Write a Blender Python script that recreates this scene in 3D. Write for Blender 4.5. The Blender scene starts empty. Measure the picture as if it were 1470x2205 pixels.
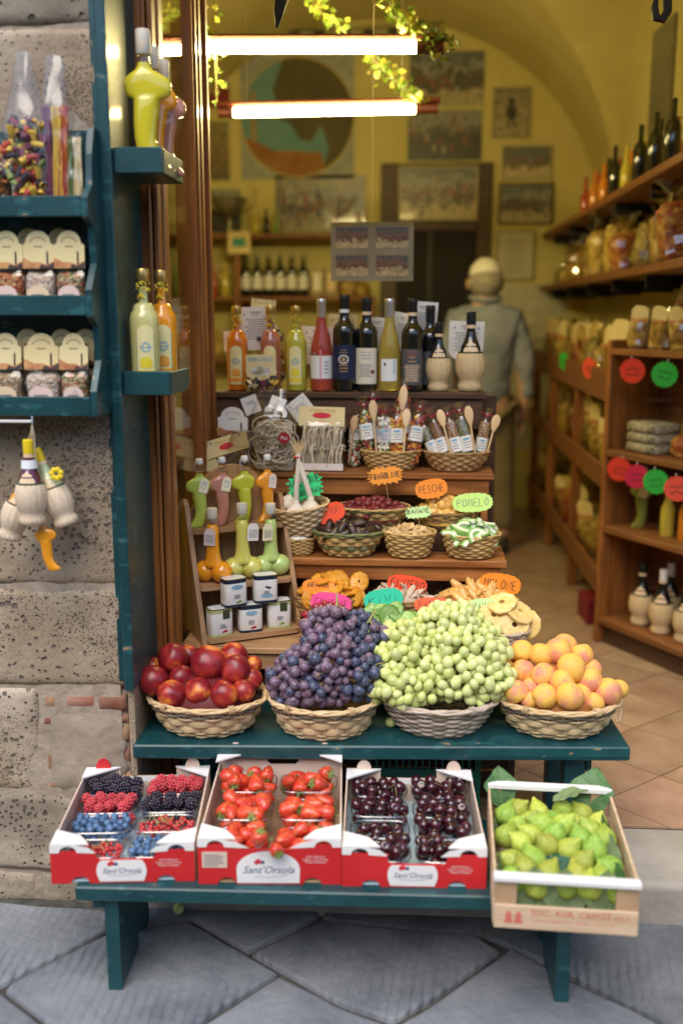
import bpy, math, random
from math import sin, cos, pi, radians as rad
from mathutils import Vector, Matrix, Euler, noise

# ------------------------------------------------------------------ camera, sky, sun, exposure
SC = bpy.context.scene
COL = SC.collection
cam_d = bpy.data.cameras.new("camera")
cam = bpy.data.objects.new("camera", cam_d)
COL.objects.link(cam)
cam.location = (0, 0, 1.55)
cam.rotation_euler = (rad(90 - 11.341), 0, rad(3.9))
cam_d.sensor_fit = 'VERTICAL'
cam_d.sensor_height = 36
cam_d.lens = 35.0
cam_d.clip_end = 200
cam_d.dof.use_dof = True
cam_d.dof.focus_distance = 2.80
cam_d.dof.aperture_fstop = 1.2
SC.camera = cam

world = bpy.data.worlds.new("World")
SC.world = world
world.use_nodes = True
wn = world.node_tree
sky = wn.nodes.new('ShaderNodeTexSky')
sky.sky_type = 'NISHITA'
sky.sun_disc = False
sky.sun_elevation = rad(58)
sky.sun_rotation = rad(200)
wn.links.new(sky.outputs[0], wn.nodes['Background'].inputs[0])
wn.nodes['Background'].inputs[1].default_value = 0.125
sun_d = bpy.data.lights.new("sun", 'SUN')
sun_d.energy = 1.45
sun_d.angle = rad(50)
sun_d.color = (1.0, 0.90, 0.76)
sun = bpy.data.objects.new("sun", sun_d)
COL.objects.link(sun)
sun.rotation_euler = (rad(35), 0, rad(-14))
SC.view_settings.view_transform = 'Standard'
SC.view_settings.look = 'None'
SC.view_settings.gamma = 1
SC.view_settings.exposure = 1.12
SC.cycles.use_denoising = True
SC.cycles.max_bounces = 8
SC.cycles.transparent_max_bounces = 24
SC.cycles.caustics_reflective = False
SC.cycles.caustics_refractive = False
SC.cycles.sample_clamp_indirect = 6

# ------------------------------------------------------------------ helpers
R = random.Random(7)
KIDS = {}

def smoothed(me, ang):
    me.polygons.foreach_set('use_smooth', [True] * len(me.polygons))
    if ang < 179:
        me.set_sharp_from_angle(angle=rad(ang))

class MB:
    """collects shapes; build() links them as one mesh object"""
    def __init__(s):
        s.v = []; s.f = []; s.mi = []; s.cur = 0; s.X = None
    def add(s, vs, fs):
        o = len(s.v)
        if s.X is not None:
            vs = [tuple(s.X @ Vector(v)) for v in vs]
        s.v += [tuple(v) for v in vs]
        s.f += [tuple(i + o for i in f) for f in fs]
        s.mi += [s.cur] * len(fs)
        return s
    def box(s, x0, x1, y0, y1, z0, z1, c=0.0):
        if c <= 0:
            return s.add([(x0,y0,z0),(x1,y0,z0),(x1,y1,z0),(x0,y1,z0),(x0,y0,z1),(x1,y0,z1),(x1,y1,z1),(x0,y1,z1)],
                         [(0,3,2,1),(4,5,6,7),(0,1,5,4),(1,2,6,5),(2,3,7,6),(3,0,4,7)])
        vs = []; idx = {}
        for a in (0, 1):
            for b in (0, 1):
                for d in (0, 1):
                    p = [(x0, x1)[a], (y0, y1)[b], (z0, z1)[d]]
                    q = [c if k == 0 else -c for k in (a, b, d)]
                    for ax in range(3):
                        w = [p[i] + (0 if i == ax else q[i]) for i in range(3)]
                        idx[a, b, d, ax] = len(vs); vs.append(w)
        g = lambda a, b, d, ax: idx[a, b, d, ax]
        fs = []
        for k in (0, 1):
            fs += [[g(k,0,0,0), g(k,1,0,0), g(k,1,1,0), g(k,0,1,0)], [g(0,k,0,1), g(1,k,0,1), g(1,k,1,1), g(0,k,1,1)],
                   [g(0,0,k,2), g(1,0,k,2), g(1,1,k,2), g(0,1,k,2)]]
        for a in (0, 1):
            for b in (0, 1):
                fs += [[g(a,b,0,0), g(a,b,1,0), g(a,b,1,1), g(a,b,0,1)], [g(a,0,b,0), g(a,1,b,0), g(a,1,b,2), g(a,0,b,2)],
                       [g(0,a,b,1), g(1,a,b,1), g(1,a,b,2), g(0,a,b,2)]]
                for d in (0, 1):
                    fs.append([g(a,b,d,0), g(a,b,d,1), g(a,b,d,2)])
        ctr = Vector(((x0+x1)/2, (y0+y1)/2, (z0+z1)/2))
        out = []
        for f in fs:
            P = [Vector(vs[i]) for i in f]
            n = (P[1]-P[0]).cross(P[2]-P[0])
            m = sum(P, Vector()) / len(P)
            out.append(f if n.dot(m - ctr) > 0 else f[::-1])
        return s.add(vs, out)
    def prism(s, pts, t0, t1, ax='y'):
        """outline in two axes, extruded along the third"""
        n = len(pts)
        mk = {'y': lambda p, t: (p[0], t, p[1]), 'z': lambda p, t: (p[0], p[1], t), 'x': lambda p, t: (t, p[0], p[1])}[ax]
        vs = [mk(p, t0) for p in pts] + [mk(p, t1) for p in pts]
        fs = [tuple(range(n)), tuple(range(2*n-1, n-1, -1))] + [(i, i+n, (i+1) % n + n, (i+1) % n) for i in range(n)]
        return s.add(vs, fs)
    def lathe(s, prof, n=24, sx=1, sy=1, cap=True, c=(0,0,0)):
        vs = []; fs = []
        for r, z in prof:
            for i in range(n):
                a = 2*pi*i/n
                vs.append((c[0]+r*sx*cos(a), c[1]+r*sy*sin(a), c[2]+z))
        m = len(prof)
        for j in range(m-1):
            for i in range(n):
                k = (i+1) % n
                fs.append((j*n+i, j*n+k, (j+1)*n+k, (j+1)*n+i))
        if cap:
            fs.append(tuple(range(n-1, -1, -1))); fs.append(tuple((m-1)*n+i for i in range(n)))
        return s.add(vs, fs)
    def loft(s, secs, n=18, cap=True, p=2.0):
        """sections (z, cx, cy, rx, ry), superellipse power p"""
        vs = []; fs = []
        for (z, cx, cy, rx, ry) in secs:
            for i in range(n):
                a = 2*pi*i/n; ca, sa = cos(a), sin(a)
                k = (abs(ca)**p + abs(sa)**p) ** (-1/p)
                vs.append((cx+rx*k*ca, cy+ry*k*sa, z))
        m = len(secs)
        for j in range(m-1):
            for i in range(n):
                k = (i+1) % n
                fs.append((j*n+i, j*n+k, (j+1)*n+k, (j+1)*n+i))
        if cap:
            fs.append(tuple(range(n-1, -1, -1))); fs.append(tuple((m-1)*n+i for i in range(n)))
        return s.add(vs, fs)
    def tube(s, path, r, n=6, closed=False, flat=1.0, cap=True):
        """path of points, radius number or list; flat squashes across the second axis"""
        P = [Vector(p) for p in path]; m = len(P)
        rr = r if isinstance(r, (list, tuple)) else [r]*m
        vs = []; fs = []
        ref = None
        for j in range(m):
            t = (P[(j+1) % m] - P[j-1]) if closed else (P[min(j+1, m-1)] - P[max(j-1, 0)])
            if t.length < 1e-9: t = Vector((0,0,1))
            t.normalize()
            if ref is None:
                ref = Vector((0,0,1)) if abs(t.z) < .9 else Vector((1,0,0))
            b = t.cross(ref)
            if b.length < 1e-6: b = t.cross(Vector((0,1,0)))
            b.normalize(); a = b.cross(t)
            if not closed: ref = a
            for i in range(n):
                q = 2*pi*i/n
                vs.append(P[j] + a*(rr[j]*cos(q)) + b*(rr[j]*flat*sin(q)))
        for j in range(m if closed else m-1):
            k = (j+1) % m
            for i in range(n):
                l = (i+1) % n
                fs.append((j*n+i, j*n+l, k*n+l, k*n+i))
        if cap and not closed:
            fs.append(tuple(range(n-1, -1, -1))); fs.append(tuple((m-1)*n+i for i in range(n)))
        return s.add(vs, fs)
    def ball(s, c, r, n=12, m=8, sc=(1,1,1)):
        prof = [(sin(pi*j/m), -cos(pi*j/m)) for j in range(m+1)]
        vs = [(c[0], c[1], c[2]-r*sc[2])]; fs = []
        for j in range(1, m):
            for i in range(n):
                a = 2*pi*i/n
                vs.append((c[0]+r*sc[0]*prof[j][0]*cos(a), c[1]+r*sc[1]*prof[j][0]*sin(a), c[2]+r*sc[2]*prof[j][1]))
        vs.append((c[0], c[1], c[2]+r*sc[2]))
        for i in range(n):
            k = (i+1) % n
            fs.append((0, 1+k, 1+i))
            fs.append((len(vs)-1, 1+(m-2)*n+i, 1+(m-2)*n+k))
            for j in range(m-2):
                fs.append((1+j*n+i, 1+j*n+k, 1+(j+1)*n+k, 1+(j+1)*n+i))
        return s.add(vs, fs)
    def grid(s, fn, nu, nv):
        vs = [fn(i/nu, j/nv) for j in range(nv+1) for i in range(nu+1)]
        w = nu+1
        fs = [(j*w+i, j*w+i+1, (j+1)*w+i+1, (j+1)*w+i) for j in range(nv) for i in range(nu)]
        return s.add(vs, fs)
    def strokes(s, text, h, w, y, z0=0.0, x0=0.0, tk=.12, jit=.05, slant=.12, rise=0.0, rng=None):
        """hand lettering in the x-z plane: centred at x0, baseline z0, letter height h, total width w, plane y"""
        rng = rng or R
        n = len(text); st = w/n; lw = st*.68
        for k, ch in enumerate(text):
            bx = x0 - w/2 + st*(k+.16); bz = z0 + rise*k + rng.uniform(-jit, jit)*h
            for pl in FONT.get(ch, []):
                pts = [(bx + (px + slant*pz)*lw + rng.uniform(-jit, jit)*lw*.6, bz + pz*h + rng.uniform(-jit, jit)*h*.6) for px, pz in pl]
                s.ribbon(pts, tk*h, y)
        return s
    def ribbon(s, pts, t, y):
        vs = []; m = len(pts)
        for j in range(m):
            a = Vector(pts[max(j-1, 0)]); b = Vector(pts[min(j+1, m-1)])
            d = (b-a); d = d.normalized() if d.length > 1e-9 else Vector((1, 0))
            nx, nz = -d.y*t/2, d.x*t/2
            vs += [(pts[j][0]+nx, y, pts[j][1]+nz), (pts[j][0]-nx, y, pts[j][1]-nz)]
        return s.add(vs, [(2*j, 2*j+1, 2*j+3, 2*j+2) for j in range(m-1)])
    def mesh(s, name, mats, ang=40):
        me = bpy.data.meshes.new(name)
        me.from_pydata(s.v, [], s.f)
        for m in (mats if isinstance(mats, (list, tuple)) else [mats]):
            me.materials.append(m)
        if isinstance(mats, (list, tuple)) and len(mats) > 1:
            me.polygons.foreach_set('material_index', s.mi)
        if ang: smoothed(me, ang)
        me.update()
        return me
    def build(s, name, mats, parent=None, ang=40):
        return put(name, s.mesh(name, mats, ang), parent)

def put(name, me, parent=None, loc=None, rot=None, scale=None):
    o = bpy.data.objects.new(name, me)
    COL.objects.link(o)
    if parent is not None:
        o.parent = parent
        KIDS.setdefault(parent.name, []).append(o)
    if loc is not None: o.location = loc
    if rot is not None: o.rotation_euler = rot
    if scale is not None: o.scale = (scale,)*3 if isinstance(scale, (int, float)) else scale
    return o

def tag(o, label=None, cat=None, group=None, kind=None):
    if label: o['label'] = label
    if cat: o['category'] = cat
    if group: o['group'] = group
    if kind: o['kind'] = kind
    return o

def thing(name, label, cat, loc=(0,0,0), rotz=0.0, group=None, rot=None):
    o = bpy.data.objects.new(name, None)
    COL.objects.link(o)
    o.empty_display_size = .02
    o.location = loc
    o.rotation_euler = rot if rot is not None else (0, 0, rotz)
    return tag(o, label, cat, group)

def dup(root, loc=None, rot=None, label=None, group=None, parent=None, scale=None):
    c = root.copy(); COL.objects.link(c)
    if parent is not None:
        c.parent = parent; KIDS.setdefault(parent.name, []).append(c)
    if loc is not None: c.location = loc
    if rot is not None: c.rotation_euler = rot
    if scale is not None: c.scale = (scale,)*3 if isinstance(scale, (int, float)) else scale
    if label: c['label'] = label
    if group: c['group'] = group
    for k in KIDS.get(root.name, []):
        dup(k, parent=c)
    return c

def ORD(i):
    return ('first', 'second', 'third', 'fourth', 'fifth', 'sixth', 'seventh', 'eighth', 'ninth', 'tenth', 'eleventh', 'twelfth')[i]

FONT = {
 'A': [[(0,0),(.5,1),(1,0)], [(.2,.38),(.8,.38)]], 'B': [[(0,0),(0,1),(.6,.95),(.7,.72),(.5,.54),(0,.5)], [(.5,.54),(.9,.34),(.75,.06),(0,0)]],
 'C': [[(.95,.85),(.6,1),(.2,.85),(0,.5),(.2,.12),(.6,0),(1,.15)]], 'D': [[(0,0),(0,1),(.6,.9),(1,.5),(.7,.1),(0,0)]],
 'E': [[(.9,1),(0,1),(0,0),(.95,0)], [(0,.52),(.7,.52)]], 'F': [[(.9,1),(0,1),(0,0)], [(0,.52),(.7,.52)]],
 'G': [[(.95,.85),(.6,1),(.2,.85),(0,.5),(.2,.1),(.6,0),(1,.2),(1,.48),(.6,.48)]], 'H': [[(0,0),(0,1)], [(1,0),(1,1)], [(0,.5),(1,.5)]],
 'I': [[(.4,0),(.5,1)]], 'i': [[(.5,0),(.5,.6)], [(.5,.82),(.52,.9)]], 'K': [[(0,0),(0,1)], [(.9,1),(0,.45),(.95,0)]], 'L': [[(0,1),(0,0),(.9,0)]],
 'M': [[(0,0),(.1,1),(.5,.35),(.9,1),(1,0)]], 'N': [[(0,0),(0,1),(.95,0),(.95,1)]], 'O': [[(.5,1),(.12,.82),(0,.45),(.2,.08),(.55,0),(.9,.2),(1,.6),(.8,.92),(.5,1)]],
 'P': [[(0,0),(0,1),(.7,.95),(.85,.7),(.6,.48),(0,.45)]], 'R': [[(0,0),(0,1),(.7,.95),(.85,.72),(.6,.5),(0,.48),(.9,0)]],
 'S': [[(.9,.88),(.5,1),(.1,.8),(.3,.55),(.75,.42),(.9,.18),(.5,0),(0,.12)]], 'T': [[(0,1),(1,1)], [(.5,1),(.5,0)]], 'V': [[(0,1),(.45,0),(1,1)]],
 'W': [[(0,1),(.25,0),(.5,.7),(.75,0),(1,1)]], 'Z': [[(0,1),(.95,1),(0,0),(1,0)]], 'U': [[(0,1),(.05,.2),(.4,0),(.8,.1),(.95,1)]],
 'Q': [[(.5,1),(.1,.8),(0,.45),(.2,.08),(.55,0),(.9,.2),(1,.6),(.8,.92),(.5,1)], [(.6,.25),(1,-.1)]],
}

def text_mesh(body, size, mat, shear=0.0):
    """printed lettering as a flat mesh in x-z, facing -y, centred"""
    cu = bpy.data.curves.new('lettering', 'FONT')
    cu.body = body; cu.size = size; cu.align_x = 'CENTER'; cu.align_y = 'CENTER'; cu.shear = shear; cu.resolution_u = 2
    ob = bpy.data.objects.new('tmp', cu); COL.objects.link(ob)
    me = bpy.data.meshes.new_from_object(ob.evaluated_get(bpy.context.evaluated_depsgraph_get()))
    bpy.data.objects.remove(ob); bpy.data.curves.remove(cu)
    me.transform(Matrix.Rotation(pi/2, 4, 'X'))
    me.name = 'lettering'
    me.materials.clear(); me.materials.append(mat)
    return me

# ------------------------------------------------------------------ materials
def C4(c): return (c[0], c[1], c[2], 1.0)
MATS = {}
def mat(name, col, rough=.5, col2=None, scale=20., detail=4, lo=.35, hi=.65, bump=0., bscale=None, metal=0., coat=0., sss=0., sssr=.01,
        trans=0., ior=1.45, rnd=0., emit=None, estr=0., stretch=None, hrnd=0., spec=.5, dist=.005, sheen=0.):
    if name in MATS: return MATS[name]
    m = bpy.data.materials.new(name); m.use_nodes = True
    t = m.node_tree; N = t.nodes; L = t.links
    b = N['Principled BSDF']
    b.inputs['Roughness'].default_value = rough
    b.inputs['Metallic'].default_value = metal
    b.inputs['Coat Weight'].default_value = coat
    b.inputs['Coat Roughness'].default_value = .08
    b.inputs['IOR'].default_value = ior
    b.inputs['Transmission Weight'].default_value = trans
    b.inputs['Specular IOR Level'].default_value = spec
    b.inputs['Sheen Weight'].default_value = sheen
    if sss:
        b.inputs['Subsurface Weight'].default_value = sss
        b.inputs['Subsurface Radius'].default_value = (1, 1, .6)
        b.inputs['Subsurface Scale'].default_value = sssr
    b.inputs['Base Color'].default_value = C4(col)
    out = None
    if col2 is not None or bump or rnd or hrnd:
        tc = N.new('ShaderNodeTexCoord'); oi = N.new('ShaderNodeObjectInfo')
        ad = N.new('ShaderNodeVectorMath'); ad.operation = 'ADD'
        mu = N.new('ShaderNodeMath'); mu.operation = 'MULTIPLY'; mu.inputs[1].default_value = 31.7
        L.new(oi.outputs['Random'], mu.inputs[0]); L.new(tc.outputs['Object'], ad.inputs[0]); L.new(mu.outputs[0], ad.inputs[1])
        vec = ad.outputs[0]
        if stretch:
            mp = N.new('ShaderNodeMapping'); mp.inputs['Scale'].default_value = stretch
            L.new(vec, mp.inputs[0]); vec = mp.outputs[0]
    if col2 is not None:
        nz = N.new('ShaderNodeTexNoise'); nz.inputs['Scale'].default_value = scale; nz.inputs['Detail'].default_value = detail
        nz.inputs['Roughness'].default_value = .6
        L.new(vec, nz.inputs[0])
        cr = N.new('ShaderNodeValToRGB')
        cr.color_ramp.elements[0].position = lo; cr.color_ramp.elements[0].color = C4(col)
        cr.color_ramp.elements[1].position = hi; cr.color_ramp.elements[1].color = C4(col2)
        L.new(nz.outputs[0], cr.inputs[0]); out = cr.outputs[0]
    if rnd or hrnd:
        hs = N.new('ShaderNodeHueSaturation')
        if out is not None: L.new(out, hs.inputs['Color'])
        else: hs.inputs['Color'].default_value = C4(col)
        mr = N.new('ShaderNodeMapRange'); mr.inputs[3].default_value = 1-rnd; mr.inputs[4].default_value = 1+rnd
        L.new(oi.outputs['Random'], mr.inputs[0]); L.new(mr.outputs[0], hs.inputs['Value'])
        if hrnd:
            m2 = N.new('ShaderNodeMath'); m2.operation = 'MULTIPLY'; m2.inputs[1].default_value = 7.31
            m3 = N.new('ShaderNodeMath'); m3.operation = 'FRACT'
            mh = N.new('ShaderNodeMapRange'); mh.inputs[3].default_value = .5-hrnd; mh.inputs[4].default_value = .5+hrnd
            L.new(oi.outputs['Random'], m2.inputs[0]); L.new(m2.outputs[0], m3.inputs[0]); L.new(m3.outputs[0], mh.inputs[0]); L.new(mh.outputs[0], hs.inputs['Hue'])
        out = hs.outputs[0]
    if out is not None: L.new(out, b.inputs['Base Color'])
    if bump:
        n2 = N.new('ShaderNodeTexNoise'); n2.inputs['Scale'].default_value = bscale or scale*2; n2.inputs['Detail'].default_value = 6
        L.new(vec, n2.inputs[0])
        bp = N.new('ShaderNodeBump'); bp.inputs['Strength'].default_value = bump; bp.inputs['Distance'].default_value = dist
        L.new(n2.outputs[0], bp.inputs['Height']); L.new(bp.outputs[0], b.inputs['Normal'])
    if emit is not None:
        b.inputs['Emission Color'].default_value = C4(emit); b.inputs['Emission Strength'].default_value = estr
    MATS[name] = m
    return m

def film(name, tint=(1,1,1), fac=.05, rough=.08):
    """thin clear plastic: mostly lets light through, with glossy reflections"""
    if name in MATS: return MATS[name]
    m = bpy.data.materials.new(name); m.use_nodes = True
    t = m.node_tree; N = t.nodes; L = t.links; N.clear()
    o = N.new('ShaderNodeOutputMaterial'); mx = N.new('ShaderNodeMixShader')
    tr = N.new('ShaderNodeBsdfTransparent'); gl = N.new('ShaderNodeBsdfGlossy')
    tr.inputs[0].default_value = C4(tint); gl.inputs['Roughness'].default_value = rough
    fr = N.new('ShaderNodeLayerWeight'); fr.inputs[0].default_value = .5
    pw = N.new('ShaderNodeMath'); pw.operation = 'POWER'; pw.inputs[1].default_value = 3.5
    ad = N.new('ShaderNodeMath'); ad.operation = 'MULTIPLY_ADD'; ad.inputs[1].default_value = .55; ad.inputs[2].default_value = fac; ad.use_clamp = True
    L.new(fr.outputs[1], pw.inputs[0]); L.new(pw.outputs[0], ad.inputs[0]); L.new(ad.outputs[0], mx.inputs[0])
    L.new(tr.outputs[0], mx.inputs[1]); L.new(gl.outputs[0], mx.inputs[2]); L.new(mx.outputs[0], o.inputs[0])
    MATS[name] = m
    return m

def wood(name, c1, c2, ax=0, rough=.5, scale=5., coat=0.):
    """grain stretched along one axis of the object"""
    st = [9, 9, 9]; st[ax] = .7
    return mat(name, c1, rough, c2, scale=scale, detail=8, lo=.38, hi=.62, bump=.25, bscale=scale*2.5, stretch=tuple(st), rnd=.12, coat=coat, dist=.002)

def nodes_of(m):
    return m.node_tree.nodes, m.node_tree.links, m.node_tree.nodes['Principled BSDF']

# ------------------------------------------------------------------ shared materials
teal = mat('teal_paint', (.005,.042,.050), .42, (.011,.066,.074), scale=9, bump=.15, bscale=60, coat=.15, dist=.002)
wood_brown = wood('brown_wood', (.16,.060,.018), (.27,.11,.035), 0)
wood_brown_v = wood('brown_wood_upright', (.20,.068,.014), (.36,.135,.03), 2, coat=.3)
wood_dark = wood('dark_wood', (.055,.026,.014), (.10,.05,.025), 0)
wood_pine = wood('stained_pine', (.22,.075,.018), (.42,.165,.045), 0, rough=.42)
wood_oak = wood('weathered_oak', (.33,.18,.08), (.48,.29,.14), 0)
wood_oak_v = wood('weathered_oak_upright', (.31,.165,.07), (.47,.28,.13), 2)
wood_pale = wood('pale_poplar', (.62,.43,.27), (.76,.57,.39), 0, rough=.7)
white_paint = mat('white_card', (.80,.79,.76), .6)
paper = mat('paper', (.78,.75,.68), .7, (.84,.81,.75), scale=15)
ink = mat('black_ink', (.02,.02,.022), .6)
ink_grey = mat('grey_print', (.22,.22,.23), .6)
cream = mat('cream_card', (.70,.56,.26), .6, (.75,.62,.32), scale=12)
string_m = mat('natural_string', (.62,.50,.34), .9, (.70,.58,.42), scale=80)
clear = film('clear_film')
glassy = film('window_glass', (.93,.95,.92), .02, .01)
steel = mat('steel', (.55,.55,.56), .3, metal=1)
black = mat('black_matt', (.012,.012,.013), .5)

# ------------------------------------------------------------------ street
def stone_pave(name, c1, c2, ridges):
    m = mat(name, c1, .75, c2, scale=5, detail=9, lo=.3, hi=.7, rnd=.08)
    N, L, b = nodes_of(m)
    tc = N.new('ShaderNodeTexCoord')
    n1 = N.new('ShaderNodeTexNoise'); n1.inputs['Scale'].default_value = 26; n1.inputs['Detail'].default_value = 9; n1.inputs['Roughness'].default_value = .7
    L.new(tc.outputs['Object'], n1.inputs[0])
    h = n1.outputs[0]
    if ridges:
        mp = N.new('ShaderNodeMapping'); mp.inputs['Rotation'].default_value = (0, 0, ridges[1])
        L.new(tc.outputs['Object'], mp.inputs[0])
        w = N.new('ShaderNodeTexWave'); w.wave_type = 'BANDS'; w.bands_direction = 'X'
        w.inputs['Scale'].default_value = ridges[0]; w.inputs['Distortion'].default_value = 1.6; w.inputs['Detail'].default_value = 3; w.inputs['Detail Scale'].default_value = 1.2
        L.new(mp.outputs[0], w.inputs[0])
        n3 = N.new('ShaderNodeTexNoise'); n3.inputs['Scale'].default_value = 3.5; L.new(tc.outputs['Object'], n3.inputs[0])
        mr = N.new('ShaderNodeMapRange'); mr.inputs[1].default_value = .38; mr.inputs[2].default_value = .62; L.new(n3.outputs[0], mr.inputs[0])
        m1 = N.new('ShaderNodeMath'); m1.operation = 'MULTIPLY'; L.new(w.outputs[1], m1.inputs[0]); L.new(mr.outputs[0], m1.inputs[1])
        m2 = N.new('ShaderNodeMath'); m2.operation = 'MULTIPLY_ADD'; m2.inputs[1].default_value = .6
        L.new(m1.outputs[0], m2.inputs[0]); L.new(n1.outputs[0], m2.inputs[2])
        h = m2.outputs[0]
    bp = N.new('ShaderNodeBump'); bp.inputs['Strength'].default_value = .8; bp.inputs['Distance'].default_value = .012
    L.new(h, bp.inputs['Height']); L.new(bp.outputs[0], b.inputs['Normal'])
    return m
pv_a = stone_pave('flagstone_grooved', (.11,.125,.150), (.27,.29,.315), (12.5, .03))
pv_b = stone_pave('flagstone_pecked', (.11,.122,.142), (.26,.275,.295), (13.0, .12))
pv_c = stone_pave('flagstone_worn', (.15,.165,.19), (.28,.295,.315), None)
joint = mat('street_joint', (.045,.043,.04), .9, (.09,.085,.075), scale=30, bump=.4)

street = MB().grid(lambda u, v: ((u-.5)*60, -28+v*31, -.016), 8, 8).build('street', joint, None, 0)
tag(street, 'grey flagstone street in front of the shop', kind='structure')
def slab(pts, m, dz=0.0):
    P = [Vector(p[:2]) for p in pts]; c = sum(P, Vector((0, 0)))/len(P)
    dense = []
    for i, p in enumerate(P):
        q = P[(i+1) % len(P)]; k = max(1, int((q-p).length/.06))
        for j in range(k):
            w = p.lerp(q, j/k); n3 = noise.noise((w.x*9, w.y*9, 3.1))*.006
            dense.append(w + (c-w).normalized()*(.005+n3))
    n = len(dense)
    lv = [(0.0, -.05), (0.0, -.006), (.004, -.0015), (.012, 0.0)]
    vs = []; fs = []
    for ins, z in lv:
        for w in dense:
            q = w + (c-w).normalized()*ins
            vs.append((q.x-c.x, q.y-c.y, z+dz + (noise.noise((q.x*5, q.y*5, 0))*.002 if z > -.04 else 0)))
    for j in range(len(lv)-1):
        for i in range(n):
            k = (i+1) % n; fs.append((j*n+i, j*n+k, (j+1)*n+k, (j+1)*n+i))
    fs.append(tuple((len(lv)-1)*n+i for i in range(n)))
    o = MB().add(vs, fs).build('paving_slab', m, street, 60)
    o.location = (c.x, c.y, 0)
    return o
slab([(-1.482, 2.376, 0.000), (-0.769, 2.331, 0.000), (-0.750, 2.247, 0.000), (-0.930, 2.030, 0.000), (-1.148, 1.779, 0.000)], pv_a)
slab([(-0.747, 2.240, 0.000), (-0.557, 2.302, 0.000), (-0.378, 2.173, 0.000), (-0.294, 2.108, 0.000), (-0.452, 1.920, -0.000), (-0.529, 1.835, 0.000), (-0.678, 1.825, 0.000), (-0.781, 1.898, -0.000), (-0.927, 2.003, 0.000), (-0.925, 2.026, 0.000)], pv_a)
slab([(-1.164, 1.771, -0.000), (-0.930, 1.996, 0.000), (-0.787, 1.894, 0.000), (-0.687, 1.821, 0.000), (-0.563, 1.448, 0.000), (-1.030, 1.416, 0.000)], pv_c)
slab([(-0.289, 2.101, 0.000), (-0.138, 1.999, 0.000), (-0.019, 1.945, -0.000), (0.001, 1.486, 0.000), (-0.555, 1.448, 0.000), (-0.676, 1.817, -0.000), (-0.526, 1.830, 0.000), (-0.447, 1.914, 0.000)], pv_c)
slab([(-0.774, 2.348, 0.000), (-0.216, 2.361, 0.000), (-0.220, 2.340, 0.000), (-0.377, 2.184, 0.000), (-0.553, 2.313, 0.000), (-0.748, 2.251, -0.000)], pv_c)
slab([(-0.372, 2.178, 0.000), (-0.214, 2.330, 0.000), (0.193, 2.290, 0.000), (0.244, 2.230, 0.000), (0.076, 2.040, 0.000), (-0.018, 1.957, 0.000), (-0.137, 2.008, -0.000)], pv_b)
slab([(-0.212, 2.338, 0.000), (-0.211, 2.359, 0.000), (0.942, 2.393, 0.000), (0.788, 1.858, 0.000), (0.590, 1.994, 0.000), (0.404, 2.140, 0.000), (0.266, 2.255, 0.000), (0.198, 2.300, 0.000)], pv_b)
slab([(0.249, 2.224, 0.000), (0.266, 2.246, 0.000), (0.399, 2.129, 0.000), (0.584, 1.986, -0.000), (0.793, 1.846, 0.000), (0.681, 1.532, 0.000), (0.008, 1.487, 0.000), (-0.012, 1.946, -0.000), (0.079, 2.034, -0.000)], pv_c)

# step
step_m = mat('travertine_step', (.30,.27,.23), .7, (.43,.40,.35), scale=6, detail=9, bump=.5, bscale=45, lo=.3, hi=.68)
def rock_face(mb, x0, x1, z0, z1, y, amp, ed, res=.025, seed=0.0, depth=.1, fine=0.0):
    """a rough dressed block: noisy front with rounded edges, facing -y"""
    nu = max(2, int((x1-x0)/res)); nv = max(2, int((z1-z0)/res))
    def fn(u, v):
        x = x0+(x1-x0)*u; z = z0+(z1-z0)*v
        e = min(u*(x1-x0), (1-u)*(x1-x0), v*(z1-z0), (1-v)*(z1-z0))
        k = max(0.0, 1-e/ed); q = k*k*ed*.9
        n1 = noise.fractal((x*4+seed, z*4, seed*3.7), 1.0, 2.0, 4)
        n2 = noise.noise((x*23, z*23, seed)) * fine
        return (x, y + q - amp*n1 - n2, z)
    o = len(mb.v); mb.grid(fn, nu, nv)
    w = nu+1
    per = [i for i in range(w)] + [j*w+nu for j in range(1, nv+1)] + [nv*w+i for i in range(nu-1, -1, -1)] + [j*w for j in range(nv-1, 0, -1)]
    b = len(mb.v); n = len(per)
    for i in per:
        p = mb.v[o+i]; mb.v.append((p[0], y+depth, p[2]))
    for i in range(n):
        k = (i+1) % n
        mb.f.append((o+per[i], b+i, b+k, o+per[k])); mb.mi.append(mb.cur)
    return mb
stepo = MB()
step_b = MB()
for (x0, x1, sd) in ((-.70,.52,1.), (.524,1.6,2.)):
    nu = int((x1-x0)/.02)
    def prof(u, v, x0=x0, x1=x1, sd=sd):
        x = x0+(x1-x0)*u
        if v < .35: y, z = 2.362, -.03 + .13*v/.35
        elif v < .45: a = (v-.35)/.1*pi/2; y, z = 2.362+.018*(1-cos(a)), .098+.016*sin(a)
        else: y, z = 2.38+(v-.45)/.55*.262, .114
        e = min(x-x0, x1-x); k = max(0, 1-e/.012)
        d = noise.fractal((x*6, y*6, z*6+sd), 1., 2., 4)*.004
        return (x, y-d+k*.004, z+d*.6-k*.004)
    mb = MB().grid(prof, nu, 24)
    if sd < 1.5: stepo = mb
    else: step_b = mb
step_o = stepo.build('entrance_step', step_m, None, 60)
tag(step_o, 'worn pale stone step at the shop threshold', kind='structure')
step_b.build('step_stone', step_m, step_o, 60)

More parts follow.
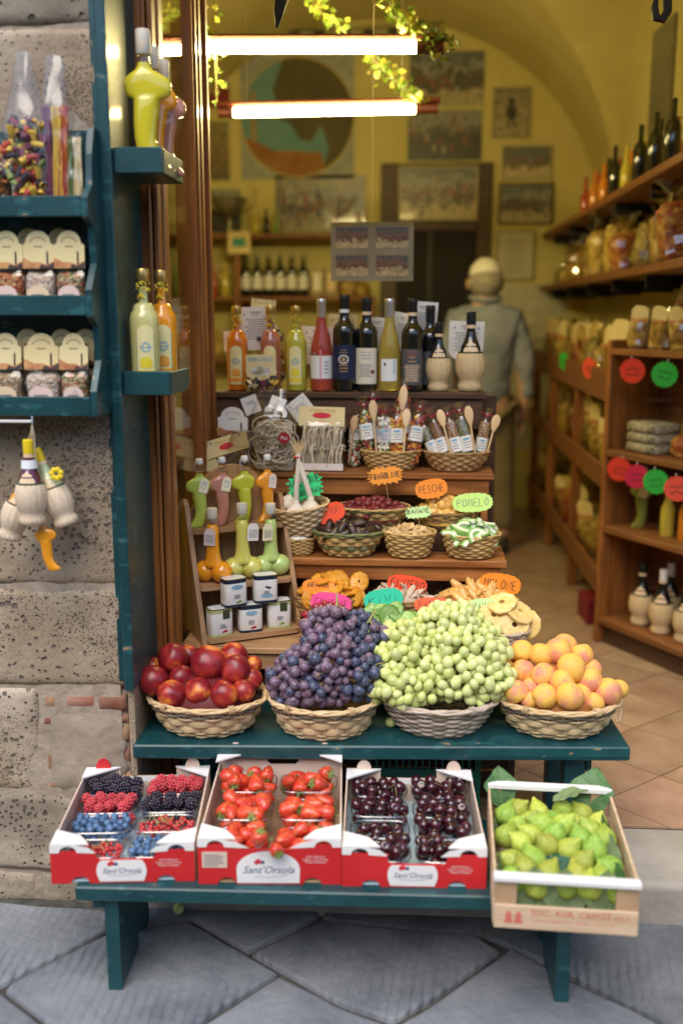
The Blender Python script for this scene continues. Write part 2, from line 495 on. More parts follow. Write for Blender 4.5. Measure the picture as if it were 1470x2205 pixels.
# shop floor with its tiles
floor_m = mat('grout', (.05,.04,.03), .9)
floor = MB().box(-2.2, 1.6, 2.64, 7.6, -.1, .112).build('shop_floor', floor_m, None, 0)
tag(floor, 'terracotta coloured tiled shop floor', kind='structure')
tile_m = mat('floor_tile', (.30,.185,.115), .38, (.46,.315,.21), scale=7, detail=9, lo=.3, hi=.7, bump=.15, bscale=60, rnd=.14, hrnd=.012, dist=.002)
u_, v_ = Vector((.212,.180)), Vector((-.212,.190))
o_ = Vector((.591,2.793))
def clip_poly(poly, fn):
    out = []
    for i, p in enumerate(poly):
        q = poly[(i+1) % len(poly)]; a, b = fn(p), fn(q)
        if a >= 0: out.append(p)
        if a*b < 0: out.append(p.lerp(q, a/(a-b)))
    return out
def tile_poly(i, j, g=.0022):
    c0 = o_ + u_*i + v_*j; P = [c0, c0+u_, c0+u_+v_, c0+v_]; c = c0+(u_+v_)/2
    return [p + (c-p).normalized()*g*1.4 for p in P]
full = None
for i in range(-14, 16):
    for j in range(-14, 22):
        P = tile_poly(i, j); c = sum(P, Vector((0,0)))/4
        if c.y < 2.5 or c.y > 7.4 or c.x < -.75 or c.x > 1.3: continue
        if c.x < .1 and c.y > 4.6: continue
        Q = clip_poly(P, lambda p: p.y-2.651)
        Q = clip_poly(Q, lambda p: 7.4-p.y) if Q else Q
        if len(Q) < 3: continue
        if len(Q) == 4 and full is None and min(p.y for p in Q) > 2.66:
            full = MB().prism([(p.x-c.x, p.y-c.y) for p in Q], .1, .118, 'z').mesh('floor_tile', tile_m, 0)
        if len(Q) == 4 and full is not None and min(p.y for p in Q) > 2.66:
            put('floor_tile', full, floor, (c.x, c.y, R.uniform(-.0006, .0006)))
        else:
            b = MB().prism([(p.x-c.x, p.y-c.y) for p in Q], .1, .118, 'z').build('floor_tile', tile_m, floor, 0); b.location = (c.x, c.y, 0)
tag(MB().box(-2.2, .1, 4.55, 7.4, .112, .1165).build('floor_far', tile_m, floor, 0))

# ------------------------------------------------------------------ stone building front
def pitted(name, c1, c2, pit, scale, amount):
    m = mat(name, c1, .85, c2, scale=3.2, detail=12, lo=.36, hi=.62, rnd=.06)
    N, L, b = nodes_of(m)
    src = b.inputs['Base Color'].links[0].from_socket
    tc = N.new('ShaderNodeTexCoord')
    n0 = N.new('ShaderNodeTexNoise'); n0.inputs['Scale'].default_value = 7; n0.inputs['Detail'].default_value = 5; L.new(tc.outputs['Object'], n0.inputs[0])
    hs = []
    for k, (s, th) in enumerate(((scale, amount), (scale*2.6, amount*1.05))):
        mx = N.new('ShaderNodeMix'); mx.data_type = 'RGBA'; mx.inputs[0].default_value = .03
        L.new(tc.outputs['Object'], mx.inputs[6]); L.new(n0.outputs[1], mx.inputs[7])
        v = N.new('ShaderNodeTexVoronoi'); v.inputs['Scale'].default_value = s; v.inputs['Randomness'].default_value = 1
        L.new(mx.outputs[2], v.inputs[0])
        n4 = N.new('ShaderNodeTexNoise'); n4.inputs['Scale'].default_value = 2.4+k; n4.inputs['Detail'].default_value = 3; L.new(tc.outputs['Object'], n4.inputs[0])
        sub = N.new('ShaderNodeMath'); sub.operation = 'MULTIPLY_ADD'; sub.inputs[1].default_value = -1.15; sub.inputs[2].default_value = th+.50
        L.new(n4.outputs[0], sub.inputs[0])
        df = N.new('ShaderNodeMath'); df.operation = 'SUBTRACT'; L.new(v.outputs[0], df.inputs[0]); L.new(sub.outputs[0], df.inputs[1])
        mr = N.new('ShaderNodeMapRange'); mr.inputs[1].default_value = -.02; mr.inputs[2].default_value = .12
        L.new(df.outputs[0], mr.inputs[0]); hs.append(mr.outputs[0])
    nl = N.new('ShaderNodeTexNoise'); nl.inputs['Scale'].default_value = 1.7; nl.inputs['Detail'].default_value = 7; nl.inputs['Roughness'].default_value = .7; L.new(tc.outputs['Object'], nl.inputs[0])
    ml = N.new('ShaderNodeMapRange'); ml.inputs[1].default_value = .34; ml.inputs[2].default_value = .58; ml.inputs[3].default_value = .0; ml.inputs[4].default_value = 1.0; L.new(nl.outputs[0], ml.inputs[0])
    mz = N.new('ShaderNodeMix'); mz.data_type = 'RGBA'; L.new(ml.outputs[0], mz.inputs[0]); mz.inputs[6].default_value = C4([c*.90*k for c, k in zip(c1, (1.03,.98,.92))]); L.new(src, mz.inputs[7]); src = mz.outputs[2]
    mu = N.new('ShaderNodeMath'); mu.operation = 'MULTIPLY'; L.new(hs[0], mu.inputs[0]); L.new(hs[1], mu.inputs[1])
    mc = N.new('ShaderNodeMix'); mc.data_type = 'RGBA'
    L.new(mu.outputs[0], mc.inputs[0]); mc.inputs[6].default_value = C4(pit); L.new(src, mc.inputs[7]); L.new(mc.outputs[2], b.inputs['Base Color'])
    nf = N.new('ShaderNodeTexNoise'); nf.inputs['Scale'].default_value = 60; nf.inputs['Detail'].default_value = 8; L.new(tc.outputs['Object'], nf.inputs[0])
    ma = N.new('ShaderNodeMath'); ma.operation = 'MULTIPLY_ADD'; ma.inputs[1].default_value = .4; L.new(nf.outputs[0], ma.inputs[0]); L.new(mu.outputs[0], ma.inputs[2])
    bp = N.new('ShaderNodeBump'); bp.inputs['Strength'].default_value = .9; bp.inputs['Distance'].default_value = .008
    L.new(ma.outputs[0], bp.inputs['Height']); L.new(bp.outputs[0], b.inputs['Normal'])
    return m
trav = pitted('pitted_travertine', (.32,.24,.16), (.53,.44,.335), (.19,.15,.115), 66, .185)
trav2 = pitted('coarse_travertine', (.32,.245,.165), (.54,.45,.345), (.19,.15,.115), 52, .20)
rough_m = pitted('weathered_stone', (.19,.155,.115), (.40,.335,.255), (.10,.085,.07), 30, .17)
mortar = mat('lime_mortar', (.30,.24,.175), .95, (.44,.36,.28), scale=25, bump=.7, bscale=60)
render_m = mat('old_render', (.29,.235,.175), .95, (.38,.31,.235), scale=9, detail=9, bump=.8, bscale=45)
brick_m = mat('old_brick', (.26,.095,.05), .9, (.36,.20,.13), scale=16, bump=.7, bscale=50, rnd=.25, hrnd=.02)
bld = thing('stone_building', 'old travertine block wall beside the shop doorway', 'wall', (0,0,0))
MB().box(-3.4, -.735, 2.3905, 2.70, -.05, 5.0).build('wall_core', mortar, bld, 0)
MB().box(1.42, 3.4, 2.412, 2.70, -.05, 5.0).build('wall_core', mortar, bld, 0)
MB().box(-.735, 1.42, 2.412, 2.70, 2.75, 5.0).build('lintel', mortar, bld, 0)
blocks = [(-1.55,-.716,2.192,2.62,rough_m,.010), (-1.30,-.716,1.70,2.182,trav,.010), (-1.9,-.716,.872,1.69,trav,.005), (-1.55,-.716,.600,.858,trav2,.006),
          (-1.5,-.955,.300,.590,trav2,.008), (-1.35,-.72,.075,.290,rough_m,.016), (-1.6,-.99,-.03,.066,rough_m,.010), (-.98,-.74,-.03,.066,rough_m,.008),
          (-3.4,-1.565,.606,1.2,trav2,.01), (-3.4,-1.91,1.21,2.1,trav,.01), (-3.4,-1.56,2.2,2.9,rough_m,.01), (-3.4,-1.51,.08,.595,trav,.01), (-1.9,-1.31,1.70,2.182,trav,.01),
          (-3.4,-.716,2.91,4.2,trav,.01), (-1.55,-.716,2.63,2.90,trav2,.01), (-.70,1.4,2.77,3.4,trav,.01), (-.70,1.4,3.41,4.2,trav2,.01),
          (1.424,3.4,-.03,.7,trav,.01), (1.424,3.4,.71,1.6,trav2,.01), (1.424,3.4,1.61,2.6,trav,.01), (1.424,3.4,2.61,4.2,trav2,.01)]
for k, (x0, x1, z0, z1, m, amp) in enumerate(blocks):
    big = x0 < -2 or x0 > 1 or z0 > 2.6
    rock_face(MB(), x0+.004, x1, z0, z1, 2.385, amp, .02 if big else .007, .08 if big else .014, seed=k*1.7, depth=.06, fine=.0 if big else .0025).build('stone_block', m, bld, 75)
# the patched corner: bricks showing at the edges of old render
for (x0, x1, z0, z1) in ((-.945,-.905,.535,.575), (-.885,-.80,.537,.578), (-.797,-.722,.533,.577), (-.948,-.918,.487,.515), (-.755,-.72,.50,.522), (-.75,-.718,.445,.49),
                         (-.735,-.718,.39,.425), (-.946,-.902,.36,.415), (-.944,-.895,.308,.335), (-.745,-.72,.33,.36)):
    rock_face(MB(), x0, x1, z0, z1, 2.388, .004, .008, .009, seed=x0*9, depth=.05, fine=.002).build('brick', brick_m, bld, 70)
rp = []
for k in range(64):
    a = 2*pi*k/64; kk = (abs(cos(a))**5+abs(sin(a))**5)**(-1/5); rr_ = kk*(1+.13*noise.noise((cos(a)*2.6, sin(a)*2.6, 4.2))+.05*noise.noise((cos(a)*9, sin(a)*9, 1.2)))
    rp.append((-.834+.104*rr_*cos(a), .418+.108*rr_*sin(a)))
rb = MB()
vs = [(-.834, 2.388, .418)]; fs = []
for ring, (sc_, yy) in enumerate(((.5, 2.388), (.93, 2.389), (1.0, 2.394), (1.01, 2.42))):
    for (px_, pz_) in rp: vs.append((-.834+(px_+.834)*sc_, yy - .003*noise.noise((px_*14*sc_, pz_*14, 1)), .418+(pz_-.418)*sc_))
n_ = len(rp)
for i in range(n_):
    k = (i+1) % n_; fs.append((0, 1+i, 1+k))
    for r_ in range(3): fs.append((1+r_*n_+i, 1+(r_+1)*n_+i, 1+(r_+1)*n_+k, 1+r_*n_+k))
rb.add(vs, fs).build('render_patch', render_m, bld, 80)
rock_face(MB(), -.952, -.716, .296, .594, 2.398, .006, .01, .012, seed=44, depth=.04, fine=.003).build('mortar_bed', mortar, bld, 80)
# stone foot of the jamb under the painted panel
rock_face(MB(), -.716, -.70, .11, .62, 2.387, .002, .004, .02, seed=9, depth=.30).build('stone_block', trav2, bld, 60)

# unseen house added behind the camera to block low sky light and bounce warmth
op = thing('added_opposite_house', 'plain ochre house front added out of view across the street to block low sky light', 'building', (0,0,0))
ochre = mat('ochre_render', (.34,.24,.14), .9, (.42,.31,.19), scale=2, bump=.2, bscale=12)
MB().box(-14, 14, -5.2, -4.6, -.05, 3.6).build('wall', ochre, op, 0)
MB().box(-14.2, 14.2, -5.3, -4.4, 3.601, 3.7).build('eaves', wood_dark, op, 0)
for k in range(6):
    x = -9+k*3.4
    w_ = MB().box(x-.5, x+.5, -4.599, -4.57, 1.4, 2.9).build('window', mat('dark_pane', (.03,.035,.04), .1), op, 0)
    for q in (-.78, .53): MB().box(x+q, x+q+.25, -4.598, -4.55, 1.38, 2.92).build('shutter', teal, op, 0)
    MB().box(x-.6, x+.6, -4.598, -4.48, 1.3, 1.37).build('sill', mortar, op, 0)

# ------------------------------------------------------------------ shop walls and vault
plaster = mat('yellow_plaster', (.57,.485,.18), .9, (.64,.55,.23), scale=3, detail=5, bump=.12, bscale=18)
def vault_z(x, y):
    xc, rx = -.25, 1.55
    a = max(0., 1-((x-xc)/rx)**2)**.5
    zA = 2.15 + 1.38*a
    b = max(0., 1-((y-5.35)/1.35)**2)**.5
    zB = 2.15 + 1.25*b
    return zA, zB, max(zA, zB)
vt = MB().grid(lambda u, v: (-1.8+3.1*u, 2.70+4.7*v, vault_z(-1.8+3.1*u, 2.70+4.7*v)[2]), 124, 94)
vlt = vt.build('shop_ceiling', plaster, None, 30)
tag(vlt, 'vaulted yellow plaster ceiling of the shop', kind='structure')
MB().box(-1.9, 1.42, 2.702, 7.5, 3.62, 3.8).build('roof_slab', plaster, vlt, 0)
bw = MB().box(-1.9, 1.42, 7.4, 7.6, .0, 3.7).build('back_wall', plaster, None, 0); tag(bw, 'yellow back wall of the shop', kind='structure')
rw = MB().box(1.26, 1.42, 2.70, 7.395, .0, 3.615).build('right_wall', plaster, None, 0); tag(rw, 'right side wall of the shop', kind='structure')
lw = MB().box(-1.95, -1.8, 2.70, 7.395, .0, 3.615).build('left_wall', plaster, None, 0); tag(lw, 'left side wall of the shop', kind='structure')
fw_ = MB().box(-1.9, -.76, 2.702, 2.76, .12, 3.6).box(-.76, 1.42, 2.702, 2.76, 2.9, 3.6).build('front_wall', plaster, None, 0); tag(fw_, 'inner face of the shop front wall', kind='structure')
# glazed white tiles low on the back wall
tw = mat('wall_tile', (.55,.52,.40), .25, rnd=.05)
tmesh = MB().box(-.048, .048, -.008, 0, -.048, .048, .003).mesh('wall_tile', tw, 0)
for i in range(5):
    for j in range(12):
        put('wall_tile', tmesh, bw, (.66+i*.1, 7.399, .60+j*.1))

# ------------------------------------------------------------------ bottle builders
def wrap(mb, r, half, z0, z1, arch=0.0, off=.0008, ca=-pi/2, n=14, m=8, foot=0.0):
    """a label bent round a bottle; arch lowers the top corners, foot raises the lower ones"""
    def fn(u, v):
        a = ca - half + 2*half*u; w = 2*u-1
        zt = z1 - arch*(1-max(0, 1-w*w)**.5); zb = z0 + foot*(1-max(0, 1-w*w)**.5)
        return ((r+off)*cos(a), (r+off)*sin(a), zb+(zt-zb)*v)
    return mb.grid(fn, n, m)
def lines(mb, r, half, z0, z1, n, off=.0014, ca=-pi/2, rng=R):
    for k in range(n):
        z = z0+(z1-z0)*k/max(1, n-1); h = half*rng.uniform(.55, 1)
        wrap(mb, r, h, z, z+(z1-z0)/max(1, n)*.45, 0, off, ca, 4, 1)
    return mb
def liquor(name, c, trans=.0, rough=.12):
    return mat(name, c, rough, coat=1.0, trans=trans, ior=1.36, spec=.6)
glass_clear = film('bottle_glass', (.96,.97,.95), .06, .03)
gold_cap = mat('gold_cap', (.62,.42,.13), .32, metal=.9)
white_cap = mat('porcelain', (.82,.80,.76), .25, coat=.6)
lemon_m = mat('lemon_print', (.85,.62,.03), .5, (.80,.70,.06), scale=40)
blue_print = mat('blue_print', (.10,.28,.48), .5, (.35,.55,.62), scale=90)
label_cream = mat('cream_label', (.84,.74,.36), .5)

def slim_bottle(label, loc, liquid, accent, rotz=0., s=1.0, cap=gold_cap, group=None, ca=-pi/2, clear_cap=False):
    t = thing('liqueur_bottle', label, 'bottle', loc, rotz, group)
    r = .0355*s; k = s
    MB().lathe([(.8*r, 0), (r*.93, .003*k), (r*.95, .012*k), (r, .15*k), (r*.99, .165*k), (.92*r, .175*k), (.80*r, .182*k), (.72*r, .188*k), (.68*r, .195*k), (.50*r, .201*k)], 28).build('body', liquid, t, 50)
    MB().lathe([(.5*r, .199*k), (.44*r, .210*k), (.40*r, .235*k), (.42*r, .262*k)], 20, cap=False).build('neck', glass_clear, t)
    MB().lathe([(.33*r, .199*k), (.30*r, .225*k), (.31*r, .24*k)], 14).build('liquid', liquid, t)
    nw = MB(); rn = random.Random(3)
    for q in range(16):
        a = rn.uniform(0, 2*pi); z = rn.uniform(.212, .25)*k
        nw.tube([(.44*r*cos(a+d), .44*r*sin(a+d), z+e*k) for d, e in ((0, 0), (.5, .006), (1., -.002))], .0013*k, 4)
    nw.build('neck_print', lemon_m, t, 0)
    MB().lathe([(.44*r, .252*k), (.47*r, .254*k), (.47*r, .278*k), (.43*r, .281*k)], 20).build('cap', cap, t, 40)
    lb = MB(); wrap(lb, r, .62, .022*k, .150*k, arch=.022*k, ca=ca); lo = lb.build('label', label_cream, t)
    bd = MB()
    for sgn in (-1, 1): wrap(bd, r, .02, .022*k, .132*k, 0, .0014, ca+sgn*.60, 2, 2)
    bd.build('label_border', ink_grey, lo, 0)
    em = MB()
    for q in range(12):
        a = 2*pi*q/12; cx, cz = ca+.26*cos(a), .098*k+.010*k*sin(a)
        wrap(em, r, .05, cz-.0022*k, cz+.0022*k, 0, .0016, cx, 2, 1)
    wrap(em, r, .40, .0965*k, .099*k, 0, .0015, ca, 6, 1); em.build('emblem', blue_print, lo, 0)
    ft = MB(); wrap(ft, r, .40, .048*k, .075*k, arch=.012*k, off=.0015, ca=ca, foot=.005*k); ft.build('fruit_print', accent, lo, 0)
    bt = MB(); wrap(bt, r, .60, .030*k, .044*k, 0, .0015, ca); bt.build('label_band', accent, lo, 0)
    return t

def wine_bottle(label, loc, glass, foil, lab_m, lab=(.045,.145,.95), rotz=0., neck_band=None, extra=None, s=1.0, burg=False):
    t = thing('wine_bottle', label, 'bottle', loc, rotz)
    r = .0375*s
    if burg: pr_ = [(.8*r,0), (r,.004), (r,.12*s), (.97*r,.14*s), (.8*r,.175*s), (.6*r,.20*s), (.46*r,.225*s), (.40*r,.25*s), (.38*r,.298*s)]
    else: pr_ = [(.8*r,0), (r,.004), (r,.185*s), (.97*r,.197*s), (.85*r,.208*s), (.62*r,.218*s), (.46*r,.228*s), (.40*r,.24*s), (.38*r,.298*s)]
    MB().lathe(pr_, 28).build('body', glass, t, 50)
    MB().lathe([(.415*r,.243*s), (.43*r,.246*s), (.425*r,.285*s), (.45*r,.287*s), (.45*r,.302*s), (.41*r,.304*s)], 20).build('foil', foil, t, 40)
    if neck_band is not None: MB().lathe([(.44*r,.248*s), (.44*r,.259*s)], 20, cap=False).build('neck_band', neck_band, t)
    lb = MB(); wrap(lb, r, lab[2], lab[0]*s, lab[1]*s); lo = lb.build('label', lab_m, t)
    if extra: extra(lo, r, s)
    return t
straw = mat('straw', (.56,.40,.20), .8, (.72,.55,.31), scale=10, detail=6, stretch=(40,40,1.2), bump=.4, bscale=20, rnd=.06)
dark_glass = mat('dark_wine_glass', (.006,.007,.006), .06, coat=1.0)
label_beige = mat('beige_label', (.74,.52,.31), .6, (.80,.62,.42), scale=60)
def flask(label, loc, s=1.0, rotz=0., cat='bottle', foil=black, neck=dark_glass, name='straw_flask', tilt=None, small=False, straw=straw):
    t = thing(name, label, cat, loc, rotz, rot=tilt)
    pr_ = [(.030,0), (.036,.003), (.037,.018), (.031,.030), (.036,.040), (.044,.060), (.046,.080), (.0445,.100), (.040,.116), (.036,.122)]
    vs = []; n = 48
    sk = MB().lathe([(r*s, z*s) for r, z in pr_], n)
    for i in range(len(pr_)*n):
        x, y, z = sk.v[i]; k = 1 + (.018 if (i % n) % 3 else -.03); sk.v[i] = (x*k, y*k, z)
    so = sk.build('straw_cover', straw, t, 80)
    MB().tube([(.0375*s*cos(a), .0375*s*sin(a), .121*s) for a in [2*pi*i/24 for i in range(24)]], .0022*s, 6, True).build('cord', mat('green_cord', (.02,.05,.03), .7), so)
    MB().lathe([(.034*s,.118*s), (.030*s,.140*s), (.021*s,.160*s), (.0155*s,.175*s), (.0135*s,.195*s), (.0135*s,.24*s)], 24).build('neck', neck, t)
    MB().lathe([(.0145*s,.205*s), (.015*s,.207*s), (.015*s,.245*s), (.013*s,.247*s)], 18).build('foil', foil, t)
    MB().lathe([(.0152*s,.196*s), (.0152*s,.206*s)], 18, cap=False).build('neck_band', label_beige, t)
    def med(u, v):
        w = 2*u-1; a = -pi/2 + w*.75; zz = .124+v*(.032*(1-.75*w*w)+.003*cos(9*w)); rr = (.0345-.010*v*1.0)*1.0
        rr = .0335 - (zz-.124)*.32 + .0012
        return (rr*s*cos(a), rr*s*sin(a), zz*s)
    MB().grid(med, 14, 4).build('medallion', label_beige, t)
    return t
def boot(label, loc, liquid, s=1.0, rotz=0., wire=True, tagm=None, tilt=None, flip=False, name='boot_bottle', group=None, cork=False):
    """bottle moulded like a boot with broad sleeves at the top"""
    t = thing(name, label, 'bottle', loc, rotz, group, rot=tilt)
    f = -1 if flip else 1
    secs = [(0,-.016,0,.022,.012), (.003,-.016,0,.026,.014), (.010,-.013,0,.0255,.0145), (.020,-.007,0,.022,.015), (.035,-.001,0,.0195,.0155), (.055,.002,0,.0195,.016), (.080,.001,0,.0215,.0165),
            (.102,-.002,0,.0235,.017), (.118,-.003,0,.0245,.017), (.121,-.004,0,.028,.0160), (.124,-.005,0,.036,.0145), (.130,-.006,0,.0405,.0145), (.139,-.006,0,.0425,.0150), (.149,-.005,0,.0420,.0150), (.157,-.004,0,.038,.0150), (.164,-.002,0,.028,.0145),
            (.170,0,0,.0170,.012), (.176,0,0,.0125,.0115), (.182,0,0,.0115,.0115)]
    b = MB()
    b.loft([(z*s, cx*s*f, cy*s, rx*s, ry*s) for z, cx, cy, rx, ry in secs], 24)
    b.build('body', liquid, t, 70)
    MB().box(.006*s*f-.005*s, .006*s*f+.005*s, -.006*s, .006*s, 0, .02*s, .002*s).build('heel', glass_clear, t)
    MB().lathe([(.0112*s,.180*s), (.0108*s,.19*s), (.0108*s,.212*s), (.0125*s,.214*s), (.0125*s,.219*s)], 18, cap=False).build('neck', glass_clear, t)
    if cork: MB().lathe([(.0125*s,.196*s), (.0135*s,.198*s), (.0135*s,.236*s), (.012*s,.238*s)], 18).build('stopper', mat('parchment_seal', (.66,.55,.38), .5, (.52,.50,.46), scale=60), t)
    else: MB().lathe([(.0095*s,.214*s), (.0125*s,.220*s), (.0125*s,.231*s), (.010*s,.235*s)], 18).build('stopper', white_cap, t)
    if wire:
        w = MB()
        for sg in (-1, 1):
            w.tube([(sg*.0135*s, 0, .225*s), (sg*.0165*s, -.004*s, .212*s), (sg*.017*s, -.007*s, .195*s), (sg*.0125*s, -.004*s, .190*s)], .0010*s, 5)
        w.tube([(-.017*s,-.007*s,.195*s), (0,-.014*s,.191*s), (.017*s,-.007*s,.195*s)], .0010*s, 5)
        w.build('wire_clip', steel, t)
    if tagm is not None:
        tg = MB().prism([(-.016*s, 0), (.016*s, 0), (.016*s, .036*s), (.010*s, .046*s), (0, .050*s), (-.010*s, .046*s), (-.016*s, .036*s)], -.0006, .0006)
        to = tg.build('paper_tag', tagm, t, 0); to.location = (.004*s*f, -.020*s, .120*s); to.rotation_euler = (rad(-8), rad(14*f), 0)
        e = MB()
        for q in range(9):
            a = 2*pi*q/9; e.ball((.008*s*cos(a), -.001, .022*s+.008*s*sin(a)), .0018*s, 6, 4, (1,.3,1))
        e.ribbon([(-.011*s,.033*s), (0,.035*s), (.011*s,.033*s)], .002*s, -.0012)
        e.build('tag_print', blue_print, to, 0)
    return t

# ------------------------------------------------------------------ painted jamb, glazed door
jb = thing('door_jamb', 'dark teal painted board lining the left side of the doorway', 'door jamb', (0,0,0))
MB().box(-.719, -.694, 2.370, 2.617, .598, 2.74, .003).build('board', teal, jb, 30)
MB().box(-.735, -.7195, 2.384, 2.60, .62, 2.74).build('backing_board', teal, jb, 0)
dr = thing('glass_door', 'open wooden framed glass door at the left of the display', 'door', (0,0,0))
for (x0, x1, y0, y1) in ((-.70,-.676,2.620,2.66), (-.677,-.667,2.612,2.655), (-.664,-.650,2.622,2.665)):
    MB().box(x0, x1, y0, y1, .12, 2.88, .003).build('frame_moulding', wood_brown_v, dr, 30)
MB().box(-.69, -.645, 2.668, 2.715, .13, 2.86, .004).build('stile', wood_brown_v, dr, 30)
for (x0, x1, y0, y1) in ((-.715,-.652,3.10,3.245), (-.655,-.646,3.12,3.15), (-.655,-.644,3.165,3.20), (-.69,-.64,3.252,3.285)):
    MB().box(x0, x1, y0, y1, .13, 2.86, .004).build('stile', wood_brown_v, dr, 30)
MB().box(-.69, -.65, 2.716, 3.099, .13, .30, .004).build('rail', wood_brown_v, dr, 30)
MB().box(-.69, -.65, 2.716, 3.099, 2.76, 2.86, .004).build('rail', wood_brown_v, dr, 30)
MB().box(-.672, -.667, 2.716, 3.099, .30, 2.76).build('pane', glassy, dr, 0)

# ------------------------------------------------------------------ bags and packets
def grainy(name, cols, scale=160.):
    """dense mix of small seeds, herbs or flakes"""
    if name in MATS: return MATS[name]
    m = mat(name, cols[0], .7)
    N, L, b = nodes_of(m)
    tc = N.new('ShaderNodeTexCoord'); v = N.new('ShaderNodeTexVoronoi'); v.inputs['Scale'].default_value = scale
    L.new(tc.outputs['Object'], v.inputs[0])
    sp = N.new('ShaderNodeSeparateColor'); L.new(v.outputs[1], sp.inputs[0])
    cr = N.new('ShaderNodeValToRGB'); cr.color_ramp.interpolation = 'CONSTANT'
    e = cr.color_ramp.elements
    while len(e) < len(cols): e.new(.5)
    for i, c in enumerate(cols): e[i].position = i/len(cols); e[i].color = C4(c)
    L.new(sp.outputs[0], cr.inputs[0]); L.new(cr.outputs[0], b.inputs['Base Color'])
    bp = N.new('ShaderNodeBump'); bp.inputs['Strength'].default_value = .9; bp.inputs['Distance'].default_value = .004; bp.invert = True
    L.new(v.outputs[0], bp.inputs['Height']); L.new(bp.outputs[0], b.inputs['Normal'])
    return m
def shell(w, d, h, hc, top=.25, seed=0., n=28, m=14, cr=.006, p=3.2, flare=1.0, bow=False):
    """crumpled bag skin: full to height hc, then gathered to a flat top"""
    secs = []
    for j in range(m+1):
        v = j/m; z = h*v
        if z <= hc:
            k = min(1., .86+.3*min(1, z/(.12*h+1e-6))); secs.append((z, 0, 0, w/2*k, d/2*k))
        else:
            q = (z-hc)/(h-hc)
            if bow:
                secs.append((z, 0, 0, w/2*(abs(1-1.9*q)*.72+.22), d/2*(.62*(1-q)**1.5+.2))); continue
            secs.append((z, 0, 0, w/2*(1-(1-top)*q**.8)*(1+(flare-1)*q), d/2*(1-.93*q**.7)))
    b = MB().loft(secs, n, True, p)
    for i, (x, y, z) in enumerate(b.v):
        a = noise.noise_vector((x*38+seed, y*38, z*30+seed*2))*cr
        b.v[i] = (x+a.x, y+a.y, z+(a.z*.5 if z > .002 else 0))
    return b
pasta_cols = {k: mat('pasta_'+k, c, .55, tuple(min(1, x*1.25) for x in c), scale=60) for k, c in
              dict(yellow=(.62,.40,.06), red=(.38,.05,.03), purple=(.17,.035,.07), green=(.16,.20,.05), cream=(.62,.50,.28), orange=(.62,.20,.03), black=(.03,.022,.03), pink=(.55,.25,.18), white=(.72,.68,.55)).items()}
def pieces(mb, w, d, z0, z1, n, cols, size, kind, seed):
    rg = random.Random(seed)
    for k in range(n):
        mb.cur = rg.randrange(len(cols))
        x = rg.uniform(-.5, .5)*w*.86; y = -d/2*rg.uniform(.25, .86) if rg.random() < .7 else rg.uniform(-.4, .4)*d; z = rg.uniform(z0, z1)
        mb.X = Matrix.Translation((x, y, z)) @ Euler((rg.uniform(-1.2, 1.2), rg.uniform(-1.5, 1.5), rg.uniform(0, 6))).to_matrix().to_4x4()
        s = size*rg.uniform(.8, 1.2)
        if kind == 'tube': mb.lathe([(s*.3,-s*.5), (s*.34,0), (s*.3,s*.5), (s*.2,s*.5), (s*.2,-s*.5)], 8, cap=False)
        elif kind == 'curl': mb.tube([(s*.35*cos(a), s*.35*sin(a), s*(-.6+a*.16)) for a in [q*.8 for q in range(9)]], s*.2, 5, flat=.5)
        elif kind == 'ribbon': mb.tube([(s*.5*cos(a), s*.25*sin(2*a), s*.5*sin(a)) for a in [q*.75 for q in range(8)]], s*.22, 5, flat=.18)
        elif kind == 'shell': mb.ball((0,0,0), s*.4, 8, 5, (1,.7,.6))
        mb.X = None
    return mb
cello = film('cellophane', (.98,.98,.98), .10, .14)
def pasta_bag(label, loc, w, d, h, hc, cols, kind='tube', n=90, size=.02, seed=1, rotz=0., tilt=None, group=None, strips=None, name='pasta_bag', header=None, cat='pasta bag', top=.25):
    t = thing(name, label, cat, loc, rotz, group, rot=tilt)
    ms = [pasta_cols[c] for c in cols]
    if strips:
        for (x0, x1, c, lean) in strips:
            MB().grid(lambda u, v: (w*(x0+(x1-x0)*u)+lean*v*w, -d*.30-.004*sin(9*u+v*7), .006+v*hc*1.02), 4, 10).build('pasta_strip', pasta_cols[c], t)
        MB().loft([(.004,0,.1*d,w*.4,d*.25), (hc*.9,0,.1*d,w*.4,d*.2)], 10).build('pasta_filling', pasta_cols[cols[0]], t)
    else:
        b = MB(); pieces(b, w, d, size*.4, hc-size*.4, n, ms, size, kind, seed)
        tag(b.build('pasta_pieces', ms, t, 60), kind='stuff')
        MB().loft([(.004,0,.06*d,w*.38,d*.30), (hc*.86,0,.06*d,w*.36,d*.26)], 10).build('pasta_filling', ms[0], t)
    shell(w*1.06, d*1.1, h, hc, top, seed, cr=.008).build('clear_bag', cello, t, 35)
    if header: header(t, w, d, h, hc)
    return t
skyline_red = mat('skyline_print', (.40,.12,.05), .6, (.62,.33,.12), scale=30)
skyline_dark = mat('skyline_dark', (.06,.03,.035), .6)
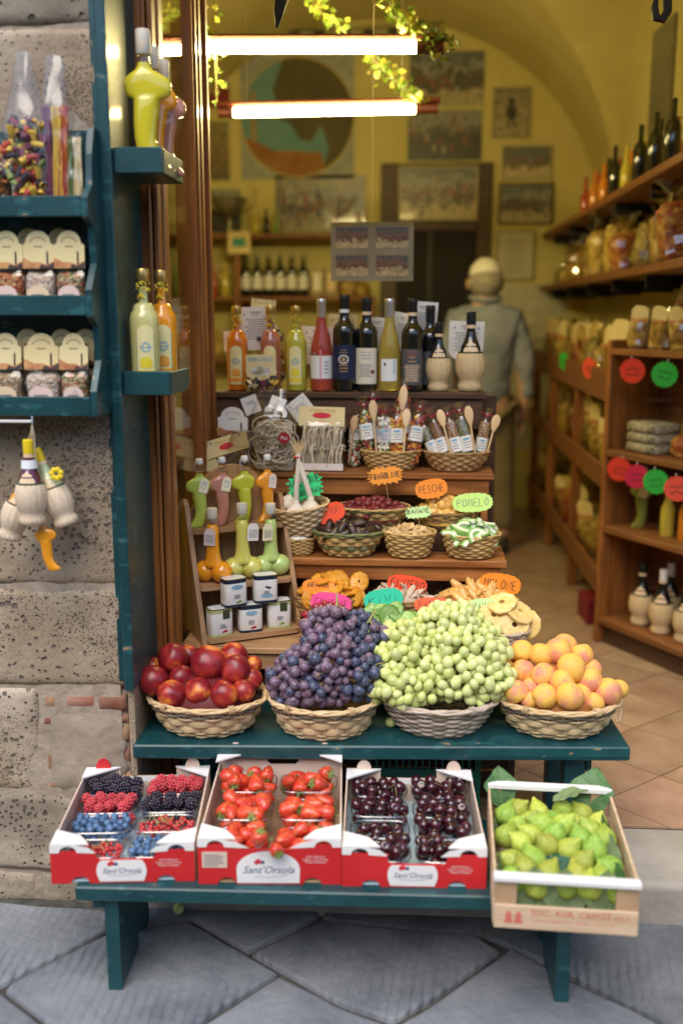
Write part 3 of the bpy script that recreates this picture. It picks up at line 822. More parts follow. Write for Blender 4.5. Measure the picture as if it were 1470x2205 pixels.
def head_card(t, w, z0, h, y, lean=0.0, m=cream):
    c = MB(); a = w*.5
    pts = [(-a, 0), (a, 0), (a, h*.62), (a*.80, h*.66)] + [(a*.78*cos(q), h*.66+h*.34*sin(q)) for q in [pi*.08+pi*.84*i/10 for i in range(11)]] + [(-a*.80, h*.66), (-a, h*.62)]
    o = c.prism(pts, -.0008, .0008).build('header_card', m, t, 0); o.location = (0, y, z0); o.rotation_euler = (rad(-lean), 0, 0)
    MB().prism([(-a*.99, .001), (a*.99, .001), (a*.99, h*.20), (a*.5, h*.10), (a*.1, h*.17), (-a*.4, h*.17), (-a*.99, h*.30)], -.0016, -.0009).build('skyline', skyline_red, o, 0)
    b = MB().prism([(a*.05, .001), (a*.98, .001), (a*.98, h*.17), (a*.55, h*.06), (a*.2, h*.12)], -.0024, -.0017)
    b.prism([(a*.52, h*.10), (a*.62, h*.10), (a*.62, h*.42), (a*.57, h*.47), (a*.52, h*.42)], -.0024, -.0010); b.build('tower', skyline_dark, o, 0)
    tx = MB(); rg = random.Random(5)
    for q in range(9):
        an = pi*(.18+.64*q/8); tx.ball((a*.55*cos(an), -.0012, h*.60+h*.22*sin(an)), .0018, 5, 3, (1,.3,1))
    for q in range(6): tx.box(-a*.25+q*a*.09, -a*.25+q*a*.09+a*.06, -.0014, -.0009, h*.56, h*.595)
    tx.build('card_print', mat('brown_print', (.20,.11,.05), .6), o, 0)
    return o
def spice_bag(label, loc, w, d, h, gm, oval, rotz=0., tilt=None, lean=6, card=.085, cw=None, name='spice_bag', cat='spice bag', card_m=cream):
    t = thing(name, label, cat, loc, rotz, rot=tilt)
    b = shell(w*.95, d*.9, h*.82, h*.70, .8, w*91, cr=.004); b.build('filling', gm, t, 80)
    shell(w*1.04, d*1.08, h, h*.72, .9, w*37, cr=.006).build('clear_bag', cello, t, 35)
    if oval is not None:
        ov = MB(); ov.prism([(w*.36*cos(q), h*.30+h*.20*sin(q)) for q in [2*pi*i/20 for i in range(20)]], -d/2-.004, -d/2-.003)
        oo = ov.build('oval_label', oval, t, 0)
        MB().box(-w*.2, w*.2, -d/2-.0050, -d/2-.0042, h*.29, h*.315).build('label_line', ink_grey, oo, 0)
    head_card(t, w*1.02 if cw is None else cw, h*.86, card, -d*.30, lean, card_m)
    return t

# ------------------------------------------------------------------ jamb shelves and their bottles
lim_pale = liquor('pale_limoncello', (.62,.58,.22)); lim_yellow = liquor('yellow_liqueur', (.66,.56,.03)); lim_orange = liquor('orange_liqueur', (.85,.33,.015))
lim_pink = liquor('pink_liqueur', (.58,.25,.17)); lim_green = liquor('green_liqueur', (.50,.62,.10)); lim_deep = liquor('deep_orange_liqueur', (.70,.19,.012)); lim_acid = liquor('lime_liqueur', (.55,.58,.04))
orange_print = mat('orange_print', (.80,.30,.03), .5, (.88,.48,.08), scale=40)
for z0, lab in ((1.352, 'lower teal tray shelf on the jamb holding two tall bottles'), (1.868, 'upper teal tray shelf on the jamb holding boot bottles')):
    t = thing('jamb_shelf', lab, 'shelf', (0,0,z0), group='teal tray shelves on the door jamb')
    MB().box(-.693, -.59, 2.405, 2.60, 0, .014).build('bottom', teal, t, 0)
    MB().box(-.693, -.58, 2.39, 2.404, 0, .058, .002).build('front_lip', teal, t, 30)
    MB().box(-.5895, -.578, 2.4045, 2.60, 0, .056, .002).build('side_lip', teal, t, 30)
slim_bottle('tall pale yellow bottle on the lower teal jamb shelf', (-.652, 2.45, 1.367), lim_pale, lemon_m, s=1.02, ca=-pi/2+.30)
slim_bottle('tall bright orange bottle on the lower teal jamb shelf', (-.628, 2.535, 1.367), lim_orange, orange_print, s=1.02, ca=-pi/2+.25)
boot('big yellow boot bottle at the front of the upper jamb shelf', (-.628, 2.445, 1.883), lim_yellow, 1.30, rad(8), wire=False, tagm=None, flip=True, cork=True)
boot('orange boot bottle squeezed between the yellow and pink ones', (-.622, 2.50, 1.883), lim_orange, 1.20, rad(25), wire=False, flip=True, cork=True)
boot('pink boot bottle at the back of the upper jamb shelf', (-.610, 2.555, 1.883), lim_pink, 1.13, rad(20), wire=False, tagm=paper, flip=True, cork=True)

# ------------------------------------------------------------------ wall rack
rk = thing('wall_rack', 'teal three tier wall rack full of pasta and spice bags', 'rack', (0,0,0))
MB().box(-1.35, -.712, 2.372, 2.384, 1.32, 1.96).build('back_board', teal, rk, 0)
TZ = (1.315, 1.545, 1.762)
for z in TZ:
    MB().box(-1.35, -.735, 2.275, 2.371, z, z+.012).build('shelf', teal, rk, 0)
    MB().box(-1.35, -.735, 2.262, 2.2745, z-.002, z+.043, .002).build('front_lip', teal, rk, 30)
MB().prism([(2.262,1.313), (2.371,1.313), (2.371,1.96), (2.335,1.96), (2.31,1.90), (2.30,1.83), (2.262,1.80), (2.262,1.76), (2.30,1.74), (2.31,1.66), (2.262,1.60), (2.262,1.54), (2.30,1.52), (2.31,1.44), (2.262,1.37)], -.7345, -.72, 'x').build('side_panel', teal, rk, 0)
MB().tube([(-1.3,2.268,1.300), (-.876,2.268,1.300)], .0035, 6).build('hanging_rod', mat('white_rod', (.75,.75,.73), .4), rk)
MB().tube([(-.876,2.268,1.32), (-.876,2.262,1.302), (-.876,2.262,1.294)], .002, 5).build('hook', steel, rk)
# top tier
pasta_bag('clear bag of mixed brown and yellow pasta, leftmost on the top rack tier', (-.955,2.318,1.775), .092, .06, .27, .165, ['pink','orange','purple','cream','green'], 'curl', 80, .022, 11)
pasta_bag('pointed clear bag of dark and yellow pasta wheels on the top rack tier', (-.868,2.318,1.775), .092, .06, .345, .205, ['yellow','black','purple','yellow','red','green'], 'tube', 150, .024, 12, top=.30)
pasta_bag('clear bag of red, yellow and orange ribbon pasta on the top rack tier', (-.800,2.318,1.775), .066, .05, .335, .215, ['purple'], strips=((-.46,-.16,'purple',.05), (-.14,.2,'yellow',.06), (.0,.30,'red',.22), (.26,.46,'orange',.02)), seed=13, top=.55)
pasta_bag('narrow clear bag of pale pasta sticks by the rack side panel', (-.758,2.312,1.775), .034, .045, .17, .15, ['cream'], strips=((-.46,-.1,'green',.1), (-.1,.46,'cream',.1)), seed=14, top=.8)
herb1 = grainy('chilli_flakes', [(.40,.07,.03), (.50,.20,.06), (.25,.04,.02), (.55,.35,.15)]); herb2 = grainy('pale_garlic_mix', [(.62,.50,.38), (.68,.58,.48), (.50,.34,.24), (.58,.45,.33)])
herb3 = grainy('herb_mix', [(.16,.20,.06), (.45,.12,.06), (.55,.45,.25), (.10,.12,.05), (.50,.30,.16)]); herb4 = grainy('seed_mix', [(.50,.36,.22), (.36,.24,.13), (.58,.46,.32), (.28,.20,.10)])
ov_pink = mat('pink_label', (.74,.55,.47), .6); ov_tan = mat('tan_label', (.74,.56,.36), .6)
sp = [('spice bag of red chilli flakes, left on the middle rack tier', -.925, 1, herb1, ov_pink, .074, 4), ('spice bag of pale garlic mix, centre of the middle rack tier', -.852, 1, herb2, ov_tan, .074, 4),
      ('spice bag of herb mix, right on the middle rack tier', -.780, 1, herb3, ov_pink, .070, 4), ('spice bag of brown seeds, left on the bottom rack tier', -.945, 0, herb4, ov_tan, .072, 8),
      ('spice bag of pale herbs, centre of the bottom rack tier', -.860, 0, herb2, ov_pink, .080, 8), ('spice bag of mixed herbs, right on the bottom rack tier', -.783, 0, herb3, ov_pink, .066, 8)]
for lab, x, ti, gm, ov, w, ln in sp:
    spice_bag(lab, (x, 2.312, TZ[ti]+.013), w, .05, .105, gm, ov, R.uniform(-.06,.06), lean=ln)
for (x, ti, dx) in ((-.888,1,'left'), (-.815,1,'right'), (-.905,0,'left'), (-.822,0,'centre'), (-.765,0,'right')):
    spice_bag('spice bag half hidden in the second row, %s of the %s rack tier' % (dx, ('bottom','middle')[ti]), (x, 2.350, TZ[ti]+.013), .07, .034, .115, herb3, None, 0, lean=2)
# hanging bunch
hg = (-.876, 2.262, 1.298)
def hang(o, top, name='string'):
    ob = o; inv = (Matrix.Translation(ob.location) @ ob.rotation_euler.to_matrix().to_4x4()).inverted()
    p = inv @ Vector(hg)
    MB().tube([top, (Vector(top)*.5+p*.5)+Vector((.002,0,-.002)), p], .0013, 5).build('string', string_m, o)
white_band = mat('white_band', (.80,.80,.82), .5); yellow_wax = mat('yellow_wax', (.85,.62,.02), .35); wine_red = liquor('red_wine', (.10,.012,.03)); pale_green = liquor('pale_green_liqueur', (.55,.62,.35))
pale_straw = mat('pale_straw', (.66,.50,.34), .8, (.80,.66,.49), scale=10, detail=6, stretch=(40,40,1.2), bump=.4, bscale=20)
f1 = flask('small straw flask of dark wine with yellow wax top hanging in front', (-.892, 2.27, 1.055), .82, 0, foil=yellow_wax, neck=wine_red, name='hanging_flask', straw=pale_straw); hang(f1, (0,0,.20))
MB().lathe([(.022*.9,.135), (.0175,.155)], 20, cap=False).build('neck_label', white_band, f1)
f2 = flask('small straw flask of orange liqueur hanging at the left', (-.958, 2.285, 1.015), .76, 0, foil=yellow_wax, neck=lim_orange, name='hanging_flask', straw=pale_straw, tilt=(0, rad(19), 0)); hang(f2, (0,0,.18))
f3 = flask('small straw flask of green liqueur with a yellow flower hanging at the right', (-.822, 2.31, 1.045), .80, 0, foil=yellow_wax, neck=pale_green, name='hanging_flask', straw=pale_straw, tilt=(0, rad(-20), 0)); hang(f3, (0,0,.20))
fl = MB()
for q in range(7):
    a = 2*pi*q/7; fl.ball((.035+.011*cos(a), -.03, .125+.011*sin(a)), .007, 7, 5, (1,.5,1))
fl.build('flower', yellow_wax, f3)
b4 = boot('orange boot bottle dangling below the straw flasks', (-.862, 2.29, .935), lim_orange, .62, 0, wire=False, name='hanging_boot_bottle', tilt=(0, rad(-8), 0), flip=True); hang(b4, (0,0,.145))

# ------------------------------------------------------------------ bench, table, display stand
teal_worn = mat('worn_teal_paint', (.005,.046,.054), .40, (.013,.076,.086), scale=7, bump=.2, bscale=50, coat=.15, dist=.002)
def chip(m, thr, c):
    N, L, b = nodes_of(m); src = b.inputs['Base Color'].links[0].from_socket
    tc = N.new('ShaderNodeTexCoord'); n = N.new('ShaderNodeTexNoise'); n.inputs['Scale'].default_value = 26; n.inputs['Detail'].default_value = 6
    mp = N.new('ShaderNodeMapping'); mp.inputs['Scale'].default_value = (.6, 1, 1.6); L.new(tc.outputs['Object'], mp.inputs[0]); L.new(mp.outputs[0], n.inputs[0])
    mr = N.new('ShaderNodeMapRange'); mr.inputs[1].default_value = thr; mr.inputs[2].default_value = thr+.02; L.new(n.outputs[0], mr.inputs[0])
    mx = N.new('ShaderNodeMix'); mx.data_type = 'RGBA'; L.new(mr.outputs[0], mx.inputs[0]); L.new(src, mx.inputs[6]); mx.inputs[7].default_value = C4(c); L.new(mx.outputs[2], b.inputs['Base Color'])
for tm_ in (teal_worn, teal):
    chip(tm_, .60, (.020,.095,.105))
    chip(tm_, .705, (.30,.20,.12))
teal_edge = mat('chipped_teal_edge', (.008,.062,.070), .45, (.016,.092,.10), scale=7, bump=.3, bscale=50, dist=.002)
chip(teal_edge, .60, (.36,.24,.13))
bn = thing('low_bench', 'low teal painted bench carrying the four fruit crates', 'bench', (-.735,1.980,0), rad(1.6))
MB().box(0, 1.165, 0, .345, .250, .285, .003).build('seat_board', teal_worn, bn, 30)
for x in (.055, 1.085):
    MB().prism([(.035,0), (.20,0), (.20,.03), (.26,.03), (.26,0), (.31,0), (.31,.249), (.035,.249)], x, x+.032, 'x').build('leg', teal_worn, bn, 0)
MB().box(.030, .054, .03, .31, .215, .249).build('cleat', teal_worn, bn, 0)
MB().box(1.118, 1.140, .03, .31, .215, .249).build('cleat', teal_worn, bn, 0)
MB().box(.088, 1.084, .17, .19, .17, .248).build('stretcher', teal_worn, bn, 0)
tb = thing('display_table', 'teal painted table with chipped edge under the four fruit baskets', 'table', (-.704,2.368,0), rad(3.25))
MB().box(0, 1.286, 0, .335, .412, .45, .004).build('table_top', teal_worn, tb, 30)
MB().box(.86, 1.283, -.0012, .003, .4235, .4468).build('edge_band', teal_edge, tb, 0)
for x in (.12, 1.13):
    MB().box(x, x+.055, .05, .10, .119, .411, .003).build('leg', teal_worn, tb, 30)
    MB().box(x, x+.055, .27, .32, .119, .411, .003).build('leg', teal_worn, tb, 30)
    MB().box(x+.056, x+.07, .05, .32, .36, .411).build('apron', teal_worn, tb, 0)

st = thing('display_stand', 'stepped brown wooden stand holding baskets, bags and bottles', 'stand', (0,0,0))
def tier(x0, x1, y0, y1, z, th, face, m=wood_pine):
    n = max(1, round((y1-y0)/.11)); w = (y1-y0)/n
    for k in range(n):
        MB().box(x0+R.uniform(0,.003), x1-R.uniform(0,.004), y0+k*w, y0+(k+1)*w-.003, z-th, z, .0025).build('plank', m, st, 30)
    MB().box(x0+.004, x1-.016, y0+.012, y0+.03, z-th-face, z-th-.001, .002).build('front_plank', m, st, 30)
wood_top = wood('dark_worn_plank', (.075,.035,.018), (.15,.07,.03), 0, rough=.4)
tier(-.655, .335, 2.715, 2.975, .600, .018, .05, wood_oak)
tier(-.388, .300, 2.945, 3.16, .812, .022, .046)
tier(-.56, .272, 3.145, 3.315, 1.046, .018, .055)
tier(-.655, .255, 3.30, 3.47, 1.290, .020, .10, wood_dark)
for x in (-.64, .30):
    MB().box(x, x+.022, 2.75, 2.95, .119, .58).build('side_board', wood_dark, st, 0)
for x in (-.384, .262):
    MB().box(x, x+.02, 2.985, 3.15, .60, .788).build('side_board', wood_pine, st, 0)
for x in (-.54, .235):
    MB().box(x, x+.02, 3.18, 3.31, .81, 1.026).build('side_board', wood_pine, st, 0)
for x in (-.63, .22):
    MB().box(x, x+.02, 3.335, 3.46, 1.045, 1.268).build('side_board', wood_dark, st, 0)
for k in range(9):
    MB().box(-.36+k*.075, -.36+k*.075+.035, 3.02, 3.032, .60, .745).build('slat', wood_dark, st, 0)
for k in range(5):
    MB().box(-.62, .30, 2.772, 2.786, .13+k*.09, .13+k*.09+.078, .002).build('plank', wood_dark, st, 0)
MB().box(-.62, .30, 3.478, 3.49, .12, 1.268).build('back_board', wood_dark, st, 0)
# riser that lifts the rear row of baskets on the middle tier
MB().box(-.22, .25, 3.055, 3.135, .8125, .875, .003).build('riser', wood_dark, st, 30)

# green plastic crate under the table
gp = mat('green_plastic', (.012,.13,.085), .4)
gc = thing('plastic_crate', 'green plastic crate in the dark under the table', 'crate', (.0,2.60,.119), 0)
for k in range(4):
    MB().box(-.10, .20, 0, .008, .02+k*.065, .02+k*.065+.028, .002).build('side_band', gp, gc, 0)
for k in range(17):
    MB().box(-.10+k*.0184, -.10+k*.0184+.006, .001, .007, .018, .245).build('rib', gp, gc, 0)
MB().box(-.11, .21, -.008, .012, .245, .262, .003).build('rim', gp, gc, 0)
MB().box(-.11, .21, -.006, .16, .0, .016).build('bottom', gp, gc, 0)
MB().box(-.112, -.10, .012, .16, .016, .26).build('end_wall', gp, gc, 0); MB().box(.20, .212, .012, .16, .016, .26).build('end_wall', gp, gc, 0)

# ------------------------------------------------------------------ wicker baskets
wk_pale = mat('pale_willow', (.58,.40,.20), .6, (.72,.54,.31), scale=14, stretch=(3,3,14), bump=.3, bscale=60, rnd=.08)
wk_grey = mat('smoked_willow', (.16,.13,.09), .65, (.30,.25,.18), scale=14, bump=.3, bscale=60, rnd=.08)
wk_whit = mat('bleached_willow', (.48,.38,.29), .7, (.62,.52,.42), scale=14, bump=.3, bscale=60, rnd=.1)
wk_gold = mat('golden_reed', (.46,.28,.09), .55, (.62,.42,.17), scale=20, bump=.3, bscale=60, rnd=.08)
wk_green = mat('green_reed', (.13,.17,.07), .6, (.26,.26,.11), scale=20, bump=.3, bscale=60, rnd=.1)
wk_brown = mat('brown_reed', (.30,.16,.055), .5, (.45,.27,.11), scale=20, bump=.3, bscale=60, rnd=.08)
def basket(label, loc, a, b, h, rows, nst=24, rim=(wk_pale, .008), stake_m=wk_pale, stake_r=.0026, amp=.0045, rotz=0., curve=.75, wob=.0, tilt=None, name='wicker_basket', base_m=None):
    """rim radii a, base radii b; rows = list of (half height, thickness ratio, material) from the bottom up"""
    t = thing(name, label, 'basket', loc, rotz, 'wicker fruit baskets on the stall', rot=tilt)
    rad_ = lambda v: (b[0]+(a[0]-b[0])*v**curve, b[1]+(a[1]-b[1])*v**curve)
    tot = sum(2*r[0] for r in rows); z = .004; nn = nst*4; rg = random.Random(int(abs(loc[0]*1000)+abs(loc[1]*777)))
    hh = h-.006
    for j, (hf, fl, m) in enumerate(rows):
        zc = z + hf/tot*hh; z += 2*hf/tot*hh; ra = rad_(zc/h); p = []
        ph = rg.uniform(0, 6)
        for i in range(nn):
            th = 2*pi*i/nn; o = amp*cos(nst*th/2 + pi*j); wv = wob*sin(th*5+ph)
            p.append(((ra[0]+o)*cos(th), (ra[1]+o)*sin(th), zc+wv))
        MB().tube(p, hf/tot*hh*.96, 6, True, flat=fl).build('weave_strand', m, t, 80)
    up = []
    for v in (0, .25, .5, .75, 1.0):
        up.append((v, v*h))
    for i in range(nst):
        th = 2*pi*i/nst; p = []
        for v, zz in up:
            ra = rad_(v); p.append((ra[0]*cos(th), ra[1]*sin(th), zz+.002))
        MB().tube(p, stake_r, 5).build('stake', stake_m, t, 80)
    rm, rr_ = rim
    for q in range(4):
        p = []; fq = (round(nst*.34), round(nst*.34), -round(nst*.25), round(nst*.17))[q]
        for i in range(nst*5):
            th = 2*pi*i/(nst*5); w = fq*th + q*pi/2 + .5*sin(3*th+q); e_ = .62+.12*sin(5*th+q*2)
            p.append(((a[0]+rr_*e_*cos(w))*cos(th), (a[1]+rr_*e_*cos(w))*sin(th), h+rr_*e_*.75*sin(w)))
        MB().tube(p, rr_*.50, 6, True).build('rim_strand', rm, t, 80)
    if rr_ > .008:
        for th in (rad(-125), rad(-58), rad(35), rad(150)):
            wr = MB()
            for d_ in (-.035, 0, .035): wr.tube([((a[0]+rr_*1.15*cos(u_))*cos(th+d_), (a[1]+rr_*1.15*cos(u_))*sin(th+d_), h+rr_*1.0*sin(u_)) for u_ in [2*pi*i/12 for i in range(12)]], .0022, 5, True, flat=1.6)
            wr.build('rim_binding', rm, t, 80)
    MB().lathe([(.98, .0), (.98, .006), (.9, .007)], 32, b[0], b[1]).build('base', base_m or stake_m, t)
    return t
P_, G_, W_ = wk_pale, wk_grey, wk_whit
rowsA = [(.5,.5,P_), (.5,.5,P_), (.5,.5,P_), (1.6,.22,P_), (1.5,.22,P_), (.55,.5,P_), (.6,.5,G_), (.6,.5,G_), (.6,.5,P_)]
rowsB = [(.5,.55,W_ if k % 4 else G_) for k in range(11)]
TZ0 = .4505
bk1 = basket('pale wicker basket heaped with red nectarines', (-.532,2.502,TZ0), (.158,.125), (.105,.080), .092, rowsA, 24, (wk_pale,.0085))
bk2 = basket('pale wicker basket under the black grapes', (-.217,2.512,TZ0), (.147,.125), (.105,.085), .092, rowsA, 24, (wk_pale,.0085))
bk3 = basket('grey bleached wicker basket under the green grapes', (.088,2.545,TZ0), (.158,.128), (.098,.082), .090, rowsB, 24, (wk_whit,.0085), wk_whit)
bk4 = basket('pale wicker basket heaped with apricots', (.405,2.562,TZ0), (.163,.128), (.110,.085), .088, rowsA, 24, (wk_pale,.0085))
loop = MB().tube([(.160,-.03,.09), (.163,-.045,.07), (.158,-.055,.05), (.150,-.058,.045), (.146,-.052,.06), (.152,-.04,.085)], .0007, 5)
loop.build('plastic_tie', mat('clear_tie', (.7,.72,.72), .3), bk4)

# ------------------------------------------------------------------ round fruit
def fruit_mesh(name, m, crease=.10, dimple=.16, n=22, mm=16, tip=0.0, sz=1.0):
    b = MB().ball((0,0,0), 1, n, mm)
    for i, (x, y, z) in enumerate(b.v):
        th = math.atan2(y, x); rr = (x*x+y*y)**.5
        d = max(0, z)**6*dimple; k = 1 - crease*math.exp(-(th/.22)**2)*rr
        s = 1+.03*noise.noise((x*1.5, y*1.5, z*1.5))
        b.v[i] = (x*k*s, y*k*s, (z*sz - d + (tip*max(0, -z)**8*-1))*s)
    return b.mesh(name, m, 180)
def blush(name, ca, cb, cc, lo, hi, rough, coat, axis=(.3,.2,1.), spk=None):
    """skin that runs from one colour to another round the fruit, each fruit turned its own way"""
    m = mat(name, ca, rough, coat=coat, sss=.12, sssr=.006)
    N, L, b = nodes_of(m)
    tc = N.new('ShaderNodeTexCoord'); oi = N.new('ShaderNodeObjectInfo')
    n = N.new('ShaderNodeTexNoise'); n.inputs['Scale'].default_value = .8; n.inputs['Detail'].default_value = 3; n.inputs['Roughness'].default_value = .5; n.noise_dimensions = '4D'
    mu = N.new('ShaderNodeMath'); mu.operation = 'MULTIPLY'; mu.inputs[1].default_value = 53.; L.new(oi.outputs['Random'], mu.inputs[0]); L.new(mu.outputs[0], n.inputs['W'])
    L.new(tc.outputs['Object'], n.inputs[0])
    cr = N.new('ShaderNodeValToRGB'); e = cr.color_ramp.elements; e[0].position = lo; e[0].color = C4(ca); e[1].position = hi; e[1].color = C4(cc)
    x = e.new((lo+hi)/2); x.color = C4(cb)
    L.new(n.outputs[0], cr.inputs[0])
    n2 = N.new('ShaderNodeTexNoise'); n2.inputs['Scale'].default_value = 9; n2.inputs['Detail'].default_value = 6; L.new(tc.outputs['Object'], n2.inputs[0])
    mr = N.new('ShaderNodeMapRange'); mr.inputs[1].default_value = .3; mr.inputs[2].default_value = .7; mr.inputs[3].default_value = .82; mr.inputs[4].default_value = 1.12; L.new(n2.outputs[0], mr.inputs[0])
    hs = N.new('ShaderNodeHueSaturation'); L.new(cr.outputs[0], hs.inputs['Color']); L.new(mr.outputs[0], hs.inputs['Value'])
    L.new(hs.outputs[0], b.inputs['Base Color'])
    return m
nect_m = blush('nectarine_skin', (.22,.010,.018), (.42,.035,.025), (.76,.26,.03), .44, .68, .36, .22)
apri_m = blush('apricot_skin', (.76,.30,.19), (.86,.44,.13), (.88,.52,.10), .39, .57, .6, .0)
nect_me = fruit_mesh('nectarine', nect_m, .09, .16)
apri_me = fruit_mesh('apricot', apri_m, .17, .18, sz=1.10)
def rows_of(items, name, me, cat, label, sc_, grp, where, turn=True):
    for row, lst in items:
        for k, (p, r) in enumerate(sorted(lst, key=lambda q: q[0][0])):
            o = put(name, me, None, p, (R.uniform(-1.2,1.2), R.uniform(-1.2,1.2), R.uniform(0,6)), r/sc_)
            tag(o, label % (ORD(k), row), cat, grp)
rows_of([('bottom row', [((-0.670, 2.470, 0.590),33), ((-0.612, 2.435, 0.566),31), ((-0.542, 2.440, 0.574),30), ((-0.473, 2.440, 0.569),31), ((-0.427, 2.465, 0.568),26)]),
         ('middle row', [((-0.602, 2.500, 0.588),29), ((-0.513, 2.515, 0.574),26), ((-0.457, 2.505, 0.612),34), ((-0.413, 2.520, 0.580),23)]),
         ('top row', [((-0.629, 2.525, 0.635),33), ((-0.526, 2.500, 0.632),39), ((-0.469, 2.560, 0.630),32), ((-0.420, 2.570, 0.602),22)]),
         ('hidden back row', [((-0.604, 2.600, 0.614),26), ((-0.693, 2.560, 0.588),27), ((-0.554, 2.575, 0.586),27)])],
        'nectarine', nect_me, 'nectarine', 'red nectarine, %s from the left in the %s of its basket', 805., 'nectarines in the first basket', '')
rows_of([('bottom row', [((0.291, 2.500, 0.570),25), ((0.324, 2.490, 0.553),18), ((0.360, 2.475, 0.571),26), ((0.423, 2.470, 0.575),28), ((0.459, 2.510, 0.565),23), ((0.491, 2.495, 0.549),21), ((0.531, 2.515, 0.573),27)]),
         ('second row', [((0.268, 2.540, 0.570),24), ((0.330, 2.530, 0.573),20), ((0.410, 2.510, 0.599),25), ((0.484, 2.530, 0.598),26), ((0.566, 2.555, 0.565),20)]),
         ('third row', [((0.271, 2.600, 0.593),22), ((0.312, 2.565, 0.603),25), ((0.364, 2.535, 0.605),26), ((0.435, 2.535, 0.630),29), ((0.500, 2.600, 0.604),21)]),
         ('top row', [((0.279, 2.650, 0.619),21), ((0.315, 2.620, 0.641),25), ((0.364, 2.600, 0.640),25), ((0.411, 2.600, 0.653),28), ((0.434, 2.650, 0.651),25), ((0.474, 2.610, 0.638),25)])],
        'apricot', apri_me, 'apricot', 'ripe apricot, %s from the left in the %s of its basket', 782., 'apricots in the last basket', '')
# hidden fruit filling the baskets below the heap
filler_n = MB().lathe([(.08,.01), (.125,.05), (.125,.085), (.09,.13), (.03,.16)], 24, 1, .8).build('hidden_layer', mat('deep_red_fruit', (.12,.008,.012), .5), bk1, 80)
filler_a = MB().lathe([(.08,.01), (.125,.05), (.13,.08), (.10,.125), (.03,.17)], 24, 1, .8).build('hidden_layer', mat('deep_orange_fruit', (.45,.17,.04), .6), bk4, 80)

# ------------------------------------------------------------------ grapes
def grape_skin(name, c1, c2, bloom, bw, sss, rough=.28, hr=.0):
    m = mat(name, c1, rough, c2, scale=.9, detail=2, rnd=.20, hrnd=hr, sss=sss, sssr=.012, coat=.15)
    N, L, b = nodes_of(m); src = b.inputs['Base Color'].links[0].from_socket
    tc = N.new('ShaderNodeTexCoord'); n = N.new('ShaderNodeTexNoise'); n.inputs['Scale'].default_value = 2.2; n.inputs['Detail'].default_value = 6
    L.new(tc.outputs['Object'], n.inputs[0])
    mr = N.new('ShaderNodeMapRange'); mr.inputs[1].default_value = .35; mr.inputs[2].default_value = .75; mr.inputs[4].default_value = bw; L.new(n.outputs[0], mr.inputs[0])
    mx = N.new('ShaderNodeMix'); mx.data_type = 'RGBA'; L.new(mr.outputs[0], mx.inputs[0]); L.new(src, mx.inputs[6]); mx.inputs[7].default_value = C4(bloom); L.new(mx.outputs[2], b.inputs['Base Color'])
    return m
gb1 = grape_skin('purple_grape', (.045,.022,.055), (.16,.05,.07), (.32,.27,.37), .9, 0, .45, .03)
gb2 = grape_skin('blue_black_grape', (.012,.014,.035), (.03,.03,.07), (.16,.19,.30), .9, 0, .45, .02)
gg1 = grape_skin('green_grape', (.52,.60,.16), (.66,.70,.28), (.78,.80,.52), .6, .35, .30)
gg2 = grape_skin('yellow_green_grape', (.50,.58,.13), (.62,.67,.22), (.74,.77,.44), .55, .35, .30)
gbm1 = MB().ball((0,0,0), 1, 14, 10).mesh('grape', gb1, 180); gbm2 = MB().ball((0,0,0), 1, 14, 10).mesh('grape', gb2, 180)
ggm1 = MB().ball((0,0,0), 1, 14, 10, (1,1,1.22)).mesh('grape', gg1, 180); ggm2 = MB().ball((0,0,0), 1, 14, 10, (1,1,1.22)).mesh('grape', gg2, 180)
stem_m = mat('grape_stem', (.34,.36,.10), .6, (.42,.30,.14), scale=60)
def grape_heap(bunches, me_pairs, lobes, y_base, r, seed, sep, smin=.74, smax=1.12, cap_n=300):
    """darts thrown over overlapping ellipsoid lobes; each grape belongs to the bunch of its lobe"""
    rg = random.Random(seed); pts = []
    for layer, shrink in ((0, 1.0), (1, .82), (2, .66)):
        for tr in range(6000):
            li = rg.randrange(len(lobes)); (c, ra, bi) = lobes[li]
            d = Vector((rg.gauss(0,1), rg.gauss(0,1), rg.gauss(0,1))).normalized()
            if d.y > .75 or d.z < -.62: continue
            w_ = shrink*(1+.30*noise.noise((c[0]*40+d.x*2.1, d.y*2.1+seed, d.z*2.1)))
            p = Vector((c[0]+d.x*ra[0]*w_, c[1]+d.y*ra[1]*w_, c[2]+d.z*ra[2]*w_))
            if p.z < y_base: continue
            if any(((p.x-c2[0])/r2[0])**2+((p.y-c2[1])/r2[1])**2+((p.z-c2[2])/r2[2])**2 < .70*shrink**2 for k, (c2, r2, _) in enumerate(lobes) if k != li): continue
            s_ = rg.uniform(smin, smax)*r*(.95 if layer else 1)
            if any((p-q).length < sep*(s_+sq)/2 for q, sq, _, _ in pts): continue
            pts.append((p, s_, bi, layer))
    stalks = [MB() for _ in bunches]
    for p, s_, bi, layer in pts:
        if layer == 1 and rg.random() < .40:
            q0 = p - Vector(bunches[bi].location); d0 = Vector((rg.uniform(-1,1), rg.uniform(-1,-.2), rg.uniform(-.4,1))).normalized()
            stalks[bi].tube([q0, q0+d0*r*1.2+Vector((0,0,.002)), q0+d0*r*2.1+Vector((.003,0,-.002))], [.0016,.0014,.0019], 5)
    for bi, sb_ in enumerate(stalks): sb_.build('stalklets', stem_m, bunches[bi], 80)
    for p, s_, bi, layer in pts:
        t = bunches[bi]; mes = me_pairs[bi]
        me = mes[0] if rg.random() < .8 else mes[1]
        o = put('grape', me, t, p - Vector(t.location), (rg.uniform(-.9,.9), rg.uniform(-.9,.9), rg.uniform(0,6)), s_)
    return len(pts)
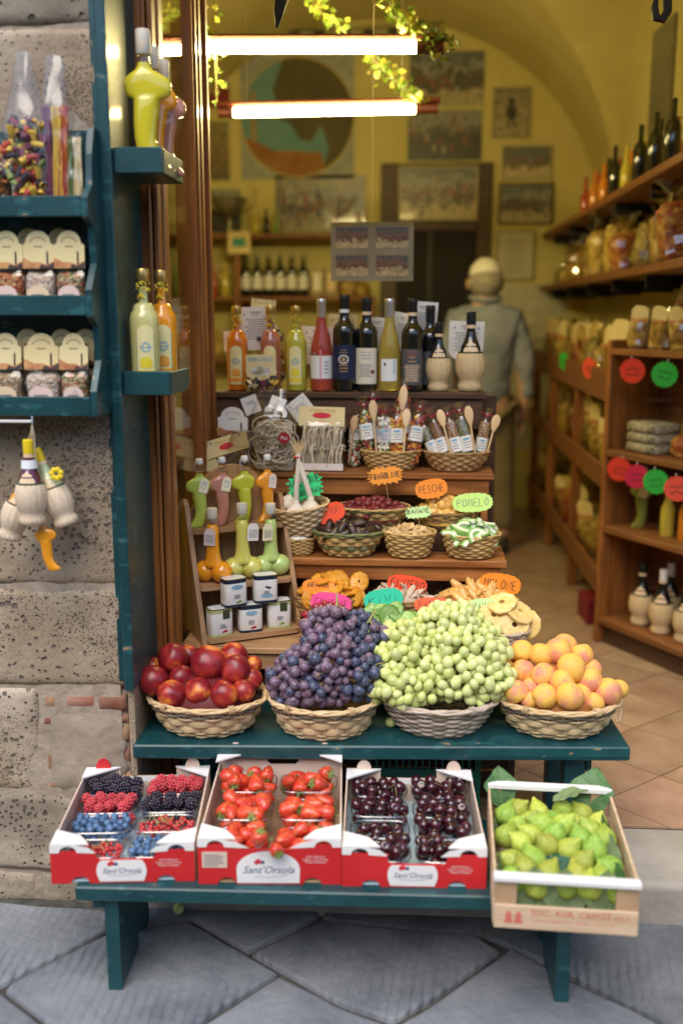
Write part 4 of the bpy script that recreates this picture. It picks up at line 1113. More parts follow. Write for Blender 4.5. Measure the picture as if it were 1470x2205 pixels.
gA = thing('grape_bunch', 'purple black grape bunch at the front left of its basket', 'grapes', (-.26,2.47,.54), group='bunches of black grapes')
gB = thing('grape_bunch', 'blue black grape bunch behind and right of the purple one', 'grapes', (-.13,2.56,.55), group='bunches of black grapes')
nb = grape_heap([gA, gB], [(gbm1, gbm2), (gbm2, gbm1)],
  [((-.255,2.50,.585), (.105,.085,.065), 0), ((-.215,2.505,.635), (.10,.085,.075), 0), ((-.205,2.56,.70), (.072,.07,.07), 0), ((-.135,2.53,.60), (.085,.085,.08), 1), ((-.150,2.585,.680), (.085,.06,.065), 1)],
  .520, .0158, 5, 1.52)
gC = thing('grape_bunch', 'tall green grape bunch on the right of its basket', 'grapes', (.14,2.56,.55), group='bunches of green grapes')
gD = thing('grape_bunch', 'lower green grape bunch spilling over the left of its basket', 'grapes', (-.0,2.52,.55), group='bunches of green grapes')
ng = grape_heap([gC, gD], [(ggm1, ggm2), (ggm2, ggm1)],
  [((.165,2.545,.595), (.105,.085,.07), 0), ((.155,2.57,.660), (.110,.08,.07), 0), ((.118,2.60,.718), (.095,.065,.055), 0), ((-.005,2.52,.580), (.100,.085,.055), 1), ((.02,2.55,.630), (.105,.075,.065), 1), ((.03,2.585,.682), (.088,.06,.048), 1)],
  .520, .0150, 8, 1.50)
sm = MB()
for path in ([(-.190,2.60,.80), (-.188,2.585,.775), (-.192,2.57,.745), (-.205,2.545,.70)], [(-.190,2.575,.755), (-.165,2.56,.735), (-.155,2.55,.71)], [(-.192,2.575,.755), (-.218,2.55,.735), (-.232,2.54,.71)], [(-.188,2.585,.77), (-.175,2.56,.75), (-.172,2.55,.725)]):
    sm.tube([Vector(p)-Vector(gA.location) for p in path], .0032, 6)
sm.build('stem', stem_m, gA, 80)
sm = MB()
for path in ([(-.085,2.60,.755), (-.10,2.58,.735), (-.12,2.57,.71)], [(-.10,2.58,.735), (-.085,2.57,.71)], [(-.125,2.47,.60), (-.12,2.455,.62), (-.115,2.45,.64)]):
    sm.tube([Vector(p)-Vector(gB.location) for p in path], .003, 6)
sm.build('stem', stem_m, gB, 80)
for t, path in ((gC, [(.125,2.61,.785), (.13,2.60,.76), (.14,2.58,.72)]), (gD, [(.03,2.475,.60), (.045,2.47,.615), (.055,2.475,.63)])):
    MB().tube([Vector(p)-Vector(t.location) for p in path], .003, 6).build('stem', stem_m, t, 80)
lg = tag(put('grape', ggm2, None, (-0.040, 2.527, 0.464), (1.3,.2,.3), .0145), 'single loose green grape lying on the teal table', 'grape')
lg2 = tag(put('grape', ggm2, None, (-0.587, 2.328, 0.013), (1.5,.0,.1), .0150), 'single dropped green grape lying on the flagstones', 'grape')
print('grapes', nb, ng)

# ------------------------------------------------------------------ cardboard fruit boxes
red_card = mat('red_printed_card', (.56,.018,.022), .55, (.62,.025,.028), scale=8)
white_gloss = mat('white_printed_card', (.82,.81,.80), .45)
kraft = mat('kraft_card', (.42,.27,.15), .8, (.50,.34,.20), scale=12)
kraft_pink = mat('pale_card', (.66,.50,.40), .75, (.72,.57,.47), scale=10)
liner = mat('blue_white_liner', (.42,.58,.66), .5, (.55,.68,.74), scale=18)
navy = mat('navy_print', (.05,.09,.22), .6)
berry_print = mat('berry_print', (.62,.03,.05), .6)
logo_txt = text_mesh("Sant'Orsola", .030, navy, .35)
small_txt = text_mesh("SANT'ORSOLA\nfragole e piccoli frutti\nPergine Valsugana", .0065, white_gloss)
def arc(cx, cz, rx, rz, a0, a1, n=10):
    return [(cx+rx*cos(rad(a0+(a1-a0)*i/n)), cz+rz*sin(rad(a0+(a1-a0)*i/n))) for i in range(n+1)]
def card_box(label, loc, rotz, w, d, hc, hm, inner, big_logo=False, back_high=False, sticker=False, floor_m=liner, tabs=True):
    t = thing('fruit_box', label, 'box', loc, rotz, 'cardboard fruit boxes on the low bench')
    th = .004
    notch = lambda x: arc(x, 0, .021, .017, 180, 0, 8)
    base = [(0,0)] + [(x, z) for x, z in notch(.065)] + [(x, z) for x, z in notch(w-.065)] + [(w,0)]
    if big_logo: top = [(w,hc-.010), (w-.09,hc-.014), (w-.10,hm), (.10,hm), (.09,hc-.014), (0,hc-.010)]
    else: top = [(w,hc-.014), (w-.088,hc-.014), (w-.088,hm+.006), (w-.094,hm), (.110,hm), (.102,hm+.006), (.102,hc-.014), (0,hc-.014)]
    MB().prism(base+top, 0, th).build('front_panel', red_card, t, 0)
    # white folded corners
    for k, x0 in enumerate((0, w)):
        s = 1 if k == 0 else -1
        cpts = [(x0, hc-.016), (x0, hc+.004), (x0+s*.045, hc+.004), (x0+s*.085, hc-.004), (x0+s*(.102 if not big_logo else .115), hc-.018), (x0+s*.094, hc-.018), (x0+s*.062, hc-.016)]
        cpts += arc(x0+s*.040, hc-.016, .020, .016, 0 if s > 0 else 180, 180 if s > 0 else 0, 8)
        MB().prism(cpts, -.0012, -.0002).build('white_print', white_gloss, t, 0)
        for y0, back in ((.0045, False), (d-.070, True)):
            f = MB().prism([(x0, y0), (x0+s*.085, y0), (x0+s*.06, y0+.038), (x0, y0+.066)] if not back else [(x0, y0+.004), (x0+s*.03, y0+.026), (x0+s*.09, y0+.066), (x0, y0+.066)], hc-.001 + (.03 if back and back_high else 0), hc+.003 + (.03 if back and back_high else 0), 'z')
            f.build('corner_flap', white_gloss, t, 0)
        MB().box(x0 if s > 0 else x0-th, x0+th if s > 0 else x0, th+.0003, d-th-.0003, 0, hc-.002).build('side_panel', kraft_pink, t, 0)
        if tabs:
            tbm = red_card if (label.startswith('red box of mixed') and k == 0) else kraft_pink
            MB().prism(arc(x0+s*.045, hc+.003+(.03 if back_high else 0), .019, .026, 0, 180, 10), d-.012, d-.007).build('locking_tab', tbm, t, 0)
    bh = hc+.03 if back_high else hc
    if back_high: bp = [(0,0), (w,0), (w,bh), (w*.66,bh), (w*.645,bh-.026), (w*.62,bh-.034), (w*.42,bh-.034), (w*.395,bh-.026), (w*.38,bh), (0,bh)]
    else: bp = [(0,0), (w,0), (w,hc), (w-.088,hc), (w-.088,hc-.024), (.088,hc-.024), (.088,hc), (0,hc)]
    MB().prism(bp, d-th, d).build('back_panel', kraft_pink, t, 0)
    if not back_high:
        MB().box(.089, w-.089, d-.0046, d-.0041, hc-.040, hc-.025).build('back_print', white_gloss, t, 0)
        for x0 in (.089, w-.119): MB().prism([(x0,hc-.040), (x0+.03,hc-.040), (x0+.018,hc-.025), (x0,hc-.025)], d-.0052, d-.0047).build('back_print', red_card, t, 0)
    MB().box(th, w-th, th, d-th, .002, .006).build('bottom', floor_m, t, 0)
    # printed oval with the name
    lx = w*.49
    if big_logo: pts = [(lx-.070,.004), (lx+.070,.004)] + arc(lx, .038, .071, .044, 0, 180, 18)
    else: pts = [(lx-.049,.004), (lx+.049,.004)] + arc(lx+.038, .030, .018, .028, -30, 80, 6) + arc(lx-.038, .030, .018, .028, 100, 210, 6)
    pts = [(x, min(z, hm-.002)) for x, z in pts]
    lo = MB().prism(pts, -.0012, -.0003).build('logo_patch', white_gloss, t, 0)
    put('logo_lettering', logo_txt, lo, (lx, -.0018, .030 if not big_logo else .036), None, .62 if not big_logo else .82)
    sw = MB().ribbon([(lx-.03,.020), (lx,.018), (lx+.03,.021), (lx+.045,.026)], .0008, -.0018); sw.build('logo_swash', navy, lo, 0)
    bb = MB(); bz = .047 if not big_logo else .055
    for (dx, dz, r_) in ((-.026,0,.0055), (-.019,.001,.005), (-.022,.005,.004)): bb.ball((lx+dx, -.0014, bz+dz), r_, 10, 6, (1,.15,1))
    bb.build('logo_berries', berry_print, lo, 0)
    MB().ball((lx-.012, -.0014, bz), .0045, 10, 6, (1,.15,1)).build('logo_berry', navy, lo, 0)
    put('side_lettering', small_txt, t, (w-.058, -.0010, hm-.010 if not big_logo else .062))
    if sticker:
        so = MB().box(.010, .066, -.0016, -.0004, .042, .080).build('paper_label', kraft_pink, t, 0)
        q = MB()
        for k in range(6): q.box(.015, .015+R.uniform(.03,.046), -.0022, -.0017, .047+k*.005, .049+k*.005)
        q.build('label_lines', ink_grey, so, 0)
    return t
punnet_me = None
def punnet(label, loc, rotz, w, d, h, par_box=None):
    t = thing('punnet', label, 'punnet', loc, rotz, 'clear plastic punnets')
    b = MB().loft([(.0,w/2,d/2,w*.42,d*.40), (.001,w/2,d/2,w*.44,d*.43), (h*.9,w/2,d/2,w*.485,d*.475), (h,w/2,d/2,w*.5,d*.49), (h,w/2,d/2,w*.475,d*.46)], 28, False, 4.5)
    b.f.append(tuple(range(27, -1, -1))); b.mi.append(0)
    b.build('tray', clear, t, 40)
    MB().tube([(w/2+w*.49*(abs(cos(a))**4.5+abs(sin(a))**4.5)**(-1/4.5)*cos(a), d/2+d*.48*(abs(cos(a))**4.5+abs(sin(a))**4.5)**(-1/4.5)*sin(a), h) for a in [2*pi*i/40 for i in range(40)]], .0020, 5, True).build('rim', film('punnet_rim', (.95,.96,.97), .35, .12), t)
    return t

def world_of(t, p):
    return (Matrix.Translation(t.location) @ Matrix.Rotation(t.rotation_euler.z, 4, 'Z')) @ Vector(p)

# berries
def drupe(name, m, n, r, L, hollow=False):
    b = MB(); g = pi*(3-5**.5)
    for i in range(n):
        v = (i+.5)/n; z = 1-2*v; q = (1-z*z)**.5
        if z < -.86: continue
        b.ball((r*q*cos(i*g), r*q*sin(i*g), r*L*z), r*.36, 7, 5)
    b.ball((0,0,0), r*.9, 8, 6, (1,1,L))
    return b.mesh(name, m, 180)
blackb_m = mat('blackberry_skin', (.010,.010,.022), .16, (.03,.015,.035), scale=50, coat=.7)
raspb_m = mat('raspberry_skin', (.50,.035,.055), .38, (.62,.10,.11), scale=60, sss=.2, sssr=.004, rnd=.12)
blueb_m = mat('blueberry_skin', (.045,.10,.22), .5, (.12,.22,.38), scale=60, rnd=.25)
curr_m = mat('redcurrant_skin', (.48,.012,.02), .12, (.60,.05,.04), scale=60, coat=.8, rnd=.2)
bl_me = drupe('blackberry', blackb_m, 34, .0115, 1.15); ra_me = drupe('raspberry', raspb_m, 34, .0108, 1.2)
bb = MB().ball((0,0,0), .0088, 12, 8, (1,1,.88)); bb.lathe([(.0036,.0070), (.0044,.0086), (.0030,.0080)], 8, cap=False)
bu_me = bb.mesh('blueberry', blueb_m, 80)
def fill_punnet(pun, w, d, h, me, r, n, name, label, cat, grp, seed, dome=.35, flat=True):
    rg = random.Random(seed); pts = []
    for layer in range(2):
        for tr in range(900):
            if len(pts) >= n*(layer+1)//2 + (n//2 if layer else 0): break
            x = rg.uniform(r*1.05, w-r*1.05); y = rg.uniform(r*1.05, d-r*1.05)
            k = 1-((2*x/w-1)**2*.5+(2*y/d-1)**2*.5)
            z = h*(.45 if layer == 0 else .95) + r*dome*k*2 + (0 if layer == 0 else r*.3)
            p = Vector((x, y, z))
            if any((p-q).length < r*1.72 for q in pts): continue
            pts.append(p)
    for p in pts:
        q = world_of(pun, p)
        o = put(name, me, None, q, (rg.uniform(-1.4,1.4), rg.uniform(-1.4,1.4), rg.uniform(0,6)), rg.uniform(.88,1.1))
        tag(o, label, cat, grp)
BZ = .2855
bx1 = card_box('red box of mixed berry punnets at the left end of the bench', (-.790,1.988,BZ), rad(6.0), .322, .395, .092, .058, None)
# punnets: columns left and right, rows from the front
pw, pd, ph = .145, .086, .045
kinds = {(0,3): 'black', (1,3): 'rasp', (0,2): 'rasp', (1,2): 'black', (0,1): 'blue', (1,1): 'currant', (0,0): 'currant', (1,0): 'blue'}
nm = {'black': 'blackberries', 'rasp': 'raspberries', 'blue': 'blueberries', 'currant': 'redcurrants'}
side = ('left', 'right'); rown = ('front', 'second', 'third', 'rear')
for (c, r_), kd in kinds.items():
    lp = (.010+c*.155, .012+r_*.094, .007+.010*(r_ > 0))
    pn = punnet('clear punnet of %s, %s row %s side of the berry box' % (nm[kd], rown[r_], side[c]), world_of(bx1, lp), rad(6.0), pw, pd, ph)
    where = 'in the %s row punnet on the %s of the berry box' % (rown[r_], side[c])
    g = '%s %s' % (nm[kd], where)
    if kd == 'black': fill_punnet(pn, pw, pd, ph, bl_me, .0135, 26, 'blackberry', 'shiny blackberry '+where, 'blackberry', g, 20+c+r_*2)
    elif kd == 'rasp': fill_punnet(pn, pw, pd, ph, ra_me, .0128, 28, 'raspberry', 'pink red raspberry '+where, 'raspberry', g, 30+c+r_*2)
    elif kd == 'blue': fill_punnet(pn, pw, pd, ph, bu_me, .0092, 60, 'blueberry', 'dusty blueberry '+where, 'blueberry', g, 40+c+r_*2)
    else:
        b = MB(); rg = random.Random(50+c)
        for k in range(150):
            x, y = rg.uniform(.01,pw-.01), rg.uniform(.01,pd-.01)
            b.ball((x, y, ph*.7+rg.uniform(-.006,.018)*(1-(2*x/pw-1)**2)), rg.uniform(.0045,.0060), 8, 6)
        o = b.build('redcurrants', curr_m, None, 180); o.location = pn.location; o.rotation_euler = (0,0,rad(6.0))
        tag(o, 'heap of shiny redcurrants %s' % where, 'redcurrants', kind='stuff')
        s_ = MB()
        for k in range(12):
            x, y = rg.uniform(.03,pw-.03), rg.uniform(.02,pd-.02); a = rg.uniform(0,6)
            s_.tube([(x,y,ph*1.0+.006), (x+.012*cos(a),y+.012*sin(a),ph*1.0+.014), (x+.026*cos(a+.4),y+.026*sin(a+.4),ph*1.0+.010)], .0009, 4)
        s_.build('stalks', stem_m, o)

# strawberries
straw_m = mat('strawberry_skin', (.62,.028,.018), .3, (.70,.09,.035), scale=30, coat=.5, sss=.15, sssr=.005, rnd=.1)
def seeded(m):
    N, L, b = nodes_of(m); src = b.inputs['Base Color'].links[0].from_socket
    tc = N.new('ShaderNodeTexCoord'); v = N.new('ShaderNodeTexVoronoi'); v.inputs['Scale'].default_value = 220; L.new(tc.outputs['Object'], v.inputs[0])
    mr = N.new('ShaderNodeMapRange'); mr.inputs[1].default_value = .16; mr.inputs[2].default_value = .26; L.new(v.outputs[0], mr.inputs[0])
    mx = N.new('ShaderNodeMix'); mx.data_type = 'RGBA'; mx.inputs[6].default_value = (.72,.42,.10,1); L.new(mr.outputs[0], mx.inputs[0]); L.new(src, mx.inputs[7]); L.new(mx.outputs[2], b.inputs['Base Color'])
    bp = N.new('ShaderNodeBump'); bp.inputs['Strength'].default_value = .5; bp.inputs['Distance'].default_value = .002; L.new(v.outputs[0], bp.inputs['Height']); L.new(bp.outputs[0], b.inputs['Normal'])
seeded(straw_m)
sb = MB().lathe([(.001,-.021), (.006,-.018), (.0115,-.008), (.0155,.003), (.0158,.010), (.012,.015), (.004,.0165)], 16)
for i, (x, y, z) in enumerate(sb.v):
    k = 1+.10*noise.noise((x*60, y*60, z*60)); sb.v[i] = (x*k, y*k*.92, z)
str_me = sb.mesh('strawberry', straw_m, 180)
leaf_g = mat('calyx_green', (.14,.26,.05), .6, (.30,.42,.14), scale=60)
cl = MB()
for k in range(8):
    a = 2*pi*k/8
    cl.add([(0,0,.0165), (.006*cos(a-.35),.006*sin(a-.35),.0175), (.0135*cos(a),.0135*sin(a),.0155+.004*(k % 2)), (.006*cos(a+.35),.006*sin(a+.35),.0175)], [(0,1,2,3)])
cl.tube([(0,0,.016), (.001,0,.022), (.003,.001,.026)], .0012, 5)
cal_me = cl.mesh('calyx', leaf_g, 0)
def strawberry(p, rot, s, label, grp):
    o = put('strawberry', str_me, None, p, rot, s); tag(o, label, 'strawberry', grp)
    put('calyx', cal_me, o)
bx2 = card_box('tall red box of strawberry punnets, second crate on the bench', (-.460,2.010,BZ), rad(3.6), .322, .395, .108, .086, None, True, True, True, kraft)
for c in range(2):
    for r_ in range(3):
        lp = (.012+c*.153, .022+r_*.113, .010+.014*r_)
        pn = punnet('clear punnet of strawberries, %s row %s side of the tall red box' % (('front','middle','rear')[r_], side[c]), world_of(bx2, lp), rad(3.6), .146, .108, .058)
        rg = random.Random(70+c*3+r_); lab = 'ripe strawberry in the %s punnet on the %s of the strawberry box' % (('front','middle','rear')[r_], side[c])
        pts = []
        for tr in range(500):
            if len(pts) > 14: break
            lay = 0 if len(pts) < 7 else 1
            p = Vector((rg.uniform(.022,.124), rg.uniform(.02,.088), .032+lay*.030+rg.uniform(-.004,.012)))
            if any((p-q).length < .028 for q in pts): continue
            pts.append(p)
            strawberry(world_of(pn, p), (rg.uniform(1.2,2.3)*rg.choice((-1,1)), rg.uniform(-.5,.5), rg.uniform(0,6)), rg.uniform(1.1,1.42), lab, lab.replace('ripe strawberry', 'strawberries'))
strawberry((-0.316, 1.985, 0.417), (.2,.1,.5), 1.15, 'single strawberry tumbling over the front of its box', None)
strawberry((-0.281, 2.000, 0.384), (1.7,.9,.5), 1.1, 'dark strawberry lying at the front rim of its box', None)

# cherries
cherry_m = mat('cherry_skin', (.020,.003,.008), .10, (.065,.006,.012), scale=1.2, detail=2, coat=.9, rnd=.3)
ch = MB().ball((0,0,0), 1, 16, 12)
for i, (x, y, z) in enumerate(ch.v):
    ch.v[i] = (x*1.04, y*(.96 if x > 0 else 1.0), z*.93 - .30*max(0, z)**9)
che_me = ch.mesh('cherry', cherry_m, 180)
cst_me = MB().tube([(0,0,.62), (.12,.05,1.3), (.4,.1,2.0), (.9,.1,2.7)], .055, 5).mesh('stalk', stem_m, 80)
bx3 = card_box('red box heaped with dark cherries, third crate on the bench', (-.137,2.024,BZ), rad(2.0), .322, .395, .094, .056, None)
for c in range(2):
    for r_ in range(4):
        lp = (.014+c*.152, .010+r_*.094, .008+.004*r_)
        pn = punnet('clear punnet of cherries, %s row %s side of the cherry box' % (rown[r_], side[c]), world_of(bx3, lp), rad(2.0), .142, .088, .046)
        rg = random.Random(90+c*4+r_); pts = []
        lab = 'glossy dark cherry in the %s row on the %s of the cherry box' % (rown[r_], side[c])
        for tr in range(700):
            if len(pts) > 18: break
            lay = 0 if len(pts) < 9 else 1
            p = Vector((rg.uniform(.014,.128), rg.uniform(.012,.078), .034+lay*.022+rg.uniform(-.003,.006)))
            if any((p-q).length < .0262 for q in pts): continue
            pts.append(p)
            o = put('cherry', che_me, None, world_of(pn, p), (rg.uniform(-1.4,1.4), rg.uniform(-1.4,1.4), rg.uniform(0,6)), rg.uniform(.0142,.0164)); tag(o, lab, 'cherry', lab.replace('glossy dark cherry', 'cherries'))
            if rg.random() < .22: put('stalk', cst_me, o)

# ------------------------------------------------------------------ fig crate
fc = thing('fig_crate', 'pale wooden crate of green figs jutting over the bench end', 'crate', (.190,1.893,BZ), rad(-2.5))
W2, D2 = .294, .42
crate_print = mat('faded_red_print', (.62,.16,.12), .7)
MB().box(0, W2, 0, .006, 0, .054, .0015).build('front_board', wood_pale, fc, 30)
MB().box(-.003, W2+.003, -.002, .022, .106, .119, .002).build('front_rail', white_gloss, fc, 30)
MB().box(0, W2, D2-.006, D2, 0, .045, .0015).build('back_board', wood_pale, fc, 30)
MB().box(-.003, W2+.003, D2-.02, D2+.002, .112, .126, .002).build('back_rail', white_gloss, fc, 30)
for x0 in (0, W2-.046):
    MB().box(x0, x0+.046, .0065, .014, .0, .1055, .001).build('corner_post', kraft, fc, 30)
    MB().box(x0, x0+.030, D2-.014, D2-.0065, .0, .1115, .001).build('corner_post', kraft, fc, 30)
for x0 in (-.002, W2-.004):
    MB().box(x0, x0+.006, .0145, D2-.0145, .0, .055, .0015).build('side_board', wood_pale, fc, 30)
    MB().box(x0, x0+.006, .0145, D2-.0145, .062, .112, .0015).build('side_board', wood_pale, fc, 30)
for k in range(5): MB().box(.006, W2-.006, .015+k*.08, .015+k*.08+.07, .002, .006).build('bottom_slat', wood_pale, fc, 0)
t1 = text_mesh('SOC. AGR. CAM.ST s.r.l.', .0195, crate_print); put('crate_lettering', t1, fc, (W2*.60, -.0008, .040))
t2 = text_mesh('FRUTTA   PRODOTTO   ORIGINE   ITALIA   CAT. I', .0075, crate_print); put('crate_lettering', t2, fc, (W2*.57, -.0008, .021))
em = MB()
for cx in (.030, .050): em.prism([(cx-.009,.014), (cx+.009,.014), (cx+.006,.024), (cx+.007,.030), (cx+.003,.040), (cx-.003,.040), (cx-.007,.030), (cx-.006,.024)], -.0012, -.0004)
em.build('crate_emblem', crate_print, fc, 0)
fig_m = mat('fig_skin', (.27,.40,.045), .5, (.48,.58,.10), scale=2.2, detail=6, lo=.35, hi=.68, rnd=.22, hrnd=.035, coat=.0, bump=.2, bscale=10, stretch=(1.6,1.6,.5))
fg = MB().lathe([(.02,-.92), (.45,-.88), (.80,-.68), (.99,-.30), (1.0,.06), (.88,.42), (.66,.74), (.42,1.0), (.25,1.20), (.17,1.34), (.13,1.42), (.05,1.44)], 18)
for i, (x, y, z) in enumerate(fg.v):
    a = math.atan2(y, x); k = 1+.03*cos(5*a)+.05*noise.noise((x*1.3, y*1.3, z*1.3)); fg.v[i] = (x*k+.05*max(0,z)**2, y*k, z)
fig_me = fg.mesh('fig', fig_m, 180)
rg = random.Random(17); rowsf = 8; k_ = 0
for j in range(rowsf):
    nn_ = 5 if j % 2 == 0 else 4
    for i in range(nn_):
        if (j, i) == (2, 2): continue
        x = .038 + (W2-.076)*((i+(.0 if nn_ == 5 else .5))/4.0) + rg.uniform(-.006,.006); y = .048+j*.0465+rg.uniform(-.006,.006)
        z = .072 + rg.uniform(-.004,.010) + (.010 if j in (3,4,5) else 0)
        o = put('fig', fig_me, None, world_of(fc, (x, y, z)), (rg.uniform(-1.0,.9), rg.uniform(-.95,.95), rg.uniform(0,6)), rg.uniform(.0245,.0290))
        tag(o, 'green fig, %s from the left in the %s row from the front of the crate' % (ORD(i), ORD(j)), 'fig', 'figs in the wooden crate')
for q in range(26):
    x, y = rg.uniform(.04,W2-.04), rg.uniform(.05,D2-.06)
    tag(put('fig', fig_me, None, world_of(fc, (x, y, .036)), (rg.uniform(-2,2), rg.uniform(-2,2), 0), .026), 'green fig half buried in the lower layer of the crate', 'fig', 'buried figs in the wooden crate')
figleaf = mat('fig_leaf', (.045,.12,.035), .5, (.09,.19,.06), scale=25, bump=.3, bscale=30, rnd=.15)
figleaf2 = mat('fig_leaf_back', (.16,.23,.10), .6, (.22,.29,.14), scale=25, bump=.4, bscale=30, rnd=.12)
def leaf(label, loc, rot, L, Wd, m, bend=.3):
    def fn(u, v):
        w = (2*u-1); s = sin(pi*min(.999, v**.8))**.75 if v > 0 else 0
        x = w*Wd/2*(s+.02)*(1+.13*cos(11*v)); return (x, v*L, -bend*L*(v-.5)**2 + .16*abs(x)+.002*sin(20*v+6*w))
    b = MB().grid(fn, 8, 14)
    o = b.build('fig_leaf', m, None, 60); o.location = loc; o.rotation_euler = rot
    MB().tube([(0, v/8*L, -bend*L*(v/8-.5)**2+.0005) for v in range(9)], .0011, 4).build('midrib', figleaf2, o)
    for sgn in (-1, 1):
        for q in range(3):
            v0 = .2+.2*q; MB().tube([(0, v0*L, -bend*L*(v0-.5)**2+.0005), (sgn*Wd*.30, (v0+.17)*L, -bend*L*(v0-.33)**2+.16*Wd*.30+.001)], .0007, 4).build('vein', figleaf2, o)
    tag(o, label, 'leaf', 'fig leaves lining the crate')
fr = lambda p: tuple(world_of(fc, p))
leaf('dark fig leaf standing at the back left corner of the crate', fr((.035,D2-.03,.07)), (rad(62),0,rad(10)), .10, .08, figleaf)
leaf('dark fig leaf standing at the back right corner of the crate', fr((W2-.055,D2-.03,.06)), (rad(58),0,rad(-25)), .12, .10, figleaf)
leaf('fig leaf lying flat across the middle of the crate back', fr((.15,D2-.06,.115)), (rad(15),0,rad(-80)), .09, .045, figleaf2)
leaf('fig leaf along the right side board near the back', fr((W2-.012,D2-.17,.05)), (rad(20),rad(-70),rad(5)), .13, .09, figleaf)
leaf('curled grey green fig leaf along the right side in the middle', fr((W2-.018,.15,.06)), (rad(15),rad(-60),rad(8)), .12, .085, figleaf2)
leaf('fig leaf hugging the right side near the front', fr((W2-.012,.05,.05)), (rad(18),rad(-65),rad(5)), .12, .08, figleaf)
leaf('fig leaf along the left side board near the back', fr((.012,.27,.055)), (rad(12),rad(70),0), .11, .07, figleaf2)
leaf('fig leaf along the left side board near the front', fr((.012,.06,.055)), (rad(12),rad(70),0), .11, .08, figleaf2)
leaf('dark fig leaf showing in the gap between the figs', fr((.15,.11,.062)), (rad(12),0,rad(15)), .10, .07, mat('blue_green_leaf', (.03,.10,.07), .45, (.05,.14,.10), scale=20))
for k, (x, w_, lb) in enumerate(((.085,.075,'left'), (.150,.085,'middle'), (.235,.085,'right'))):
    leaf('grey green fig leaf behind the front gap of the crate, %s' % lb, fr((x,.030,.012)), (rad(78),0,rad((-6,4,-3)[k])), .105, w_*1.15, figleaf2, .1)
leaf('narrow fig leaf in the front gap beside the left post', fr((.052,.034,.012)), (rad(80),0,rad(3)), .10, .04, figleaf2, .1)

# ------------------------------------------------------------------ small baskets of dried fruit
Go, Gr, Br = wk_gold, wk_green, wk_brown
rowsC = [(.5,.7,Go)]*8
rowsD = [(.6,.45,Go), (.9,.3,Go), (.9,.3,Gr), (.9,.3,Go), (.9,.3,Go), (.6,.5,Gr)]
rowsE = [(.5,.55,Br)]*7
dates_b = basket('gold and green woven basket of dark dates', (-.183,3.005,.813), (.113,.088), (.062,.050), .078, rowsD, 26, (wk_green,.005), wk_gold, .0018, .0032)
bana_b = basket('tight coiled tan basket of banana chips', (.005,2.995,.813), (.079,.066), (.052,.044), .078, rowsC, 20, (wk_gold,.0045), wk_gold, .0016, .0028, curve=.6)
pome_b = basket('tight coiled tan basket of candied pomelo', (.193,2.998,.813), (.088,.070), (.056,.046), .074, rowsC, 22, (wk_gold,.0045), wk_gold, .0016, .0028, curve=.6)
frag_b = basket('woven basket of dried strawberries in the rear row', (-.110,3.095,.8765), (.114,.082), (.07,.036), .072, rowsD, 26, (wk_gold,.005), wk_gold, .0018, .0032)
pesc_b = basket('brown reed basket of dried peaches in the rear row', (.115,3.100,.8765), (.108,.076), (.07,.032), .062, rowsE, 24, (wk_brown,.0045), wk_brown, .0016, .003)
smal_b = basket('small tan basket tucked under the garlic basket', (-.335,3.0,.813), (.046,.042), (.036,.03), .052, rowsC, 16, (wk_gold,.004), wk_gold, .0015, .0024)
garl_b = basket('open pale wicker basket of garlic heads', (-.325,3.03,.872), (.088,.078), (.05,.045), .095, [(.5,.6,wk_pale)]*9, 20, (wk_pale,.0055), wk_pale, .0022, .004, curve=.7, tilt=(rad(6), rad(-6), 0))
MB().ball((0,0,.045), .038, 12, 8, (1,1,.5)).build('paper_lining', paper, smal_b)
past_b = basket('tan wicker basket of clear pasta tubes with wooden spoons', (-.060,3.228,1.0465), (.098,.070), (.066,.048), .064, [(.5,.6,wk_gold)]*8, 22, (wk_gold,.0045), wk_gold, .0018, .003)
spic_b = basket('brown checked basket of herb tubes with wooden spoons', (.152,3.225,1.0465), (.106,.072), (.066,.048), .062, [(.7,.35,Br)]*6, 26, (wk_brown,.0045), wk_gold, .002, .003)
L0 = .6005
oran_b = basket('low basket of dried orange slices', (-.235,2.905,L0), (.105,.062), (.08,.048), .105, rowsE, 20, (wk_brown,.004), wk_brown, .0016, .003)
ging_b = basket('low basket of candied ginger slices', (-.022,2.905,L0), (.095,.062), (.075,.048), .105, rowsE, 20, (wk_brown,.004), wk_brown, .0016, .003)
melo_b = basket('low basket of dried melon pieces', (.205,2.905,L0), (.125,.062), (.10,.048), .105, rowsE, 22, (wk_pale,.004), wk_brown, .0016, .003)
cher_b = basket('low basket of dried cherries behind the black grapes', (-.23,2.775,L0), (.085,.056), (.07,.045), .075, rowsE, 18, (wk_brown,.004), wk_brown, .0016, .003)
kiwi_b = basket('low basket of candied kiwi slices', (-.055,2.775,L0), (.085,.056), (.07,.045), .075, rowsE, 18, (wk_brown,.004), wk_brown, .0016, .003)
papa_b = basket('low basket of candied papaya slices', (.105,2.775,L0), (.075,.056), (.06,.045), .075, rowsE, 18, (wk_brown,.004), wk_brown, .0016, .003)
pine_b = basket('low basket of candied pineapple rings', (.262,2.782,L0), (.088,.058), (.072,.045), .05, [(.5,.6,wk_whit)]*6, 20, (wk_whit,.0055), wk_whit, .0016, .003)

